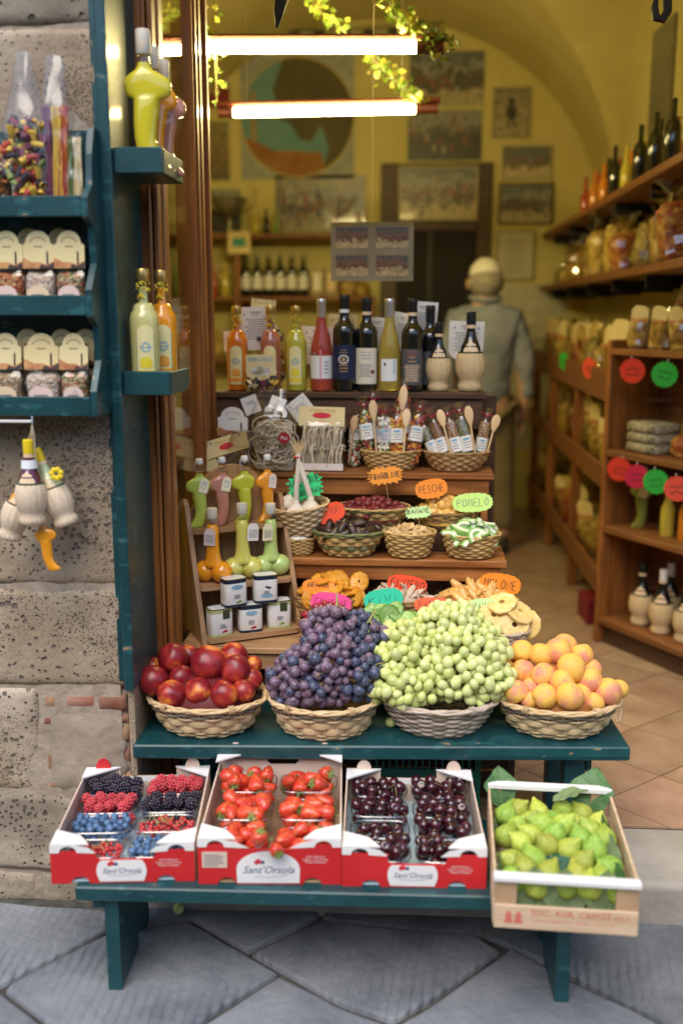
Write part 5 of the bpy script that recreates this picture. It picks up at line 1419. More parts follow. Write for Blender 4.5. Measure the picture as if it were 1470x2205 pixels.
def heap(name, mes, n, b, ax, ay, z0, hz, label, cat, grp, seed, sep, sc_=(.9,1.1), rx=.6, flat=True, zf=.3, face=0.0):
    """separate pieces laid over a low dome above basket b"""
    rg = random.Random(seed); pts = []
    bl = Vector(b.location)
    for layer in range(2):
        for tr in range(1200):
            if len(pts) >= n*(layer+1)/2: break
            a = rg.uniform(0, 2*pi); q = rg.random()**.5
            p = Vector((ax*q*cos(a), ay*q*sin(a), z0 + hz*(1-q*q) - (.012 if layer == 0 else 0)))
            if any((p-o).length < sep for o in pts): continue
            pts.append(p)
    tag(MB().lathe([(.96,z0-.035), (.99,z0-.012), (.8,z0+hz*.25), (.45,z0+hz*.62), (.1,z0+hz*.8)], 20, ax, ay).build('inner_heap', mes[0].materials[0], b, 80))
    for p in pts:
        o = put(name, rg.choice(mes), None, bl+p, (rg.uniform(-rx,rx)+p.y/ay*-.5+.35+face, rg.uniform(-rx,rx)+p.x/ax*.5, rg.uniform(0,6)), rg.uniform(*sc_))
        o.rotation_mode = 'ZYX'
        tag(o, label, cat, grp)
def lump(name, m, sx, sy, sz, k=.15, f=2.0, n=14, mm=10, seed=0., squash=0.):
    b = MB().ball((0,0,0), 1, n, mm)
    for i, (x, y, z) in enumerate(b.v):
        q = 1+k*noise.noise((x*f+seed, y*f, z*f)); b.v[i] = (x*q*sx, y*q*sy, z*q*sz)
    return b.mesh(name, m, 180)
date_m = mat('date_skin', (.020,.010,.008), .30, (.06,.028,.018), scale=40, bump=.6, bscale=55, coat=.25, stretch=(3,3,1), dist=.004)
date_me = [lump('date', date_m, .030, .0135, .0125, .22, 3., seed=s) for s in (0., 5.)]
heap('date', date_me, 34, dates_b, .098, .074, .078, .03, 'wrinkled dark date heaped in the gold and green basket', 'date', 'dates in their basket', 1, .021, rx=.35)
drst_m = mat('dried_strawberry', (.13,.012,.015), .42, (.24,.035,.03), scale=60, bump=.5, bscale=120, coat=.2, rnd=.25)
drst_me = [lump('dried_strawberry', drst_m, .0125, .0115, .0105, .2, 2., seed=s) for s in (1., 7.)]
heap('dried_strawberry', drst_me, 95, frag_b, .100, .068, .064, .032, 'dried strawberry heaped in the rear basket', 'dried fruit', 'dried strawberries in their basket', 2, .0165)
peach_m = mat('dried_peach', (.66,.34,.06), .35, (.78,.50,.14), scale=60, sss=.2, sssr=.006, rnd=.12, coat=.2)
peach_me = [lump('dried_peach', peach_m, .019, .014, .011, .3, 2.2, seed=s) for s in (2., 9.)]
heap('dried_peach', peach_me, 46, pesc_b, .090, .062, .056, .042, 'golden dried peach chunk in the rear basket', 'dried fruit', 'dried peaches in their basket', 3, .021)
bchip_m = mat('banana_chip', (.56,.36,.15), .6, (.70,.50,.25), scale=60, bump=.3, bscale=150, rnd=.15)
bchip_me = [lump('banana_chip', bchip_m, .0135, .0115, .0034, .2, 1.5, 12, 6, s) for s in (3., 8.)]
heap('banana_chip', bchip_me, 100, bana_b, .068, .056, .070, .024, 'dried banana chip in the tight coiled basket', 'dried fruit', 'banana chips in their basket', 4, .0125, rx=.9)
# pomelo strips: green rind and white pith
pom_g = mat('pomelo_rind', (.20,.42,.09), .4, (.30,.52,.14), scale=40, coat=.2); pom_w = mat('pomelo_pith', (.70,.76,.56), .55, (.78,.82,.66), scale=50)
def strip(bend, L, w, th):
    b = MB(); n = 10; P = []
    for i in range(n+1):
        a = (i/n-.5)*bend; r_ = L/bend; P.append((r_*sin(a), r_*(cos(a)-1), 0, a))
    for mi, (o0, o1) in enumerate(((0, th*.35), (th*.35, th))):
        b.cur = mi; vs = []
        for (x, y, z, a) in P:
            k = 1-.5*abs(a/bend*2)**3
            for (d, hh) in ((o0, -w/2), (o1, -w/2), (o1, w/2), (o0, w/2)): vs.append((x+(-d+th/2)*sin(a)*1, y+(-d+th/2)*cos(a), hh*k))
        fs = []
        for i in range(n):
            for c in range(4): fs.append((i*4+c, i*4+(c+1) % 4, (i+1)*4+(c+1) % 4, (i+1)*4+c))
        fs += [(0,1,2,3), (n*4+3,n*4+2,n*4+1,n*4)]
        b.add(vs, fs)
    return b.mesh('pomelo_strip', [pom_g, pom_w], 40)
pom_me = [strip(2.2, .078, .013, .017), strip(1.3, .074, .012, .017), strip(3.0, .09, .013, .015)]
heap('pomelo_strip', pom_me, 34, pome_b, .078, .060, .074, .034, 'green rinded candied pomelo strip in its basket', 'dried fruit', 'pomelo strips in their basket', 5, .0205, rx=.5)
# slices and rings
def slice_mesh(name, mats_, r, th, hole=0., wav=.12, seed=0., rind=0., segs=0):
    b = MB(); n = 26; rings = ([hole] if hole else [0.001]) + [r*.5, r*(.86 if rind else .9), r]
    lv = []
    for side_ in (1, -1):
        for q in rings:
            lv.append([(q*cos(2*pi*i/n)*(1+.05*sin(3*i+seed)), q*sin(2*pi*i/n)*(1+.05*cos(2*i+seed)), side_*th/2*(1 if q < r*.95 else .6) + wav*r*sin(2*pi*i/n*2+seed)*(q/r)**2 + (segs and .0008*cos(2*pi*i/n*segs)*side_)) for i in range(n)])
    vs = [p for l in lv for p in l]; R_ = len(rings)
    for j in range(2*R_-1):
        if j == R_-1: continue
        b.cur = 1 if (rind and (j % R_) == R_-2) else 0
        o = len(b.v)
        b.add(lv[j]+lv[j+1], [(i, (i+1) % n, n+(i+1) % n, n+i) if j < R_ else (n+i, n+(i+1) % n, (i+1) % n, i) for i in range(n)])
    b.cur = 1 if rind else 0
    b.add(lv[R_-1]+lv[2*R_-1], [(i, (i+1) % n, n+(i+1) % n, n+i) for i in range(n)])
    b.cur = 0
    if hole: b.add(lv[0]+lv[R_], [(n+i, n+(i+1) % n, (i+1) % n, i) for i in range(n)])
    return b.mesh(name, mats_, 50)
or_f = mat('orange_flesh', (.72,.30,.02), .4, (.82,.46,.07), scale=70, sss=.2, sssr=.005, bump=.4, bscale=120, coat=.2); or_r = mat('orange_rind', (.62,.22,.015), .4, (.72,.32,.03), scale=50)
or_me = [slice_mesh('orange_slice', [or_f, or_r], .034, .006, .004, .16, s, 1., 9) for s in (0., 2.)]
heap('orange_slice', or_me, 26, oran_b, .085, .05, .105, .058, 'leathery dried orange slice in its basket', 'dried fruit', 'orange slices in their basket', 6, .024, rx=.7, face=.2)
for k, (p, lb) in enumerate((((-0.145, 2.905, 0.753), 'dried orange slice standing upright at the back of the heap'), ((-0.283, 2.860, 0.708), 'dried orange slice facing out at the left of the heap'), ((-0.158, 2.870, 0.715), 'dried orange slice facing out beside the pink sign'))):
    tag(put('orange_slice', or_me[k % 2], None, p, (rad(70),0,rad((-10,15,-35)[k])), (.88,.95,.9)[k]), lb, 'dried fruit')
kw_f = mat('candied_kiwi', (.20,.40,.08), .4, (.42,.60,.26), scale=55, sss=.3, sssr=.006, coat=.1, bump=.4, bscale=160)
kw_r = mat('kiwi_edge', (.10,.24,.03), .4, (.16,.32,.06), scale=50)
kw_me = [slice_mesh('kiwi_slice', [kw_f, kw_r], .030, .008, 0, .06, s, 1.) for s in (1., 3.)]
heap('kiwi_slice', kw_me, 26, kiwi_b, .072, .046, .075, .045, 'sugared green kiwi slice in its basket', 'dried fruit', 'kiwi slices in their basket', 7, .025, rx=.5, face=.30)
pp_f = mat('candied_papaya', (.50,.06,.07), .35, (.66,.20,.18), scale=55, sss=.25, sssr=.006, coat=.2, bump=.4, bscale=160)
pp_me = [lump('papaya_slice', pp_f, .036, .014, .005, .2, 2., seed=s) for s in (1., 4.)]
heap('papaya_slice', pp_me, 22, papa_b, .064, .046, .078, .040, 'pink red candied papaya slice in its basket', 'dried fruit', 'papaya slices in their basket', 8, .020, rx=.8)
gi_f = mat('candied_ginger', (.56,.40,.27), .5, (.68,.53,.40), scale=55, sss=.2, sssr=.005, bump=.5, bscale=160)
gi_me = [lump('ginger_slice', gi_f, .030, .010, .004, .25, 2.2, seed=s) for s in (1., 4.)]
heap('ginger_slice', gi_me, 44, ging_b, .085, .05, .105, .044, 'pale candied ginger sliver in its basket', 'dried fruit', 'ginger slices in their basket', 9, .016, rx=1.0)
me_f = mat('dried_melon', (.70,.36,.08), .35, (.80,.50,.18), scale=55, sss=.25, sssr=.006, coat=.2, bump=.3, bscale=120)
me_me = [lump('melon_piece', me_f, .034, .013, .010, .3, 2., seed=s) for s in (1., 4.)]
heap('melon_piece', me_me, 48, melo_b, .115, .052, .100, .045, 'golden dried melon piece in its basket', 'dried fruit', 'melon pieces in their basket', 10, .020, rx=.7)
dc_f = mat('dried_cherry', (.30,.012,.03), .25, (.42,.03,.05), scale=55, coat=.5, rnd=.2)
dc_me = [lump('dried_cherry', dc_f, .0115, .0105, .0095, .15, 2., seed=s) for s in (1., 4.)]
heap('dried_cherry', dc_me, 60, cher_b, .072, .046, .080, .040, 'glossy dried cherry in the basket behind the grapes', 'dried fruit', 'dried cherries in their basket', 11, .0165)
pi_f = mat('candied_pineapple', (.74,.50,.14), .4, (.82,.64,.30), scale=60, sss=.3, sssr=.008, bump=.4, bscale=140, coat=.1)
pi_me = [slice_mesh('pineapple_ring', [pi_f], .043, .010, .008, .05, s) for s in (0., 2.)]
for k, (p, rt, lb) in enumerate((((0.308, 2.765, 0.671), (rad(62),rad(5),rad(4)), 'facing the street at the front of the basket'), ((0.274, 2.800, 0.725), (rad(25),rad(-12),0), 'lying flat on top of the heap'), ((0.324, 2.790, 0.701), (rad(30),rad(22),rad(10)), 'sloping down on the right of the heap'),
      ((0.249, 2.780, 0.693), (rad(40),rad(-10),rad(20)), 'leaning behind the green grapes'), ((0.350, 2.800, 0.661), (rad(70),rad(10),rad(-40)), 'tucked against the right basket rim'), ((0.283, 2.800, 0.667), (rad(30),0,rad(50)), 'hidden in the middle of the heap'), ((0.297, 2.820, 0.686), (rad(20),0,rad(90)), 'lowest at the back of the heap'))):
    tag(put('pineapple_ring', pi_me[k % 2], None, p, rt, 1.0), 'candied pineapple ring '+lb, 'dried fruit', 'pineapple rings in their basket')

# garlic
garlic_m = mat('garlic_skin', (.70,.60,.48), .55, (.80,.72,.62), scale=9, stretch=(6,6,1), bump=.3, bscale=20, sss=.15, sssr=.005)
def garlic(label, loc, s, stem, rot=(0,0,0)):
    t = thing('garlic_head', label, 'garlic', loc, rot=rot)
    b = MB().lathe([(.006,0), (.022,.002), (.032,.012), (.034,.022), (.029,.034), (.018,.046), (.010,.056), (.0085,.066)], 30)
    for i, (x, y, z) in enumerate(b.v):
        a = math.atan2(y, x); k = 1+.05*cos(7*a)*(1 if z < .045 else .3); b.v[i] = (x*k*s, y*k*s, z*s)
    b.build('bulb', garlic_m, t, 180)
    MB().tube([(q[0], q[1], q[2]) for q in stem], [.0085*s]*(len(stem)-1)+[.006*s], 8).build('stalk', garlic_m, t, 80)
    return t
g1 = garlic('white garlic head at the right of its basket, long stalk tied up', (-.298,2.99,.93), 1.0, [(0,0,.06), (-.012,0,.10), (-.028,0,.15), (-.042,.002,.195)])
garlic('white garlic head at the left of its basket with a long stalk', (-.345,2.985,.925), .92, [(0,0,.055), (.0,0,.10), (.003,0,.15), (.005,.004,.205)], (0,rad(2),0))
garlic('garlic head lying behind the tied stalks', (-.375,3.03,.945), .95, [(0,0,.06), (.01,.005,.09), (.03,.006,.13)], (0,rad(15),0))
garlic('garlic head at the back of the basket under the green sign', (-.31,3.045,.93), .95, [(0,0,.06), (-.008,0,.085), (-.02,0,.11)])
MB().tube([(-.041+.011*cos(a), .002+.010*sin(a), .188) for a in [q*.6 for q in range(12)]], .0026, 5).build('red_tie', mat('red_tie', (.55,.08,.06), .6), g1)
tw = MB()
for k in range(5): tw.tube([(-.042,.002,.195), (-.048+.006*k,.004,.215), (-.058+.010*k,.002,.235+.006*(k % 2))], [.004,.0045,.002], 5)
tw.build('dry_tops', mat('dry_stalk', (.58,.42,.22), .8), g1)

# ------------------------------------------------------------------ handwritten signs
def sign(text, loc, w, h, col, style, label, rot=(-12,0,0), txt_h=None, two=None, ink_w=.09, txt_w=.8, up=0.0, name='price_sign', inkm=None):
    m = mat('sign_%s' % col, dict(orange=(.90,.27,.015), red=(.88,.085,.02), green=(.03,.62,.20), lime=(.60,.86,.22), pink=(.88,.08,.30), teal=(.03,.58,.36), coral=(.90,.14,.05), amber=(.92,.33,.03), ltgreen=(.62,.88,.36))[col], .6)
    t = thing(name, label, 'sign', loc, rot=tuple(rad(a) for a in rot))
    pts = []
    if style == 'star':
        n = 19; rg = random.Random(int(w*9000))
        for i in range(2*n):
            a = 2*pi*i/(2*n); q = 1.0 if i % 2 == 0 else .78
            q *= rg.uniform(.94,1.06); k = (abs(cos(a))**3.2+abs(sin(a))**3.2)**(-1/3.2); pts.append((w/2*q*k*cos(a), h/2*q*k*sin(a)))
    else:
        n = 20
        for i in range(n*5):
            a = 2*pi*i/(n*5); k = (abs(cos(a))**2.6+abs(sin(a))**2.6)**(-1/2.6); q = .93+.07*abs(cos(n*a/2)); pts.append((w/2*q*k*cos(a), h/2*q*k*sin(a)))
    MB().prism(pts, -.0006, .0006).build('card', m, t, 0)
    th = txt_h or h*.34; rg = random.Random(len(text)*7+int(w*1000))
    b = MB().strokes(text, th, w*txt_w, -.0012, (-th/2 if not two else h*.06)+up, 0, ink_w, .05, .12, rng=rg)
    if two: b.strokes(two, th*.72, w*txt_w*.95, -.0012, -h*.30+up, 0, ink_w*1.1, .05, .12, rng=rg)
    b.build('lettering', inkm or ink, t, 0)
    MB().tube([(0,.003,-h*.3), (0,.003,-h*.3-.07)], .0012, 5).build('stick', wood_oak_v, t)
    return t
thin = mat('brown_pen', (.16,.05,.03), .6)
sign('AGLIONE', (-0.319, 3.030, 1.021), .118, .088, 'green', 'star', 'green starburst sign in the garlic basket', (-15,-14,10), .022, 'VALDICHIANA', .16, .86)
sign('DATTERI', (-0.237, 2.995, 0.944), .092, .062, 'red', 'scallop', 'red orange sign behind the dates', (-18,-24,0), .018, inkm=thin, up=.006)
sign('FRAGOLINE', (-0.074, 3.100, 1.046), .118, .060, 'amber', 'star', 'orange starburst sign behind the dried strawberries', (-12,-8,0), .018, ink_w=.17)
sign('PESCHE', (0.071, 3.075, 1.010), .102, .062, 'orange', 'scallop', 'orange scalloped sign in the dried peaches', (-14,-10,0), .024, inkm=thin)
sign('BANANE', (0.031, 3.020, 0.945), .088, .040, 'ltgreen', 'star', 'pale green starburst sign in the banana chips', (-16,-6,0), .0145, ink_w=.18, up=.004)
sign('POMELO', (0.197, 3.030, 0.976), .126, .060, 'lime', 'scallop', 'pale lime scalloped sign over the pomelo', (-12,-4,0), .023, inkm=ink_grey)
sign('ARANCE', (-0.265, 2.870, 0.744), .100, .05, 'orange', 'scallop', 'orange sign half buried in the dried orange slices', (-20,0,5), .014, ink_w=.16, txt_w=.7, up=.006)
sign('CILIEGIE', (-0.222, 2.800, 0.715), .122, .062, 'pink', 'scallop', 'bright pink scalloped sign above the dried cherries', (-15,6,0), .020)
sign('KiWi', (-0.069, 2.815, 0.725), .118, .062, 'teal', 'scallop', 'teal scalloped sign over the kiwi slices', (-14,-10,0), .018)
sign('GINZERO', (-0.000, 2.890, 0.751), .122, .055, 'red', 'scallop', 'red scalloped sign above the ginger', (-12,8,0), .026, txt_w=.85)
sign('PAPAYA', (0.076, 2.815, 0.711), .112, .044, 'coral', 'scallop', 'coral sign half hidden behind the green grapes', (-16,0,0), .020, inkm=thin)
sign('MELONE', (0.277, 2.905, 0.752), .126, .066, 'orange', 'scallop', 'large orange scalloped sign in the dried melon', (-10,6,0), .026)
sign('ANANAS', (0.216, 2.800, 0.714), .098, .046, 'ltgreen', 'scallop', 'pale green sign beside the pineapple rings', (-14,-6,0), .020)

# ------------------------------------------------------------------ wooden bottle rack
th_ = rad(27)
br = thing('bottle_rack', 'small oak step rack with boot and bulb shaped bottles and tins', 'rack', (-.574,2.724,.6005), th_)
RW = .285
side_pts = [(0,0), (.205,0), (.205,.40), (.182,.40), (.168,.385)]
for x in (-.014, RW):
    MB().prism(side_pts, x, x+.014, 'x').build('side_panel', wood_oak_v, br, 0)
def rshelf(y0, y1, z):
    pts = [(0,y1), (0,y0+.012)] + [(.014-.014*cos(a), y0+.014-.014*sin(a)) for a in (0.5, 1.0, 1.5)] + [(RW-.014+.014*sin(a), y0+.014-.014*cos(a)) for a in (.1, .6, 1.1, 1.5)] + [(RW,y1)]
    MB().prism([(x*.998+.0003, y) for x, y in pts], z, z+.014, 'z').build('shelf', wood_oak, br, 0)
rshelf(-.004, .20, .006); rshelf(.056, .20, .148); rshelf(.122, .20, .305)
bk_pts = [(.012,.012), (RW-.012,.012), (RW-.012,.36)] + [(RW/2+.118*cos(a), .378+.118*sin(a)) for a in [pi*i/20 for i in range(21)]] + [(.012,.36)]
MB().prism(bk_pts, .2005, .212).build('back_board', wood_oak_v, br, 0)
def on_rack(x, y, z): return tuple(world_of(br, (x, y, z)))
tagc = mat('cream_tag', (.84,.76,.50), .6)
boot('green boot bottle with a tag, first on the top shelf of the oak rack', on_rack(.032,.160,.3195), lim_green, .88, th_, tagm=tagc)
boot('pink boot bottle with a tag, second on the top shelf of the oak rack', on_rack(.102,.162,.3195), lim_pink, .88, th_, tagm=tagc)
boot('lime boot bottle without a tag, third on the top shelf of the oak rack', on_rack(.172,.160,.3195), lim_acid, .88, th_)
boot('orange boot bottle with a tag, last on the top shelf of the oak rack', on_rack(.245,.162,.3195), lim_deep if False else lim_orange, .88, th_+.3, tagm=mat('pink_tag', (.80,.66,.52), .6))
def bulb(label, loc, liquid, s, rotz, tagm, tx=0):
    """long necked bottle standing on two round bulbs"""
    t = thing('twin_bulb_bottle', label, 'bottle', loc, rotz)
    b = MB().loft([(.040*s,0,0,.034*s,.022*s), (.050*s,0,0,.027*s,.020*s), (.062*s,0,0,.019*s,.0175*s), (.085*s,0,0,.0165*s,.016*s), (.118*s,0,0,.0155*s,.0152*s), (.135*s,0,0,.0165*s,.016*s), (.142*s,0,0,.014*s,.014*s), (.148*s,0,0,.0125*s,.0125*s)], 20)
    for sg in (-1, 1): b.ball((sg*.0225*s, -.004*s*sg, .0275*s), .0275*s, 20, 14, (1.02,1.0,1.0))
    b.build('body', liquid, t, 180)
    MB().lathe([(.0130*s,.146*s), (.0165*s,.150*s), (.017*s,.158*s), (.013*s,.164*s), (.0125*s,.172*s)], 20, cap=False).build('neck', glass_clear, t)
    MB().lathe([(.0128*s,.164*s), (.0135*s,.166*s), (.0135*s,.188*s), (.012*s,.190*s)], 20).build('cap', mat('parchment_seal', (.66,.55,.38), .5, (.52,.50,.46), scale=60), t)
    tg = MB().prism([(-.014*s,0), (.014*s,0), (.014*s,.034*s), (.008*s,.043*s), (-.008*s,.043*s), (-.014*s,.034*s)], -.0006, .0006)
    to = tg.build('paper_tag', tagm, t, 0); to.location = (tx*s, -.0195*s, .098*s); to.rotation_euler = (0, rad(3), 0)
    e = MB()
    for q in range(7): e.box(-.009*s+q*.003*s, -.0078*s+q*.003*s, -.0012, -.0007, .007*s, .028*s)
    e.build('tag_print', ink_grey, to, 0)
    return t
bulb('bright orange twin bulb bottle on the middle shelf of the oak rack', on_rack(.050,.098,.1625), lim_orange, 1.18, th_-.5, mat('lilac_tag', (.68,.58,.52), .6), -.004)
bulb('pale yellow twin bulb bottle on the middle shelf of the oak rack', on_rack(.142,.100,.1625), liquor('cloudy_lemon', (.66,.62,.13)), 1.22, th_, paper, .020)
bulb('light green twin bulb bottle on the middle shelf of the oak rack', on_rack(.232,.102,.1625), liquor('milky_green', (.50,.66,.20)), 1.18, th_+.1, tagc, -.018)
tin_w = mat('tin_white', (.80,.78,.74), .35); tin_navy = mat('tin_navy', (.015,.025,.05), .35); tin_green = mat('tin_sage', (.48,.52,.24), .4)
def tin(label, loc, rotz, band, dark, fruit, flipped=False):
    t = thing('spice_tin', label, 'tin', loc, rotz, 'spice tins on the oak rack')
    w, d, h = .0355, .0255, .083
    MB().loft([(.0,0,0,w*.97,d*.97), (.002,0,0,w,d), (h-.002,0,0,w,d), (h,0,0,w*.98,d*.98)], 36, True, 4.5).build('body', tin_w, t, 40)
    for z0, z1 in ((.001,.008), (h-.012,h-.001)):
        MB().loft([(z0,0,0,w*1.012,d*1.015), (z1,0,0,w*1.012,d*1.015)], 36, False, 4.5).build('band', band, t, 40)
    k = MB().loft([(h-.001,0,0,w*1.02,d*1.03), (h+.001,0,0,w*1.02,d*1.03), (h+.001,0,0,w*.93,d*.9), (h-.003,0,0,w*.92,d*.88)], 36, False, 4.5)
    ko = k.build('rim', steel, t, 40)
    MB().lathe([(.0001,h+.0005), (.012,h), (.014,h-.004)], 18, 1.2, .9, cap=False).build('lid', mat('frosted_lid', (.72,.72,.70), .4), t, 40)
    yf = -d-.0008
    if dark: MB().box(-.001, .021, yf-.0006, yf, h-.030, h-.003).build('brand_square', mat('olive_print', (.05,.06,.025), .5), t, 0)
    else:
        MB().prism([(.018*cos(a)+.0, (.060 if not flipped else .024)+.0065*sin(a)) for a in [2*pi*i/18 for i in range(18)]], yf-.0006, yf).build('oval_print', blue_print, t, 0)
    q = MB()
    for k in range(4): q.box(-.010, R.uniform(.004,.012), yf-.0006, yf, .026+k*.0035, .0272+k*.0035)
    q.build('text_lines', ink_grey, t, 0)
    f = MB(); f.ball((.007, yf, .016 if not flipped else .047), .006, 10, 6, (1.2,.12,.6)); f.ball((.000, yf, .014 if not flipped else .050), .004, 8, 6, (1.2,.12,.7)); f.build('fruit_print', fruit, t, 0)
chil = mat('chilli_print', (.42,.02,.05), .5); grn = mat('herb_print', (.18,.30,.06), .5); trf = mat('truffle_print', (.06,.03,.05), .5)
tin('white tin with sage bands and red chilli print, lower left of the stack', on_rack(.045,.030,.0205), th_+.18, tin_green, True, chil)
tin('white tin with navy bands at the bottom centre of the stack', on_rack(.139,.034,.0205), th_-.05, tin_navy, False, chil)
tin('white tin with sage bands and olive sprig, lower right of the stack', on_rack(.232,.040,.0205), th_-.12, tin_green, True, grn)
tin('white tin with navy bands on the upper left of the stack', on_rack(.090,.030,.1055), th_+.15, tin_navy, False, grn)
tin('upside down white tin with navy bands on the upper right of the stack', on_rack(.188,.034,.1055), th_-.1, tin_navy, False, trf, True)

# ------------------------------------------------------------------ bottles on the top board
Z3 = 1.2905; YB = 3.372
def B3(x, y=YB): return (x, y, Z3)
rose = mat('rose_wine', (.62,.11,.07), .05, trans=.45, coat=.5, ior=1.2); white_wine = mat('white_wine', (.66,.50,.10), .05, trans=.55, coat=.5, ior=1.2)
silver = mat('silver_foil', (.62,.62,.60), .35, metal=.8); navy_label = mat('navy_label', (.010,.018,.06), .5); grey_label = mat('slate_label', (.085,.085,.09), .6)
gold_print = mat('gold_print', (.60,.38,.14), .4, metal=.4)
slim_bottle('orange liqueur bottle, leftmost on the top board of the stand', B3((-0.582, 3.372, 1.431)[0]), lim_deep, orange_print)
slim_bottle('dusky pink liqueur bottle behind the small pasta bag on the top board', B3((-0.472, 3.400, 1.430)[0], 3.40), liquor('rose_liqueur', (.42,.14,.09)), mat('pink_print', (.55,.2,.2), .5))
slim_bottle('yellow green liqueur bottle beside the rose wine', B3((-0.382, 3.372, 1.431)[0]), liquor('citron_liqueur', (.50,.46,.05)), lemon_m)
def ex_rose(lo, r, s):
    a = MB(); wrap(a, r, .06, .038, .138, 0, .0016, -pi/2+.0, 2, 2); a.build('pink_stripe', mat('pink_stripe', (.75,.25,.38), .5), lo, 0)
    b = MB(); wrap(b, r, .10, .118, .130, 0, .0016, -pi/2-.55, 3, 2); lines(b, r, .25, .060, .095, 4, ca=-pi/2+.5); b.build('label_print', ink_grey, lo, 0)
wine_bottle('rose wine bottle with white label on the top board', B3((-0.297, 3.372, 1.432)[0]), rose, silver, white_paint, (.042,.118,1.25), extra=ex_rose, burg=True)
def ex_navy(lo, r, s):
    a = MB()
    for q in range(16):
        an = 2*pi*q/16; wrap(a, r, .075, .105+.013*sin(an), .1085+.013*sin(an), 0, .0016, -pi/2+.38*cos(an), 2, 1)
    a.build('ring_print', white_paint, lo, 0)
    b = MB(); wrap(b, r, .16, .099, .113, .003, .0018, -pi/2, 4, 3, .003); lines(b, r, .40, .128, .136, 2); lines(b, r, .45, .066, .086, 3); b.build('gold_print', gold_print, lo, 0)
wine_bottle('tall dark wine bottle with navy and gold label', B3((-0.220, 3.365, 1.432)[0], 3.365), dark_glass, black, navy_label, (.040,.148,1.2), neck_band=white_paint, extra=ex_navy, s=1.04)
def ex_cream(lo, r, s):
    b = MB(); lines(b, r, .75, .128, .132, 1); lines(b, r, .5, .108, .118, 2); lines(b, r, .7, .050, .088, 7, ca=-pi/2-.1); b.build('label_print', ink_grey, lo, 0)
    c = MB(); wrap(c, r, .18, .058, .072, .003, .0018, -pi/2+.6, 4, 3, .003); c.build('wax_seal', mat('brown_seal', (.18,.06,.04), .5), lo, 0)
wine_bottle('dark wine bottle with cream label and brown seal', B3((-0.146, 3.372, 1.432)[0]), dark_glass, black, mat('ivory_label', (.74,.68,.54), .6), (.025,.142,1.1), neck_band=label_beige, extra=ex_cream, s=1.01)
def ex_white(lo, r, s):
    a = MB(); wrap(a, r, .05, .06, .105, 0, .0016, -pi/2+.45, 2, 2); a.build('blue_stripe', blue_print, lo, 0)
    b = MB(); wrap(b, r, .09, .085, .096, .002, .0016, -pi/2-.35, 3, 2, .002); b.build('label_print', ink, lo, 0)
wine_bottle('pale yellow white wine bottle with white label', B3((-0.070, 3.372, 1.432)[0]), white_wine, silver, white_paint, (.035,.108,.75), extra=ex_white, burg=True)
def ex_grey(lo, r, s):
    a = MB(); lines(a, r, .55, .120, .130, 2); a.build('red_print', mat('red_print', (.45,.08,.05), .5), lo, 0)
    b = MB(); lines(b, r, .35, .098, .112, 2); b.build('gold_print', gold_print, lo, 0)
    c = MB(); lines(c, r, .75, .035, .085, 9); c.build('label_print', label_beige, lo, 0)
wine_bottle('dark wine bottle with slate grey label', B3((0.006, 3.372, 1.432)[0]), dark_glass, black, grey_label, (.022,.140,1.05), neck_band=label_beige, extra=ex_grey)
wine_bottle('dark wine bottle half hidden behind the small straw flask', B3((0.066, 3.430, 1.415)[0], 3.43), dark_glass, black, grey_label, (.022,.140,1.05), s=.93)
flask('small straw covered wine flask on the top board', B3((0.095, 3.385, 1.386)[0], 3.385), .92)
flask('large straw covered wine flask at the right end of the top board', ((0.200, 3.385, 1.386)[0], 3.385, Z3), 1.06)

def leaflet(label, p, w, h, rot, m=paper, round_b=False, nl=9, hd=True, name='leaflet'):
    """printed sheet: origin at its centre"""
    t = thing(name, label, 'leaflet', p, rot=tuple(rad(a) for a in rot))
    if round_b: pts = [(-w/2,h/2), (-w/2,-h/2+w*.35)] + [(-w/2*cos(a), -h/2+w*.35-w*.35*sin(a)) for a in (.3,.6,.9,1.2,1.57,1.95,2.25,2.55,2.85)] + [(w/2,-h/2+w*.35), (w/2,h/2)]
    else: pts = [(-w/2,-h/2), (w/2,-h/2), (w/2,h/2), (-w/2,h/2)]
    MB().prism(pts, -.0005, .0005).build('sheet', m, t, 0)
    b = MB(); rg = random.Random(int(abs(p[0])*1e4))
    if hd: b.box(-w*.16, w*.16, -.0011, -.0006, h*.36, h*.385); b.box(-w*.1, w*.1, -.0011, -.0006, h*.31, h*.325)
    for k in range(nl):
        x = w*rg.uniform(.22,.36); z = h*.20-k*h*.055; b.box(-x, x, -.0011, -.0006, z, z+h*.018)
    for sx in (-.34, .34): b.ball((sx*w, -.0008, h*.33), w*.03, 8, 5, (1,.2,1))
    b.build('print', ink_grey, t, 0)
    return t
leaflet('white printed leaflet between the orange and pink bottles', (-0.525, 3.430, 1.496), .118, .145, (0,-2,0))
leaflet('white leaflet behind the yellow green bottle and rose wine', (-0.318, 3.450, 1.437), .115, .13, (0,3,0))
leaflet('yellow leaflet behind the navy label bottle', (-0.232, 3.455, 1.484), .10, .12, (0,1,0), cream)
leaflet('white leaflet behind the cream label bottle', (-0.113, 3.450, 1.473), .095, .12, (0,2,0))
leaflet('white leaflet between the white wine and the slate label bottle', (-0.034, 3.450, 1.484), .062, .13, (0,10,14))
leaflet('tall white leaflet rising behind the slate label bottle', (0.039, 3.445, 1.523), .100, .125, (0,4,6), paper, True)
leaflet('white leaflet behind the large straw flask', (0.188, 3.450, 1.453), .118, .135, (0,2,0), paper, True)
leaflet('sliver of a leaflet left of the orange bottle', (-0.625, 3.440, 1.452), .03, .07, (0,0,0), nl=3, hd=False)
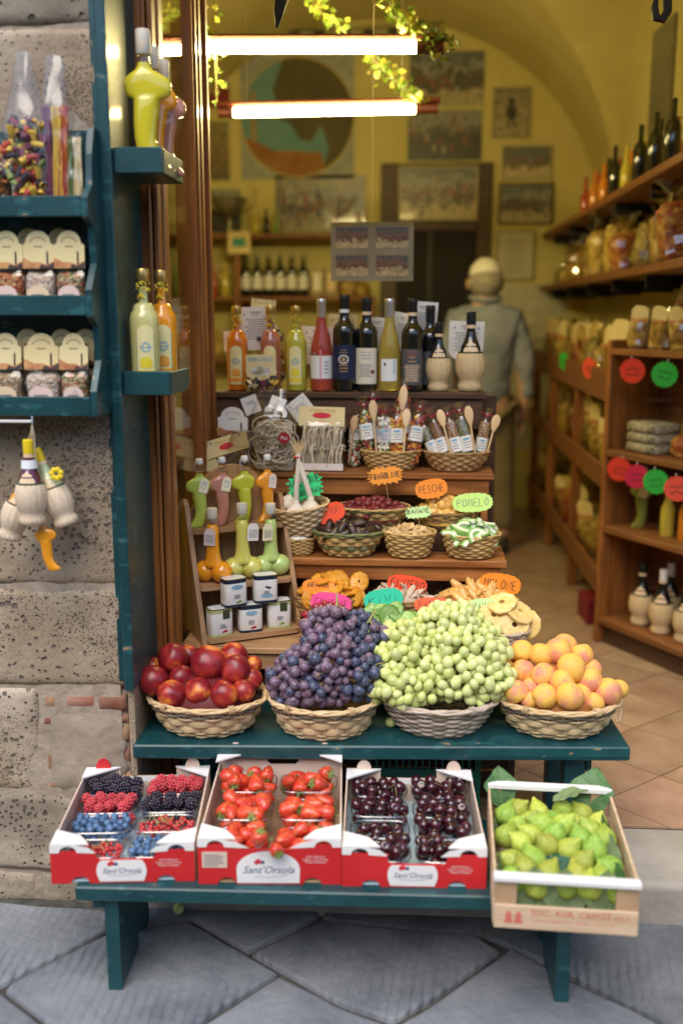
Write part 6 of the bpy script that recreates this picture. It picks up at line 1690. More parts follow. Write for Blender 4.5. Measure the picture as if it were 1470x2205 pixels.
gift = pasta_bag('dark pasta bag with tan header card behind the pink bottle', (-0.481, 3.450, 1.288), .085, .03, .26, .20, ['black','black','cream'], 'ribbon', 40, .03, 33, name='pasta_bag')
leaflet('tan card with a crest on the dark pasta bag', (-0.503, 3.452, 1.569), .085, .05, (0,6,0), cream, nl=1, hd=False, name='header_leaflet')
bag2 = pasta_bag('small bag of butterfly pasta with a cream arched card', (-0.490, 3.315, 1.292), .105, .05, .085, .06, ['purple','yellow','cream','black'], 'ribbon', 34, .030, 34, name='pasta_bag')
hc_ = MB().prism([(-.050,.0), (-.050,.062), (.050,.062), (.050,.0)] + arc(0, .0, .05, -.022, 0, 180, 10)[1:-1], -.028, -.0272).build('header_card', cream, bag2, 0); hc_.location = (0,0,.06)
MB().strokes('DISPENSA', .011, .040, -.0288, .040, -.021, .16, .02, .0).strokes('TOSCANA', .011, .040, -.0288, .041, .022, .16, .02, .0).build('lettering', blue_print, hc_, 0)
MB().prism([(.034*cos(a), .008+.015*sin(a)) for a in [2*pi*i/20 for i in range(20)]], -.0290, -.0283).build('oval_print', mat('landscape_print', (.30,.24,.12), .6, (.75,.74,.72), scale=55), hc_, 0)

# ------------------------------------------------------------------ pasta bags and tubes on the second board
Z2 = 1.0465
noodle = mat('pici_pasta', (.66,.54,.37), .6, (.76,.66,.49), scale=60); noodle_d = mat('grey_pici_pasta', (.54,.45,.33), .6, (.66,.58,.45), scale=60)
def pici(label, loc, w, d, h, hc, m, seed, loops=False, rotz=0.):
    t = thing('pasta_bag', label, 'pasta bag', loc, rotz)
    b = MB(); rg = random.Random(seed)
    for k in range(85 if loops else 130):
        x = rg.uniform(-.44,.44)*w; y = rg.uniform(-.42,.30)*d
        if loops:
            cx, cz, r_ = x*.6, rg.uniform(.25,.8)*hc, rg.uniform(.12,.34)*w; a0 = rg.uniform(0,6); pl = rg.uniform(-.5,.5)
            b.tube([(cx+r_*cos(a0+q*.42)*(1+.1*sin(q)), y+.004*sin(q*1.3)+pl*.01*sin(a0+q*.42), max(.006, cz+r_*.9*sin(a0+q*.42))) for q in range(rg.randint(7,15))], .0021, 5)
        else:
            lv = rg.choice((0,1)); z0 = .008 if lv == 0 else hc*.46; z1 = hc*rg.uniform(.48,.58) if lv == 0 else hc*rg.uniform(.9,1.02); gx = round(x/w*5)/5*w; 
            b.tube([(x*.85+gx*.12, y, z0), (x+.004*sin(k), y-.004, z0*.6+z1*.4), (x*.8+gx*.2+.005*cos(k), y-.005, z0*.2+z1*.8), (x*.72+gx*.28+.006, y, z1), (x*.7+gx*.3+.012, y+.006, z1-.008)], .0022, 5)
    tag(b.build('noodles', m, t, 80), kind='stuff')
    MB().loft([(.004,0,.02,w*.40,d*.22), (hc*.9,0,.02,w*.36,d*.18)], 12).build('noodle_core', m, t)
    shell(w, d, h, hc, .85 if not loops else .5, seed*1.3, cr=.009).build('clear_bag', cello, t, 35)
    return t
pc = pici('clear bag of pale straight pici pasta with a yellow header card', (-0.281, 3.195, 1.046), .152, .055, .185, .150, noodle, 3)
yc = MB().prism([(-.074,.0), (.074,.0), (.074,.062), (-.074,.062)], -.0008, .0008).build('header_card', cream, pc, 0); yc.location = (0,-.020,.146); yc.rotation_euler = (rad(-8),rad(1.5),0)
MB().prism([(.030*cos(a), .034+.0095*sin(a)) for a in [2*pi*i/24 for i in range(24)]], -.0016, -.0009).build('red_oval', berry_print, yc, 0)
put('lettering', text_mesh('Artigiani Pastai', .015, mat('ochre_print', (.55,.34,.06), .6), .3), yc, (0,-.0016,.050)); put('lettering', text_mesh('PICI', .012, berry_print), yc, (0,-.0016,.013))
MB().box(-.07, .07, -.030, -.0292, .004, .026).build('foot_label', mat('pink_white_label', (.76,.58,.50), .6, (.80,.72,.66), scale=12), pc, 0)
pd_ = pici('clear bag of coiled grey pici nests with a round red seal', (-0.436, 3.155, 1.046), .155, .08, .265, .175, noodle_d, 4, True, rad(-6))
seal = MB().prism([(.0185*cos(a), .0185*sin(a)) for a in [2*pi*i/28 for i in range(28)]], -.0008, .0008).build('round_seal', mat('dark_red_seal', (.28,.015,.025), .5), pd_, 0); seal.location = (.048,-.044,.115)
put('lettering', text_mesh('Pici', .016, white_paint), seal, (0,-.0014,0))
cc = MB().prism([(-.024,0), (.024,-.004), (.030,.036), (-.020,.040)], -.0006, .0006).build('folded_card', paper, pd_, 0); cc.location = (.014,-.02,.205); cc.rotation_euler = (rad(-10),rad(14),0)
w3 = spice_bag('white labelled packet at the left end of the second board', (-0.573, 3.220, 1.058), .10, .05, .115, herb2, None, 0, lean=0, card=.092, cw=.098, name='pasta_packet', cat='pasta bag', card_m=paper)
leaflet('small white leaflet leaning behind the pici bags', (-0.526, 3.290, 1.248), .055, .06, (0,-20,0), nl=4, hd=False)
leaflet('white diamond tilted leaflet behind the yellow header card', (-0.355, 3.285, 1.234), .075, .085, (0,-38,0), nl=5, hd=False)
ylw = leaflet('yellow pasta carton card lying tilted above the oak rack', (-0.584, 3.140, 1.133), .145, .06, (-25,-17,0), cream, nl=0, hd=False, name='carton_card')
MB().prism([(.024*cos(a), -.004+.011*sin(a)) for a in [2*pi*i/20 for i in range(20)]], -.0016, -.0008).build('red_oval', berry_print, ylw, 0)
put('lettering', text_mesh('Artigiani Pastai', .013, MATS['ochre_print'], .3), ylw, (0,-.0012,.016))
leaflet('yellow pasta carton card below the tilted one', (-0.658, 3.130, 1.074), .09, .055, (-15,-8,0), cream, nl=0, hd=False, name='carton_card')
tag(MB().prism([(-.06,0), (.05,.004), (.075,.03), (.04,.05), (-.04,.052)], -.02, .02).build('cellophane_packet', film('cloudy_film', (.9,.86,.78), .25, .2), None, 0), 'crumpled cellophane packet on top of the carton cards', 'packet').location = (-0.518, 3.130, 1.129)
spoon_m = wood('beech_spoon', (.60,.40,.20), (.72,.52,.30), 2)
def spoon(parent, x, y, z0, L, rot=(0,0,0)):
    b = MB().tube([(0,0,0), (0,0,L*.66)], .0035, 7)
    b.loft([(L*.62,0,0,.0035,.0030), (L*.70,0,0,.009,.0032), (L*.82,0,0,.0145,.0035), (L*.92,0,0,.0135,.0032), (L,0,0,.005,.002)], 14)
    o = b.build('wooden_spoon', spoon_m, parent, 80); o.location = (x, y, z0); o.rotation_euler = rot
def tube_pack(label, loc, rot, L, r, fill, lab_m, spoon_x=None, band=None, grp=None, ribbon=True, lab_z=(.42,.68), pie=None):
    t = thing('clear_tube', label, 'tube', loc, rot=tuple(rad(a) for a in rot), group=grp)
    if pie:
        b = MB(); rg = random.Random(int(abs(loc[0])*1e5)); ms = [pasta_cols[c] for c in pie]
        for k in range(120):
            b.cur = rg.randrange(len(ms)); a = rg.uniform(0,2*pi); b.X = Matrix.Translation((r*.80*cos(a), r*.80*sin(a), rg.uniform(.01,L*.86))) @ Euler((rg.uniform(-1,1), rg.uniform(-1,1), rg.uniform(0,6))).to_matrix().to_4x4()
            b.lathe([(.004,-.0065), (.0060,0), (.004,.0065)], 6); b.X = None
        tag(b.build('pasta_pieces', ms, t, 60), kind='stuff')
        MB().lathe([(r*.62,.004), (r*.66,L*.82)], 12).build('pasta_core', ms[0], t)
    else:
        MB().lathe([(r*.5,.002), (r*.9,.008), (r*.93,L*.82), (r*.7,L*.86)], 16).build('filling', fill, t)
    f = MB().lathe([(r*.7,0), (r,.006), (r*1.02,L*.84), (r*.85,L*.92), (r*.30,L*.97), (r*.28,L), (r*.75,L*1.08), (r*1.1,L*1.14)], 18, cap=False)
    for i, (x, y, z) in enumerate(f.v):
        v = noise.noise_vector((x*50, y*50, z*50+loc[0]*9))*.003; f.v[i] = (x+v.x, y+v.y, z)
    f.build('film', cello, t, 45)
    lb = MB(); wrap(lb, r*1.05, 1.25, L*lab_z[0], L*lab_z[1]); lo = lb.build('label', lab_m, t)
    q = MB(); wrap(q, r*1.05, .5, L*(lab_z[0]*.3+lab_z[1]*.7), L*(lab_z[0]*.12+lab_z[1]*.88), .004, .0015, -pi/2, 6, 3, .004); q.build('label_picture', blue_print, lo, 0)
    q = MB(); lines(q, r*1.05, .6, L*(lab_z[0]*.8+lab_z[1]*.2), L*(lab_z[0]*.45+lab_z[1]*.55), 3); q.build('label_print', ink_grey, lo, 0)
    if band is not None:
        q = MB(); wrap(q, r*1.05, 1.25, L*(lab_z[0]-.05), L*lab_z[0], 0, .0010); q.build('label_band', band, t, 0)
    if ribbon: MB().tube([(r*.34*cos(a), r*.34*sin(a), L*.975) for a in [2*pi*i/10 for i in range(10)]], .0022, 5, True).tube([(0,-r*.3,L*.975), (.012,-r*.5,L*1.02), (.02,-r*.3,L*1.0)], .0014, 4).tube([(0,-r*.3,L*.975), (-.012,-r*.5,L*1.03), (-.022,-r*.3,L*1.02)], .0014, 4).build('red_ribbon', mat('red_ribbon', (.42,.02,.05), .4), t)
    if spoon_x is not None: spoon(t, spoon_x, -r*1.0-.005, L*.12, L*.92, (0, rad(4), 0))
    return t
lab_w = mat('tube_label', (.80,.77,.70), .5); dkgreen = mat('dark_green_band', (.015,.05,.03), .5)
pbx, pby = -.060, 3.228
pt = [('white and pink striped pasta tube, leftmost in its basket', -.062, -.02, (-8,-9,0), ['red','yellow','purple','green'], .185), ('pasta tube of white and red shapes with a flag label', -.018, -.035, (-6,-2,0), ['white','white','red','green'], .165),
      ('pasta tube of plain orange curls', .022, -.03, (-6,0,0), ['orange','orange','yellow'], .165), ('tall pasta tube of mixed coloured shapes in the middle', .040, .0, (-5,1,0), ['red','orange','yellow','green'], .23), ('pasta tube of orange shapes, rightmost in its basket', .072, -.015, (-6,8,0), ['orange','red','purple','yellow'], .175),
      ('pasta tube of dark shapes at the back of its basket', -.045, .02, (2,-4,0), ['purple','black','red'], .20)]
for k, (lb, dx, dy, rt, pie, L) in enumerate(pt):
    tube_pack(lb, (pbx+dx*.95, pby+dy, Z2+.018), rt, L*1.06, .0235, None, lab_w if k != 1 else mat('flag_label', (.70,.66,.62), .5, (.20,.26,.40), scale=45), (.020 if k in (0,2) else (-.016 if k == 3 else None)), grp='pasta tubes in the tan basket', pie=pie)
tube_pack('pasta tube of pale green and pink shapes standing beside the pici bag', (-0.184, 3.271, 1.046), (-4,4,0), .165, .0205, None, lab_w, -.014, None, None, True, (.55,.78), ['white','green','white','red'])
h_g = grainy('green_herbs', [(.16,.16,.06), (.24,.22,.09), (.10,.10,.04), (.30,.26,.14)], 260); h_r = grainy('rust_spice', [(.22,.09,.04), (.32,.15,.06), (.15,.06,.03), (.38,.24,.12)], 240); h_m = grainy('pepper_mix', [(.36,.14,.06), (.45,.32,.16), (.22,.09,.05), (.50,.38,.24)], 200)
sbx, sby = .152, 3.225
sp = [('herb tube of olive green leaves, leftmost in the checked basket', -.050, -.02, (-10,-24,0), h_g, .158, None), ('herb tube of rust brown spice, second in the checked basket', -.022, -.03, (-10,-20,0), h_r, .175, .018), ('herb tube of pepper mix, third in the checked basket', .016, -.03, (-9,-15,0), h_m, .175, None),
      ('wide herb tube of grey green oregano at the front of the checked basket', .052, -.028, (-8,-14,0), h_g, .185, .016), ('herb tube of red pepper flakes, rightmost in the checked basket', .070, .01, (-4,10,0), h_m, .165, .020)]
for k, (lb, dx, dy, rt, gm, L, sx) in enumerate(sp):
    tube_pack(lb, (sbx+dx, sby+dy, Z2+.016), rt, L, .0185 if k != 3 else .0235, gm, lab_w, sx, dkgreen, 'herb tubes in the checked basket', True, (.28,.55))

# ------------------------------------------------------------------ fluorescent lamps
tube_m = mat('lit_tube', (1,1,1), .5, emit=(1.0,.835,.34), estr=68.0)
fix_m = mat('red_brown_fixture', (.10,.02,.012), .5)
def lamp(label, p0, p1, s=1.0):
    t = thing('strip_lamp', label, 'lamp', p0)
    d = Vector(p1)-Vector(p0)
    u = d.normalized()
    MB().tube([u*.05, d-u*.05], .017*s, 12).build('tube', tube_m, t)
    c = MB().tube([u*-.02+Vector((0,.01,.034*s)), d+u*.06+Vector((0,.01,.034*s))], .013*s, 8, flat=1.6); c.build('batten', fix_m, t)
    MB().tube([u*-.02, u*.048], .020*s, 10).build('end_cap', fix_m, t); MB().tube([d-u*.048, d+u*.05], .021*s, 10).build('end_cap', fix_m, t)
    for q in (.12, .88):
        b = d*q; MB().tube([b+Vector((0,.01,.04)), b+Vector((0,.01,vault_z(p0[0]+b.x, p0[1])[2]-p0[2]-.01))], .0022, 5).build('hanger', steel, t)
    return t
lamp('upper lit fluorescent tube hanging near the shop front', (-0.926, 3.900, 2.510), (0.056, 3.900, 2.494), 1.10)
lamp('lower lit fluorescent tube hanging further back in the shop', (-0.836, 4.600, 2.411), (0.056, 4.600, 2.417), 1.05)

# trailing artificial vines on the lamps
vine_m = [mat('vine_leaf', (.14,.26,.03), .5, (.30,.40,.04), scale=30, rnd=.1), mat('vine_yellow', (.50,.46,.06), .5)]
def vine(label, pts, n, size, seed):
    t = thing('vine_garland', label, 'vine', (0,0,0))
    P = [Vector(p) for p in pts]; rg = random.Random(seed)
    MB().tube(P, .004, 5).build('stem', stem_m, t)
    b = MB()
    for k in range(n):
        s = rg.uniform(0, len(P)-1.001); i = int(s); c = P[i].lerp(P[i+1], s-i) + Vector((rg.gauss(0,1), rg.gauss(0,1), rg.gauss(0,1)))*size*.75
        b.cur = 0 if rg.random() < .72 else 1
        b.X = Matrix.Translation(c) @ Euler((rg.uniform(-1.5,1.5), rg.uniform(-1.5,1.5), rg.uniform(0,6))).to_matrix().to_4x4()
        L_ = size*rg.uniform(.7,1.3); b.add([(0,0,0), (L_*.42,L_*.4,L_*.08), (L_*.2,L_*.8,0), (0,L_*1.05,-L_*.1), (-L_*.2,L_*.8,0), (-L_*.42,L_*.4,L_*.08)], [(0,1,2,3),(0,3,4,5)]); b.X = None
    tag(b.build('leaves', vine_m, t, 0), kind='stuff')
vine('green vine with yellow flowers hanging to the upper lamp right end', [(-0.138, 3.850, 2.706), (-0.071, 3.850, 2.613), (-0.004, 3.880, 2.558), (0.073, 3.900, 2.518), (0.090, 3.900, 2.483)], 170, .028, 1)
vine('vine rising left from the upper lamp towards the ceiling', [(-0.441, 4.200, 2.800), (-0.368, 4.200, 2.706), (-0.268, 4.200, 2.628)], 90, .026, 2)
vine('vine running down to the lower lamp right end', [(-0.190, 4.300, 2.574), (-0.117, 4.400, 2.534), (-0.040, 4.500, 2.481), (0.030, 4.580, 2.437)], 120, .026, 3)
vine('thin vine trailing beside the wooden door post', [(-0.730, 3.900, 2.702), (-0.733, 3.900, 2.576), (-0.733, 3.900, 2.464), (-0.733, 3.900, 2.318)], 50, .022, 4)

# dark meat hooks hanging at the top of the doorway
hk_m = mat('dark_iron', (.02,.017,.015), .55)
h1 = MB().tube([(-0.388, 3.200, 2.542), (-0.395, 3.200, 2.478), (-0.406, 3.200, 2.433), (-0.413, 3.200, 2.388)], [.010,.022,.016,.004], 10).build('hanging_tail', hk_m, None); tag(h1, 'dark tapering object hanging at the top of the doorway', 'hanging object')
h2 = MB().tube([(0.736, 3.200, 2.493), (0.734, 3.200, 2.444), (0.736, 3.200, 2.412), (0.723, 3.200, 2.391), (0.704, 3.200, 2.396), (0.698, 3.200, 2.425), (0.702, 3.200, 2.450)], [.014,.014,.013,.013,.013,.011,.006], 10).build('hanging_hook', hk_m, None); tag(h2, 'black hook hanging at the top right corner', 'hook')

# ------------------------------------------------------------------ back wall pictures
def photo_m(name, bands, scale, seed, vert=False):
    """faded photograph: soft patches of a few colours laid out in bands"""
    m = mat(name, bands[0][1], .35, coat=.3)
    N, L, b = nodes_of(m)
    tc = N.new('ShaderNodeTexCoord'); sp_ = N.new('ShaderNodeSeparateXYZ'); L.new(tc.outputs['Generated'], sp_.inputs[0])
    n = N.new('ShaderNodeTexNoise'); n.inputs['Scale'].default_value = scale*1.5; n.inputs['Detail'].default_value = 7; n.inputs['Roughness'].default_value = .65; n.noise_dimensions = '4D'; n.inputs['W'].default_value = seed
    L.new(tc.outputs['Generated'], n.inputs[0])
    a = N.new('ShaderNodeMath'); a.operation = 'MULTIPLY_ADD'; a.inputs[1].default_value = 1.5; L.new(n.outputs[0], a.inputs[0]); L.new(sp_.outputs[2], a.inputs[2])
    s_ = N.new('ShaderNodeMath'); s_.operation = 'SUBTRACT'; s_.inputs[1].default_value = .75; L.new(a.outputs[0], s_.inputs[0])
    cr = N.new('ShaderNodeValToRGB'); e = cr.color_ramp.elements
    while len(e) < len(bands): e.new(.5)
    for i, (p, c) in enumerate(bands): e[i].position = p; e[i].color = C4(c)
    L.new(s_.outputs[0], cr.inputs[0])
    v = N.new('ShaderNodeTexNoise'); v.inputs['Scale'].default_value = scale*5; v.inputs['Detail'].default_value = 3; L.new(tc.outputs['Generated'], v.inputs[0])
    mr = N.new('ShaderNodeMapRange'); mr.inputs[1].default_value = .35; mr.inputs[2].default_value = .65; mr.inputs[3].default_value = .55; mr.inputs[4].default_value = 1.5; L.new(v.outputs[0], mr.inputs[0])
    hs = N.new('ShaderNodeHueSaturation'); L.new(cr.outputs[0], hs.inputs['Color']); L.new(mr.outputs[0], hs.inputs['Value']); L.new(hs.outputs[0], b.inputs['Base Color'])
    return m
crowd = [(.0,(.40,.34,.22)), (.22,(.36,.30,.20)), (.34,(.07,.07,.06)), (.60,(.09,.085,.075)), (.72,(.30,.30,.28)), (.85,(.12,.13,.13))]
crowd2 = [(.0,(.05,.05,.045)), (.5,(.06,.06,.055)), (.62,(.16,.14,.12)), (.8,(.24,.23,.21))]
track = [(.0,(.44,.36,.22)), (.30,(.50,.42,.26)), (.42,(.12,.10,.08)), (.62,(.16,.15,.13)), (.8,(.13,.14,.15))]
def picture(label, a, b, m, frame=None, ft=.02, rot=None, name='photograph', border=None, figs=0):
    """a, b: opposite corners on the back wall"""
    x0, z1 = a[0], a[2]; x1, z0 = b[0], b[2]
    t = thing(name, label, 'picture', ((x0+x1)/2, a[1], (z0+z1)/2), group='pictures on the shop walls')
    w, h = (x1-x0)/2, (z1-z0)/2
    MB().box(-w, w, -.006, .0, -h, h).build('print', m, t, 0)
    if figs:
        rg = random.Random(figs); fb_ = MB()
        for k in range(figs):
            fb_.cur = rg.randrange(4); x = rg.uniform(-.92,.92)*w; z = h*(rg.gauss(-.05,.28)); r_ = h*rg.uniform(.06,.13)
            fb_.prism([(x+r_*(.6*cos(q)), z+r_*1.3*sin(q)) for q in [2*pi*i/9 for i in range(9)]], -.0075-.0002*k/figs, -.0062); fb_.prism([(x+r_*(.32*cos(q)), z+r_*1.6+r_*.36*sin(q)) for q in [2*pi*i/8 for i in range(8)]], -.0075, -.0062)
        tag(fb_.build('printed_figures', [mat('print_dark', (.05,.045,.04), .5), mat('print_brown', (.16,.09,.05), .5), mat('print_pale', (.36,.32,.26), .5), mat('print_red', (.26,.08,.05), .5)], t, 0), kind='stuff')
    if border is not None:
        for q in ((-w-.015,w+.015,h,h+.015), (-w-.015,w+.015,-h-.015,-h), (-w-.015,-w,-h,h), (w,w+.015,-h,h)): MB().box(q[0], q[1], -.005, 0, q[2], q[3]).build('border', border, t, 0)
    if frame is not None:
        for q in ((-w-ft,w+ft,h,h+ft), (-w-ft,w+ft,-h-ft,-h), (-w-ft,-w,-h,h), (w,w+ft,-h,h)): MB().box(q[0], q[1], -.018, 0, q[2], q[3], .003).build('frame_bar', frame, t, 0)
    return t
YW = 7.392
picture('wide photograph of a horse race crowd, upper right of the lamps', (-0.031, 7.392, 3.315), (0.483, 7.392, 2.957), photo_m('race_photo_a', crowd, 4, 1.), figs=40)
picture('wide photograph of a rider above a crowd, under the upper one', (-0.039, 7.392, 2.933), (0.477, 7.392, 2.597), photo_m('race_photo_b', crowd2, 4, 2.), figs=26)
pj = picture('small framed picture of a lone jockey', (0.563, 7.392, 3.059), (0.791, 7.392, 2.758), photo_m('jockey_ground', [(.0,(.34,.29,.18)), (.5,(.30,.25,.16)), (1.,(.25,.21,.14))], 2, 3.), mat('thin_frame', (.30,.25,.14), .5), .016)
jk = MB().ball((0,-.008,.0), .035, 10, 8, (1,.15,1.4)); jk.ball((0,-.008,.075), .022, 8, 6, (1,.15,1.2)); jk.tube([(-.015,-.008,-.04), (-.02,-.008,-.10)], .008, 5); jk.tube([(.02,-.008,-.04), (.03,-.008,-.10)], .008, 5); jk.build('rider', mat('dark_rider', (.05,.035,.03), .6), pj)
picture('small framed photograph of galloping horses', (0.633, 7.392, 2.679), (0.956, 7.392, 2.478), photo_m('race_photo_c', track, 4, 4.), mat('pale_frame', (.42,.36,.22), .5), .014, figs=18)
picture('brown framed photograph below the galloping horses', (0.621, 7.392, 2.425), (0.974, 7.392, 2.176), photo_m('race_photo_d', crowd, 4, 5.), mat('brown_frame', (.16,.09,.03), .4), .018, figs=22)
nt = picture('framed paper notice below the brown framed photograph', (0.612, 7.392, 2.109), (0.859, 7.392, 1.786), mat('notice_paper', (.50,.46,.32), .6, (.54,.50,.36), scale=4), mat('thin_frame', (.3,.25,.14)), .012)
q = MB()
for k in range(11): q.box(-.07, R.uniform(.03,.08), -.0072, -.0063, .10-k*.022, .106-k*.022)
q.build('print_lines', ink_grey, nt, 0)
picture('large photograph of a packed race square left of the dark door', (-0.979, 7.392, 2.507), (-0.334, 7.392, 2.120), photo_m('race_photo_e', [(.0,(.32,.27,.17)), (.30,(.20,.18,.13)), (.5,(.10,.10,.09)), (.75,(.17,.155,.14)), (.9,(.24,.21,.15))], 5, 6.), figs=70)
picture('photograph behind the trophy at the far left', (-1.458, 7.392, 2.416), (-1.228, 7.392, 2.118), photo_m('race_photo_f', crowd2, 4, 7.))
picture('red and white poster at the left edge behind the vine', (-1.441, 7.392, 3.283), (-1.294, 7.392, 2.968), photo_m('poster_red', [(.0,(.22,.03,.03)), (.4,(.24,.03,.03)), (.55,(.5,.45,.36)), (.8,(.2,.24,.22))], 3, 8.))
picture('brown poster under the red one at the left edge', (-1.452, 7.392, 2.877), (-1.305, 7.392, 2.478), photo_m('poster_brown', [(.0,(.12,.10,.06)), (.4,(.20,.12,.05)), (.8,(.24,.20,.10))], 3, 9.))
# square banner with a round picture: sky, dark shape, tower and roofs
bn_ = picture('square banner with a round landscape behind the lower lamp', (-1.217, 7.392, 3.304), (-0.415, 7.392, 2.483), mat('banner_cloth', (.40,.40,.34), .8, (.26,.29,.28), scale=22, detail=8), name='round_banner')
W0 = (-1.217, 7.392, 3.304); W1 = (-0.415, 7.392, 2.483); bcx, bcz = (W0[0]+W1[0])/2, (W0[2]+W1[2])/2; RB = .395
circ = lambda r_, a0=0, a1=360, n=40: [(r_*cos(rad(a0+(a1-a0)*i/n)), r_*sin(rad(a0+(a1-a0)*i/n))) for i in range(n+1)]
MB().prism(circ(RB+.012)[:-1], -.0085, -.0062).build('gold_ring', mat('gold_ring', (.50,.36,.10), .5), bn_, 0)
MB().prism(circ(RB)[:-1], -.0105, -.0086).build('sky_disc', mat('painted_sky', (.12,.26,.27), .7, (.16,.31,.31), scale=3), bn_, 0)
dk = [(-.10,RB*.96)] + circ(RB,100,-62,26) + [(.22,-.20), (.17,-.05), (.10,-.16), (.02,-.15), (-.05,-.04), (-.18,.02), (-.20,.06), (-.15,.10), (-.17,.2)]
MB().prism(dk, -.0125, -.0106).build('dark_shape', mat('painted_dark', (.085,.07,.03), .7, (.12,.095,.04), scale=4), bn_, 0)
rf = [(-.37,-.13), (-.28,-.16), (-.18,-.21), (-.16,-.22), (.02,-.22), (.03,-.23), (.17,-.23), (.20,-.34)] + circ(RB*.995,-60,-160,16)
MB().prism(rf, -.0145, -.0126).build('roofs', mat('painted_roofs', (.26,.10,.025), .7, (.34,.17,.05), scale=8), bn_, 0)
MB().prism([(-.33,-.15), (-.29,-.17), (-.29,.16), (-.31,.20), (-.33,.16)], -.0165, -.0146).build('tower', mat('painted_tower', (.34,.24,.10), .7), bn_, 0)
# dark door recess with a framed photograph over it
dd = thing('dark_door', 'dark wooden door frame in the back wall behind the man', 'door', (0,7.40,0))
dx0, dx1, dz1 = (-0.224, 7.392, 2.582)[0], (0.558, 7.392, 2.575)[0], (0.169, 7.392, 2.579)[2]
MB().box(dx0, dx0+.12, -.05, -.0005, .12, dz1, .006).build('jamb', wood_dark, dd, 30); MB().box(dx1-.10, dx1, -.05, -.0005, .12, dz1, .006).build('jamb', wood_dark, dd, 30)
MB().box(dx0+.121, dx1-.101, -.03, -.0005, 2.12, dz1, .006).build('overdoor', wood_dark, dd, 30)
MB().box(dx0+.121, dx1-.101, -.02, -.0005, .12, 2.119).build('door_leaf', mat('door_black', (.006,.005,.004), .7), dd, 0)
MB().box(dx0+.34, dx0+.37, -.028, -.0205, .12, 2.118).build('leaf_gap', black, dd, 0)
picture('large framed race photograph hung over the dark door', (-0.085, 7.335, 2.536), (0.442, 7.335, 2.200), photo_m('race_photo_g', [(.0,(.46,.38,.22)), (.22,(.46,.38,.22)), (.34,(.09,.08,.07)), (.55,(.16,.12,.09)), (.7,(.28,.27,.24)), (.9,(.12,.13,.14))], 5, 10.), mat('pale_frame', (.4,.3,.2)), .016, figs=34)
# checked garland along the top of the back wall
gm_ = [mat('flag_black', (.03,.035,.03), .7), mat('flag_pale', (.40,.36,.20), .7)]
gl = thing('bunting', 'black and pale checked bunting strung high across the back wall', 'bunting', (0,7.25,0))
g0, g1_ = (-1.364, 7.250, 3.427), (0.165, 7.250, 3.401)
for k in range(18):
    x = g0[0] + (g1_[0]-g0[0])*k/18; dz = -.03*sin(pi*k/18); w_ = (g1_[0]-g0[0])/18
    MB().prism([(x,g0[2]+dz+.025), (x+w_*.9,g0[2]+dz+.025), (x+w_*.7,g0[2]+dz-.035), (x-w_*.2,g0[2]+dz-.035)], -.002, .002).build('flag', gm_[k % 2], gl, 0)
MB().tube([(g0[0],0,g0[2]+.028), ((g0[0]+g1_[0])/2,0,g0[2]), (g1_[0],0,g0[2]+.03), (g1_[0]+.06,0,g0[2]+.07)], .004, 5).build('cord', black, gl)
# hanging card of four photographs
fp = thing('photo_card', 'hanging clear sleeve of four race photographs in mid shop', 'picture', (-0.145, 3.780, 1.767))
fp.scale = (.74,.74,.74)
MB().box(-.205, .205, -.001, .001, -.14, .14).build('sleeve', mat('sleeve_back', (.30,.27,.17), .5, (.40,.36,.24), scale=5), fp, 0)
for k, (x, z) in enumerate(((-.10,.07), (.10,.07), (-.10,-.065), (.10,-.065))):
    MB().box(x-.08, x+.08, -.004, -.0015, z-.05, z+.05).build('photo', photo_m('card_photo_%s' % 'abcd'[k], [(.0,(.60,.50,.30)), (.34,(.50,.40,.22)), (.46,(.14,.06,.035)), (.65,(.26,.14,.10)), (.85,(.13,.13,.12))], 3, 20.+k), fp, 0)
MB().box(-.205, .205, -.003, .003, .125, .145).build('top_strip', mat('dull_strip', (.30,.24,.10), .6), fp, 0)
MB().tube([(0,0,.165), (0,0,.9), (0,.2,1.9)], .0015, 4).build('cord', string_m, fp)

# ------------------------------------------------------------------ back shelves with goods
sh = thing('back_shelf', 'wooden wall shelving with bottles along the back wall left of the door', 'shelf', (0,0,0))
for z in (2.085, 1.66):
    MB().box(-1.78, -.26 if z < 2 else -.5, 7.10, 7.38, z-.03, z, .004).build('board', wood_brown, sh, 30)
for x in (-1.24, -.30): MB().box(x, x+.04, 7.12, 7.38, .12, 2.054 if x < -1 else 1.629).build('upright', wood_brown_v, sh, 0)
MB().box(-1.78, -.26, 7.10, 7.38, 1.20, 1.23, .004).build('board', wood_brown, sh, 30)
bb_ = MB().lathe([(.034,0), (.036,.004), (.036,.17), (.030,.195), (.014,.215), (.013,.29)], 12).mesh('body', dark_glass, 50)
lb_ = MB(); wrap(lb_, .036, 1.3, .05, .14); lbm = lb_.mesh('label', white_paint, 0)
def far_bottle(label, loc, glass_me=bb_, lab=lbm, s=1.0, grp=None, rotz=0.):
    t = thing('shelf_bottle', label, 'bottle', loc, rotz, grp); t.scale = (s,)*3
    put('body', glass_me, t)
    if lab is not None: put('label', lab, t)
    return t
for k in range(6):
    far_bottle('dark wine bottle with pale label, %s from the left on the back shelf' % ORD(k), (-1.17+k*.082, 7.2, 1.6605), grp='dark wine bottles on the back shelf')
lq = MB().lathe([(.026,0), (.028,.004), (.028,.11), (.012,.15), (.011,.22)], 12)
cols_ = {'red': mat('far_red', (.45,.06,.03), .15, coat=.8), 'orange': mat('far_orange', (.65,.22,.02), .15, coat=.8), 'yellow': mat('far_yellow', (.62,.50,.06), .15, coat=.8), 'green': mat('far_green', (.20,.30,.06), .15, coat=.8), 'dark': dark_glass}
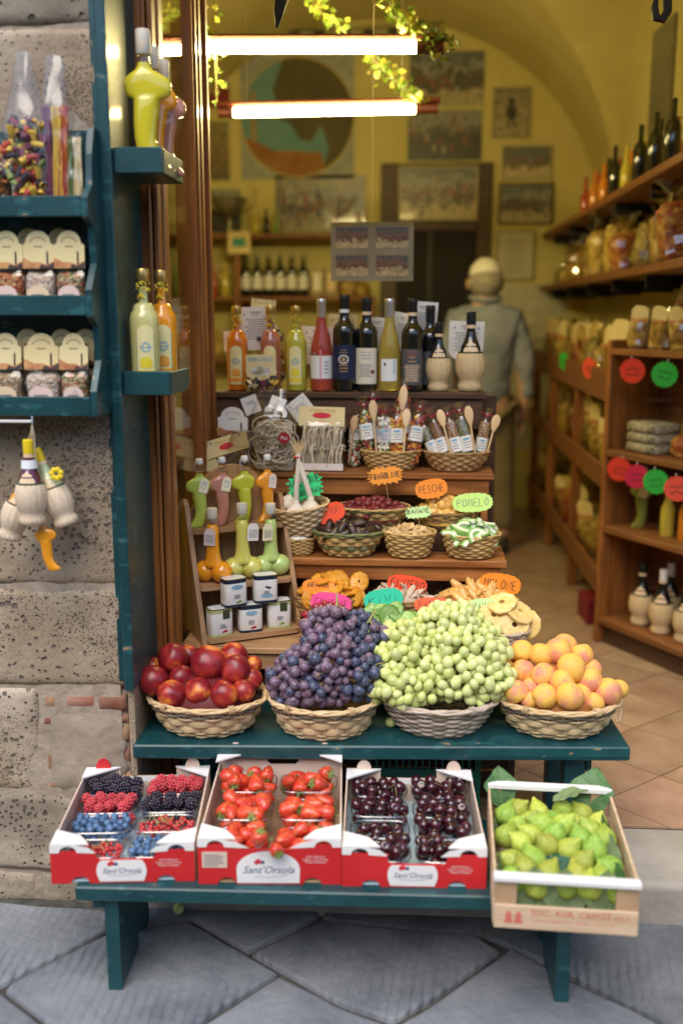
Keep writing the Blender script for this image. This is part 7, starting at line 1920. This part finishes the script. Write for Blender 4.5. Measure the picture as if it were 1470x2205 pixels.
lqm = {k: lq.mesh('body', m, 50) for k, m in cols_.items()}
for k, c in enumerate(('green','orange','orange','red','yellow')):
    far_bottle('%s liqueur bottle, %s from the left end of the back shelf' % (c, ORD(k)), (-1.66+k*.085, 7.2, 1.6605), lqm[c], None, 1.1, 'liqueur bottles at the back left')
bxm = mat('far_box', (.34,.24,.10), .6, (.46,.36,.18), scale=12)
for k, (x, w, h, lb) in enumerate(((-.66,.09,.20,'tall tan gift box left of the yellow bag'), (-.56,.09,.20,'tan gift box with pale panel beside the tall one'))):
    t = thing('gift_box', lb+' on the back shelf', 'box', (x,7.2,1.6605)); MB().box(-w/2, w/2, -.05, .05, 0, h, .003).build('carton', bxm, t, 0); MB().box(-w*.3, w*.3, -.053, -.0505, h*.2, h*.8).build('window', (white_paint, label_beige)[k], t, 0)
far_fill = [grainy('far_nuts', [(.40,.26,.08), (.52,.38,.14), (.28,.16,.05)], 40), grainy('far_pasta', [(.60,.46,.16), (.68,.55,.24), (.48,.34,.10)], 45), grainy('far_herbs', [(.20,.20,.07), (.30,.26,.10), (.40,.34,.16)], 60), grainy('far_red_mix', [(.45,.12,.05), (.55,.30,.10), (.30,.06,.04)], 45)]
gold_film = film('gold_film', (1,.93,.72), .18, .12)
RB_ = random.Random(77)
def far_bag(label, loc, w, d, h, fm, rotz=0., grp=None, card=None, tilt=None):
    t = thing('goods_bag', label, 'bag', loc, rotz, grp, rot=tilt)
    t.rotation_euler = (RB_.uniform(-.16,.10), RB_.uniform(-.20,.20), rotz)
    shell(w*.92, d*.9, h*.72, h*.62, .6, loc[1]*7, 14, 8, .012).build('filling', fm, t, 80)
    shell(w, d, h, h*.60, .75, loc[1]*5, 16, 10, .016, bow=True).build('wrapper', gold_film, t, 12)
    if card is not None:
        MB().prism([(-w*.36,h*.62), (w*.36,h*.60), (w*.37,h*.90), (w*.2,h*1.0), (-w*.2,h*1.02), (-w*.35,h*.92)], -d*.34, -d*.33).build('header_card', card, t, 0)
        MB().prism([(-w*.34,h*.63), (w*.34,h*.61), (w*.34,h*.68), (-w*.34,h*.72)], -d*.36, -d*.345).build('card_print', skyline_red, t, 0)
    return t
far_bag('yellow topped bag on the back shelf under the photo card', (-.43,7.2,1.6605), .15, .10, .24, far_fill[0], card=mat('yellow_card', (.62,.52,.06), .6))
for k in range(3): far_bag('squat bag of nuts, %s from the left near the shelf end' % ORD(k), (-.345+k*.001-.0, 7.16+k*.07, 1.6605), .09, .06, .12, far_fill[k % 2])
tr = thing('trophy_bowl', 'silver bowl trophy with curling horn handles on the back shelf', 'trophy', (-1.28,7.2,2.0855))
MB().lathe([(.05,0), (.055,.01), (.02,.03), (.015,.10), (.05,.14), (.11,.19), (.13,.25), (.12,.25), (.05,.17)], 20).build('bowl', mat('pewter', (.32,.30,.22), .3, metal=.7), tr)
for sg in (-1, 1): MB().tube([(sg*.10,0,.18), (sg*.17,0,.22), (sg*.20,0,.30), (sg*.17,0,.36)], [.016,.014,.011,.005], 8).build('horn', mat('pale_horn', (.55,.46,.20), .4), tr)
for k, (x, c) in enumerate(((-1.45,'green'), (-1.10,'yellow'), (-1.02,'dark'), (-.95,'green'))): far_bottle('small %s bottle, %s from the left on the top back shelf' % (c, ORD(k)), (x,7.2,2.0855), lqm[c], None, .8, 'bottles on the top back shelf')
sc_ = thing('shelf_card', 'small framed teal card hooked on the upper back shelf', 'card', (-1.192, 7.070, 2.025)); MB().box(-.08, .08, -.004, 0, -.075, .075).build('mount', cream, sc_, 0); MB().box(-.045, .045, -.0065, -.0042, -.03, .03).build('print', mat('teal_print', (.06,.30,.26), .6), sc_, 0)
for k in range(7): far_bag('dim goods bag, %s from the left on the lowest back shelf' % ORD(k), (-1.6+k*.19,7.2,1.2305), .13, .09, .20, far_fill[k % 4])
for k in range(5): far_bag('bright yellow packed bag behind the glass door, %s from the door' % ORD(k), (-1.02-k*.13,3.9+.2*k,.95), .13, .10, .30, mat('far_lemons', (.60,.46,.03), .5, (.45,.30,.02), scale=18))
sd = thing('side_counter', 'dark counter behind the glass door carrying yellow bags', 'counter', (0,0,0)); MB().box(-1.75, -.95, 3.7, 5.0, .90, .945, .005).build('top', wood_dark, sd, 30); MB().box(-1.73, -.97, 3.74, 4.96, .119, .899).build('carcass', wood_dark, sd, 0)

# ------------------------------------------------------------------ right side: wall shelves, cabinet, stands
rs = thing('wall_shelf', 'two long wooden shelves along the right wall of the shop', 'shelf', (0,0,0))
for z, y0 in ((2.095, 3.35), (1.735, 3.3)):
    MB().box(.92, 1.255, y0, 7.39, z-.035, z, .004).build('board', wood_brown, rs, 30)
    for k in range(6): MB().box(.97, 1.255, 3.6+k*.7, 3.63+k*.7, z-.09, z-.0355).build('bracket', black, rs, 0)
seqs = ['red','red','orange','dark','orange','red','dark','orange','yellow','yellow','dark','dark','dark','orange','dark']
for k, c in enumerate(seqs):
    far_bottle('%s %sbottle, number %s along the top right shelf from the back' % (c, 'glass ' if c == 'dark' else 'liqueur ', ('one','two','three','four','five','six','seven','eight','nine','ten','eleven','twelve','thirteen','fourteen','fifteen')[k]), (1.0+.05*(k % 2), 6.1-k*.14, 2.0955), lqm[c] if c != 'dark' else bb_, None, 1.0 if c != 'dark' else .9, 'bottles on the top right shelf')
for k in range(24):
    fm = far_fill[(2,2,1,1,1,1,0,1,1,1,1,0,1,1,3,1,2,3,0,1,3,1,1,0)[k]]
    far_bag('gold wrapped pasta bag, %s along the lower right shelf from the back' % (ORD(k) if k < 12 else ORD(k-12)+' beyond the twelfth'), (1.02+.05*(k % 2)+R.uniform(-.02,.02), 6.98-k*.155, 1.7355), .16, .12, (.15 if k < 5 else .29)*R.uniform(.8,1.15), fm, R.uniform(-.4,.4), 'gold bags on the lower right shelf')
def frame_on_side(label, y0, y1, z0, z1, tri=False):
    t = thing('side_picture', label, 'picture', (1.255,0,0))
    pts = [(y0,z0), (y1,z0+.02), (y1,z1), (y0,z1-.02)] if not tri else [(y0,z0), (y1,z0), (y1,z1)]
    MB().prism(pts, -.012, 0, 'x').build('print', mat('side_print', (.16,.14,.09), .4, (.22,.20,.14), scale=6), t, 0)
frame_on_side('tall picture hung on the right wall above the bottles', 5.25, 5.70, 2.45, 2.98); frame_on_side('triangular pennant on the right wall above the bottles', 4.75, 5.0, 2.55, 2.95, True)
# angled cabinet near the door
cb = thing('corner_cabinet', 'open brown wooden cabinet at the right of the doorway', 'cabinet', (.84,4.27,.118), rad(-60))
# local x runs along the open face towards the street, local y runs back from it
CW = 1.12; CD = .30
MB().box(-.03, 0, -.004, CD, 0, 1.32, .006).build('end_panel', wood_brown_v, cb, 30)
MB().box(0, CW, CD-.015, CD, 0, 1.30).build('back_panel', wood_brown, cb, 0)
for z, nm_ in ((.12,'shelf'), (.53,'shelf'), (.86,'shelf'), (1.285,'top')):
    MB().box(.0005, CW, -.010, CD-.016, z-.028, z, .004).build(nm_, wood_brown, cb, 30)
MB().box(CW, CW+.03, -.004, CD, 0, 1.32, .006).build('end_panel', wood_brown_v, cb, 30)
MB().box(.0, CW, .03, .045, 0, .091).build('plinth', wood_dark, cb, 0)
def cab(x, y, z): return tuple(world_of(cb, (x, y, z)))
for k, (x, y) in enumerate(((.16,.09), (.29,.08), (.42,.085), (.22,.19), (.36,.19), (.55,.09), (.50,.19))):
    flask('straw wine flask on the bottom cabinet shelf, %s of seven' % ORD(k), cab(x, y, .1205), 1.10, rad(-25), foil=(white_band if k % 2 else black))
for k, (x, c) in enumerate(((.27,'yellow'), (.33,'green'), (.37,'orange'), (.45,'red'), (.52,'yellow'), (.60,'orange'))):
    t = far_bottle('%s neck liqueur bottle, %s from the left on the third cabinet shelf' % (c, ORD(k)), cab(x, .10+.05*(k % 2), .5305), lqm[c], None, 1.05, 'bottles on the third cabinet shelf')
boot('green boot bottle with a pale tag alone on the third cabinet shelf', cab(.12,.10,.5305), mat('far_olive', (.22,.24,.04), .15, coat=.8), 1.15, rad(-35), tagm=cream)
for k in range(3):
    t = thing('towel_roll', 'folded speckled packet, %s from the bottom of its cabinet stack' % ORD(k), 'packet', cab(.14,.12,.861+k*.042), rad(-60)); MB().loft([(0,0,0,.085,.07), (.006,0,0,.095,.08), (.034,0,0,.095,.08), (.040,0,0,.085,.07)], 24, True, 5).build('wrap', grainy('speckled_pack', [(.42,.36,.24), (.16,.15,.11), (.30,.27,.19), (.5,.45,.33)], 120), t, 60)
for k in range(6):
    far_bag('goods bag in the back of the second cabinet shelf, %s from the left' % ORD(k), cab(.26+k*.11,.21,.8605), .12, .08, .22, far_fill[(1,0,3,1,2,1)[k]], rad(-50))
for k in range(3):
    far_bag('low gold bag with red flecks, %s from the left on the second cabinet shelf' % ORD(k), cab(.32+k*.15,.12,.8605), .13, .10, .12, far_fill[3 if k == 0 else 1], rad(-60))
for k in range(12):
    far_bag('carded bag in the %s row on the cabinet top, %s from the left' % (('front','rear')[k % 2], ORD(k//2)), cab(.08+k*.062,.07+.13*(k % 2),1.2855), .10, .08, .17+.10*(k % 2), far_fill[(0,2,0,1,0,1,2,1,0,1,1,3)[k]], rad(-40)+R.uniform(-.3,.3), 'carded bags on the cabinet top', cream)
def tagdisc(label, p, col, r=.052, yaw=0.0):
    t = thing('price_tag', label, 'price tag', p, rot=(rad(3), rad(R.uniform(-12,12)), yaw), group='round price tags')
    MB().prism([(r*(1+.05*cos(16*a))*cos(a), r*(1+.05*cos(16*a))*sin(a)) for a in [2*pi*i/64 for i in range(64)]], -.001, .001).build('card', mat('tag_%s' % col, dict(red=(.75,.05,.02), green=(.03,.45,.05), crimson=(.62,.02,.06), coral=(.75,.09,.05))[col], .6), t, 0)
    sc = MB(); rg = random.Random(int(abs(p[2])*1000))
    for row in range(2): sc.ribbon([(r*(-.5+.1*k), r*(.12-.42*row)+r*.14*rg.uniform(-1,1)) for k in range(11)], r*.06, -.0016)
    sc.build('scribble', ink, t, 0)
    MB().tube([(0,.002,r*.8), (0,.004,r*1.2)], .002, 5).build('clip', white_paint, t)
cy = rad(-60)
tagdisc('round red orange tag on the cabinet top edge', cab(.145,-.018,1.20), 'red', .050, cy+.6); tagdisc('round green tag on the cabinet top edge', cab(.325,-.018,1.195), 'green', .050, cy+.6)
tagdisc('round red orange tag on the second cabinet shelf edge', cab(.10,-.018,.79), 'red', .050, cy+.6); tagdisc('round crimson tag between the red and green cabinet tags', cab(.205,-.018,.775), 'crimson', .050, cy+.6); tagdisc('round green tag on the second cabinet shelf edge', cab(.315,-.018,.77), 'green', .050, cy+.6); tagdisc('round coral tag at the picture edge on the cabinet', cab(.43,-.018,.76), 'coral', .050, cy+.6)
tagdisc('small green tag seen edge on at the far counter', (0.835, 5.558, 1.290), 'green', .05, rad(-70)); tagdisc('small red tag seen edge on at the far counter', (0.835, 4.763, 1.294), 'coral', .05, rad(-62))
# receding stands along the right
ss = thing('market_stand', 'long brown wooden stand with sloping shelves receding along the right', 'stand', (0,0,0))
MB().box(.84, .862, 4.36, 7.0, 1.17, 1.305, .004).build('top_rail', wood_brown, ss, 30); MB().box(.863, 1.255, 4.36, 7.0, 1.17, 1.19).build('top_board', wood_brown, ss, 0)
for z in (.80, .33):
    MB().box(.83, .852, 4.36, 7.0, z, z+.10, .004).build('rail', wood_brown, ss, 30)
    MB().box(.853, 1.255, 4.36, 7.0, z+.005, z+.025).build('board', wood_brown, ss, 0)
for y in (4.34, 5.22, 6.15, 6.98): MB().box(.853, .90, y, y+.05, .118, 1.169, .004).build('post', wood_brown_v, ss, 30)
for lev, z in (('top',1.1905), ('middle',.8255), ('bottom',.3555)):
    for k in range(12):
        y = 4.50+k*.205
        far_bag('%s, %s from the front on the %s board of the long stand' % (('carded gold bag' if lev == 'top' else 'leaning yellow packet'), ORD(k), lev), (.975+R.uniform(-.02,.02), y, z), .19, .11, (.30 if lev == 'top' else .26)*R.uniform(.9,1.1), far_fill[(1,1,0,1,2,1,3,0,1,1,2,0)[k]], rad(-75)+R.uniform(-.5,.5), 'bags on the long stand', cream if lev == 'top' or k % 2 else None, tilt=None)
for k in range(6): tag(put('orange_fruit', fruit_mesh('orange_fruit', mat('far_fruit', (.55,.16,.03), .4, (.40,.30,.05), scale=.8, rnd=.2), .02, .08, 12, 8) if k == 0 else bpy.data.meshes['orange_fruit'], None, (.95+.07*(k % 2), 6.72+.075*k, 1.235), (0,0,k), .045), 'round orange fruit, %s from the front at the far end of the stand' % ORD(k), 'orange', 'fruit at the far end of the stand')
fb = thing('floor_box', 'small dark red box on the floor under the stand', 'box', (.93,4.62,.118), rad(5)); MB().box(-.10, .10, -.09, .09, 0, .12, .004).build('carton', mat('dark_red_card', (.20,.012,.02), .6), fb, 30); MB().box(-.095, .095, -.092, -.0905, .085, .115).build('flap', mat('dark_red_card', (.2,0,0)), fb, 0)

# ------------------------------------------------------------------ the man, seen from behind
def skin(name, V, E, rads, m, parent, lv=2):
    me = bpy.data.meshes.new(name); me.from_pydata(V, E, []); me.materials.append(m)
    o = put(name, me, parent)
    md = o.modifiers.new('skin', 'SKIN'); md.use_smooth_shade = True
    for i, r_ in enumerate(rads): me.skin_vertices[0].data[i].radius = r_ if isinstance(r_, tuple) else (r_, r_)
    me.skin_vertices[0].data[0].use_root = True
    s = o.modifiers.new('subdivision', 'SUBSURF'); s.levels = lv; s.render_levels = lv
    return o
flesh = mat('skin', (.52,.30,.20), .5, (.58,.35,.25), scale=20, sss=.15, sssr=.01)
shirt_m = mat('pale_shirt', (.20,.225,.28), .85, (.28,.305,.36), scale=5, bump=.5, bscale=14, dist=.02); khaki = mat('khaki_trousers', (.15,.115,.06), .9, (.20,.155,.085), scale=6, bump=.4, bscale=12, dist=.02)
mn = thing('person', 'man in a pale shirt and khaki trousers walking into the shop, seen from behind', 'person', (.44,6.05,.118), rad(6))
# body: pelvis root, spine, head, arms, legs in one continuous surface (local: faces +y)
V = [(0,0,.93), (0,.0,1.08), (0,-.01,1.25), (0,-.01,1.40), (0,.01,1.475), (0,.03,1.55), (0,.035,1.63),
     (-.17,-.005,1.385), (-.215,-.02,1.13), (-.20,.05,.90), (-.195,.08,.80), (.17,-.005,1.385), (.225,-.03,1.13), (.245,-.02,.89), (.245,.0,.79),
     (-.095,0,.87), (-.10,.03,.50), (-.10,-.02,.09), (-.105,.10,.035), (.095,0,.87), (.115,-.02,.50), (.12,-.12,.10), (.13,-.01,.04)]
E = [(0,1),(1,2),(2,3),(3,4),(4,5),(5,6),(3,7),(7,8),(8,9),(9,10),(3,11),(11,12),(12,13),(13,14),(0,15),(15,16),(16,17),(17,18),(0,19),(19,20),(20,21),(21,22)]
Rr = [(.15,.11),(.14,.10),(.155,.105),(.15,.09),.066,(.076,.088),(.080,.092),.062,.048,.036,.030,.062,.048,.036,.030,.085,.058,.042,.038,.085,.058,.042,.038]
skin('body', V, E, Rr, flesh, mn)
S = [(0,0,.86), (0,0,1.05), (0,-.012,1.25), (0,-.01,1.39), (0,.0,1.485), (-.17,-.005,1.40), (-.232,-.02,1.13), (-.215,.04,.93), (.17,-.005,1.40), (.242,-.03,1.13), (.258,-.025,.92)]
so_ = skin('shirt', S, [(0,1),(1,2),(2,3),(3,4),(3,5),(5,6),(6,7),(3,8),(8,9),(9,10)], [(.185,.135),(.172,.130),(.185,.13),(.17,.105),.076,.078,.062,.052,.078,.062,.052], shirt_m, mn, 3)
ft_ = bpy.data.textures.new('shirt_folds', 'CLOUDS'); ft_.noise_scale = .09
dm = so_.modifiers.new('folds', 'DISPLACE'); dm.texture = ft_; dm.strength = .034
skin('trousers', [(0,0,.95), (-.095,0,.85), (-.105,.03,.50), (-.105,-.02,.10), (.095,0,.85), (.12,-.02,.50), (.125,-.11,.11)], [(0,1),(1,2),(2,3),(0,4),(4,5),(5,6)], [(.165,.125),.115,.085,.068,.115,.085,.068], khaki, mn)
hair = mat('white_hair', (.66,.63,.54), .8, (.82,.79,.70), scale=30, bump=.5, bscale=60); grey_hair = mat('grey_hair', (.24,.21,.17), .85, (.40,.36,.29), scale=30, bump=.6, bscale=60)
hb = MB().ball((0,.026,1.648), .106, 20, 14, (.92,1.0,.93))
for i, (x, y, z) in enumerate(hb.v):
    if z < 1.64: hb.v[i] = (x*.9, .02+(y-.02)*.9, 1.64)
for i, (x, y, z) in enumerate(hb.v):
    hb.v[i] = (x*(1+.07*noise.noise((x*60, y*60, z*60))), y+.006*noise.noise((x*50, y*50, z*70+3)), z+.006*noise.noise((x*45, y*45, z*45)))
hb.build('hair', hair, mn, 180)
hg_ = MB().ball((0,.004,1.605), .112, 20, 14, (.93,.98,.82))
for i, (x, y, z) in enumerate(hg_.v):
    if y > .05: hg_.v[i] = (x*.88, .05, z)
hg_.build('back_hair', grey_hair, mn, 180)
for sg in (-1, 1):
    MB().ball((sg*.102,.040,1.595), .030, 10, 8, (.35,.75,1.1)).build('ear', flesh, mn, 180)
    MB().loft([(0,sg*.115,.03-(.09 if sg > 0 else 0),.045,.12), (.03,sg*.115,.03-(.09 if sg > 0 else 0),.045,.12), (.065,sg*.115,-(.09 if sg > 0 else 0),.042,.085), (.10,sg*.115,-.02-(.09 if sg > 0 else 0),.040,.05)], 16, True, 2.6).build('shoe', mat('dark_shoe', (.03,.02,.015), .5), mn, 80)
    hx, hy, hz = (.245,.0,.79) if sg > 0 else (-.195,.08,.80)
    for k, (dx, L_) in enumerate(((-.024,.072), (-.008,.080), (.008,.076), (.024,.062))):
        MB().tube([(hx, hy+dx, hz-.02), (hx-sg*.004, hy+dx*1.1+.006, hz-.02-L_*.5), (hx-sg*.014, hy+dx*1.1+.016, hz-.02-L_)], [.0095,.0088,.007], 7).build('finger', flesh, mn, 80)
    MB().tube([(hx, hy+.02, hz+.01), (hx-sg*.018, hy+.042, hz-.02), (hx-sg*.022, hy+.046, hz-.048)], [.011,.010,.008], 7).build('thumb', flesh, mn, 80)
MB().tube([(.085*cos(a), .010+.082*sin(a), 1.515+.015*sin(a)) for a in [2*pi*i/24 for i in range(24)]], .017, 6, True).build('collar', shirt_m, mn, 80)
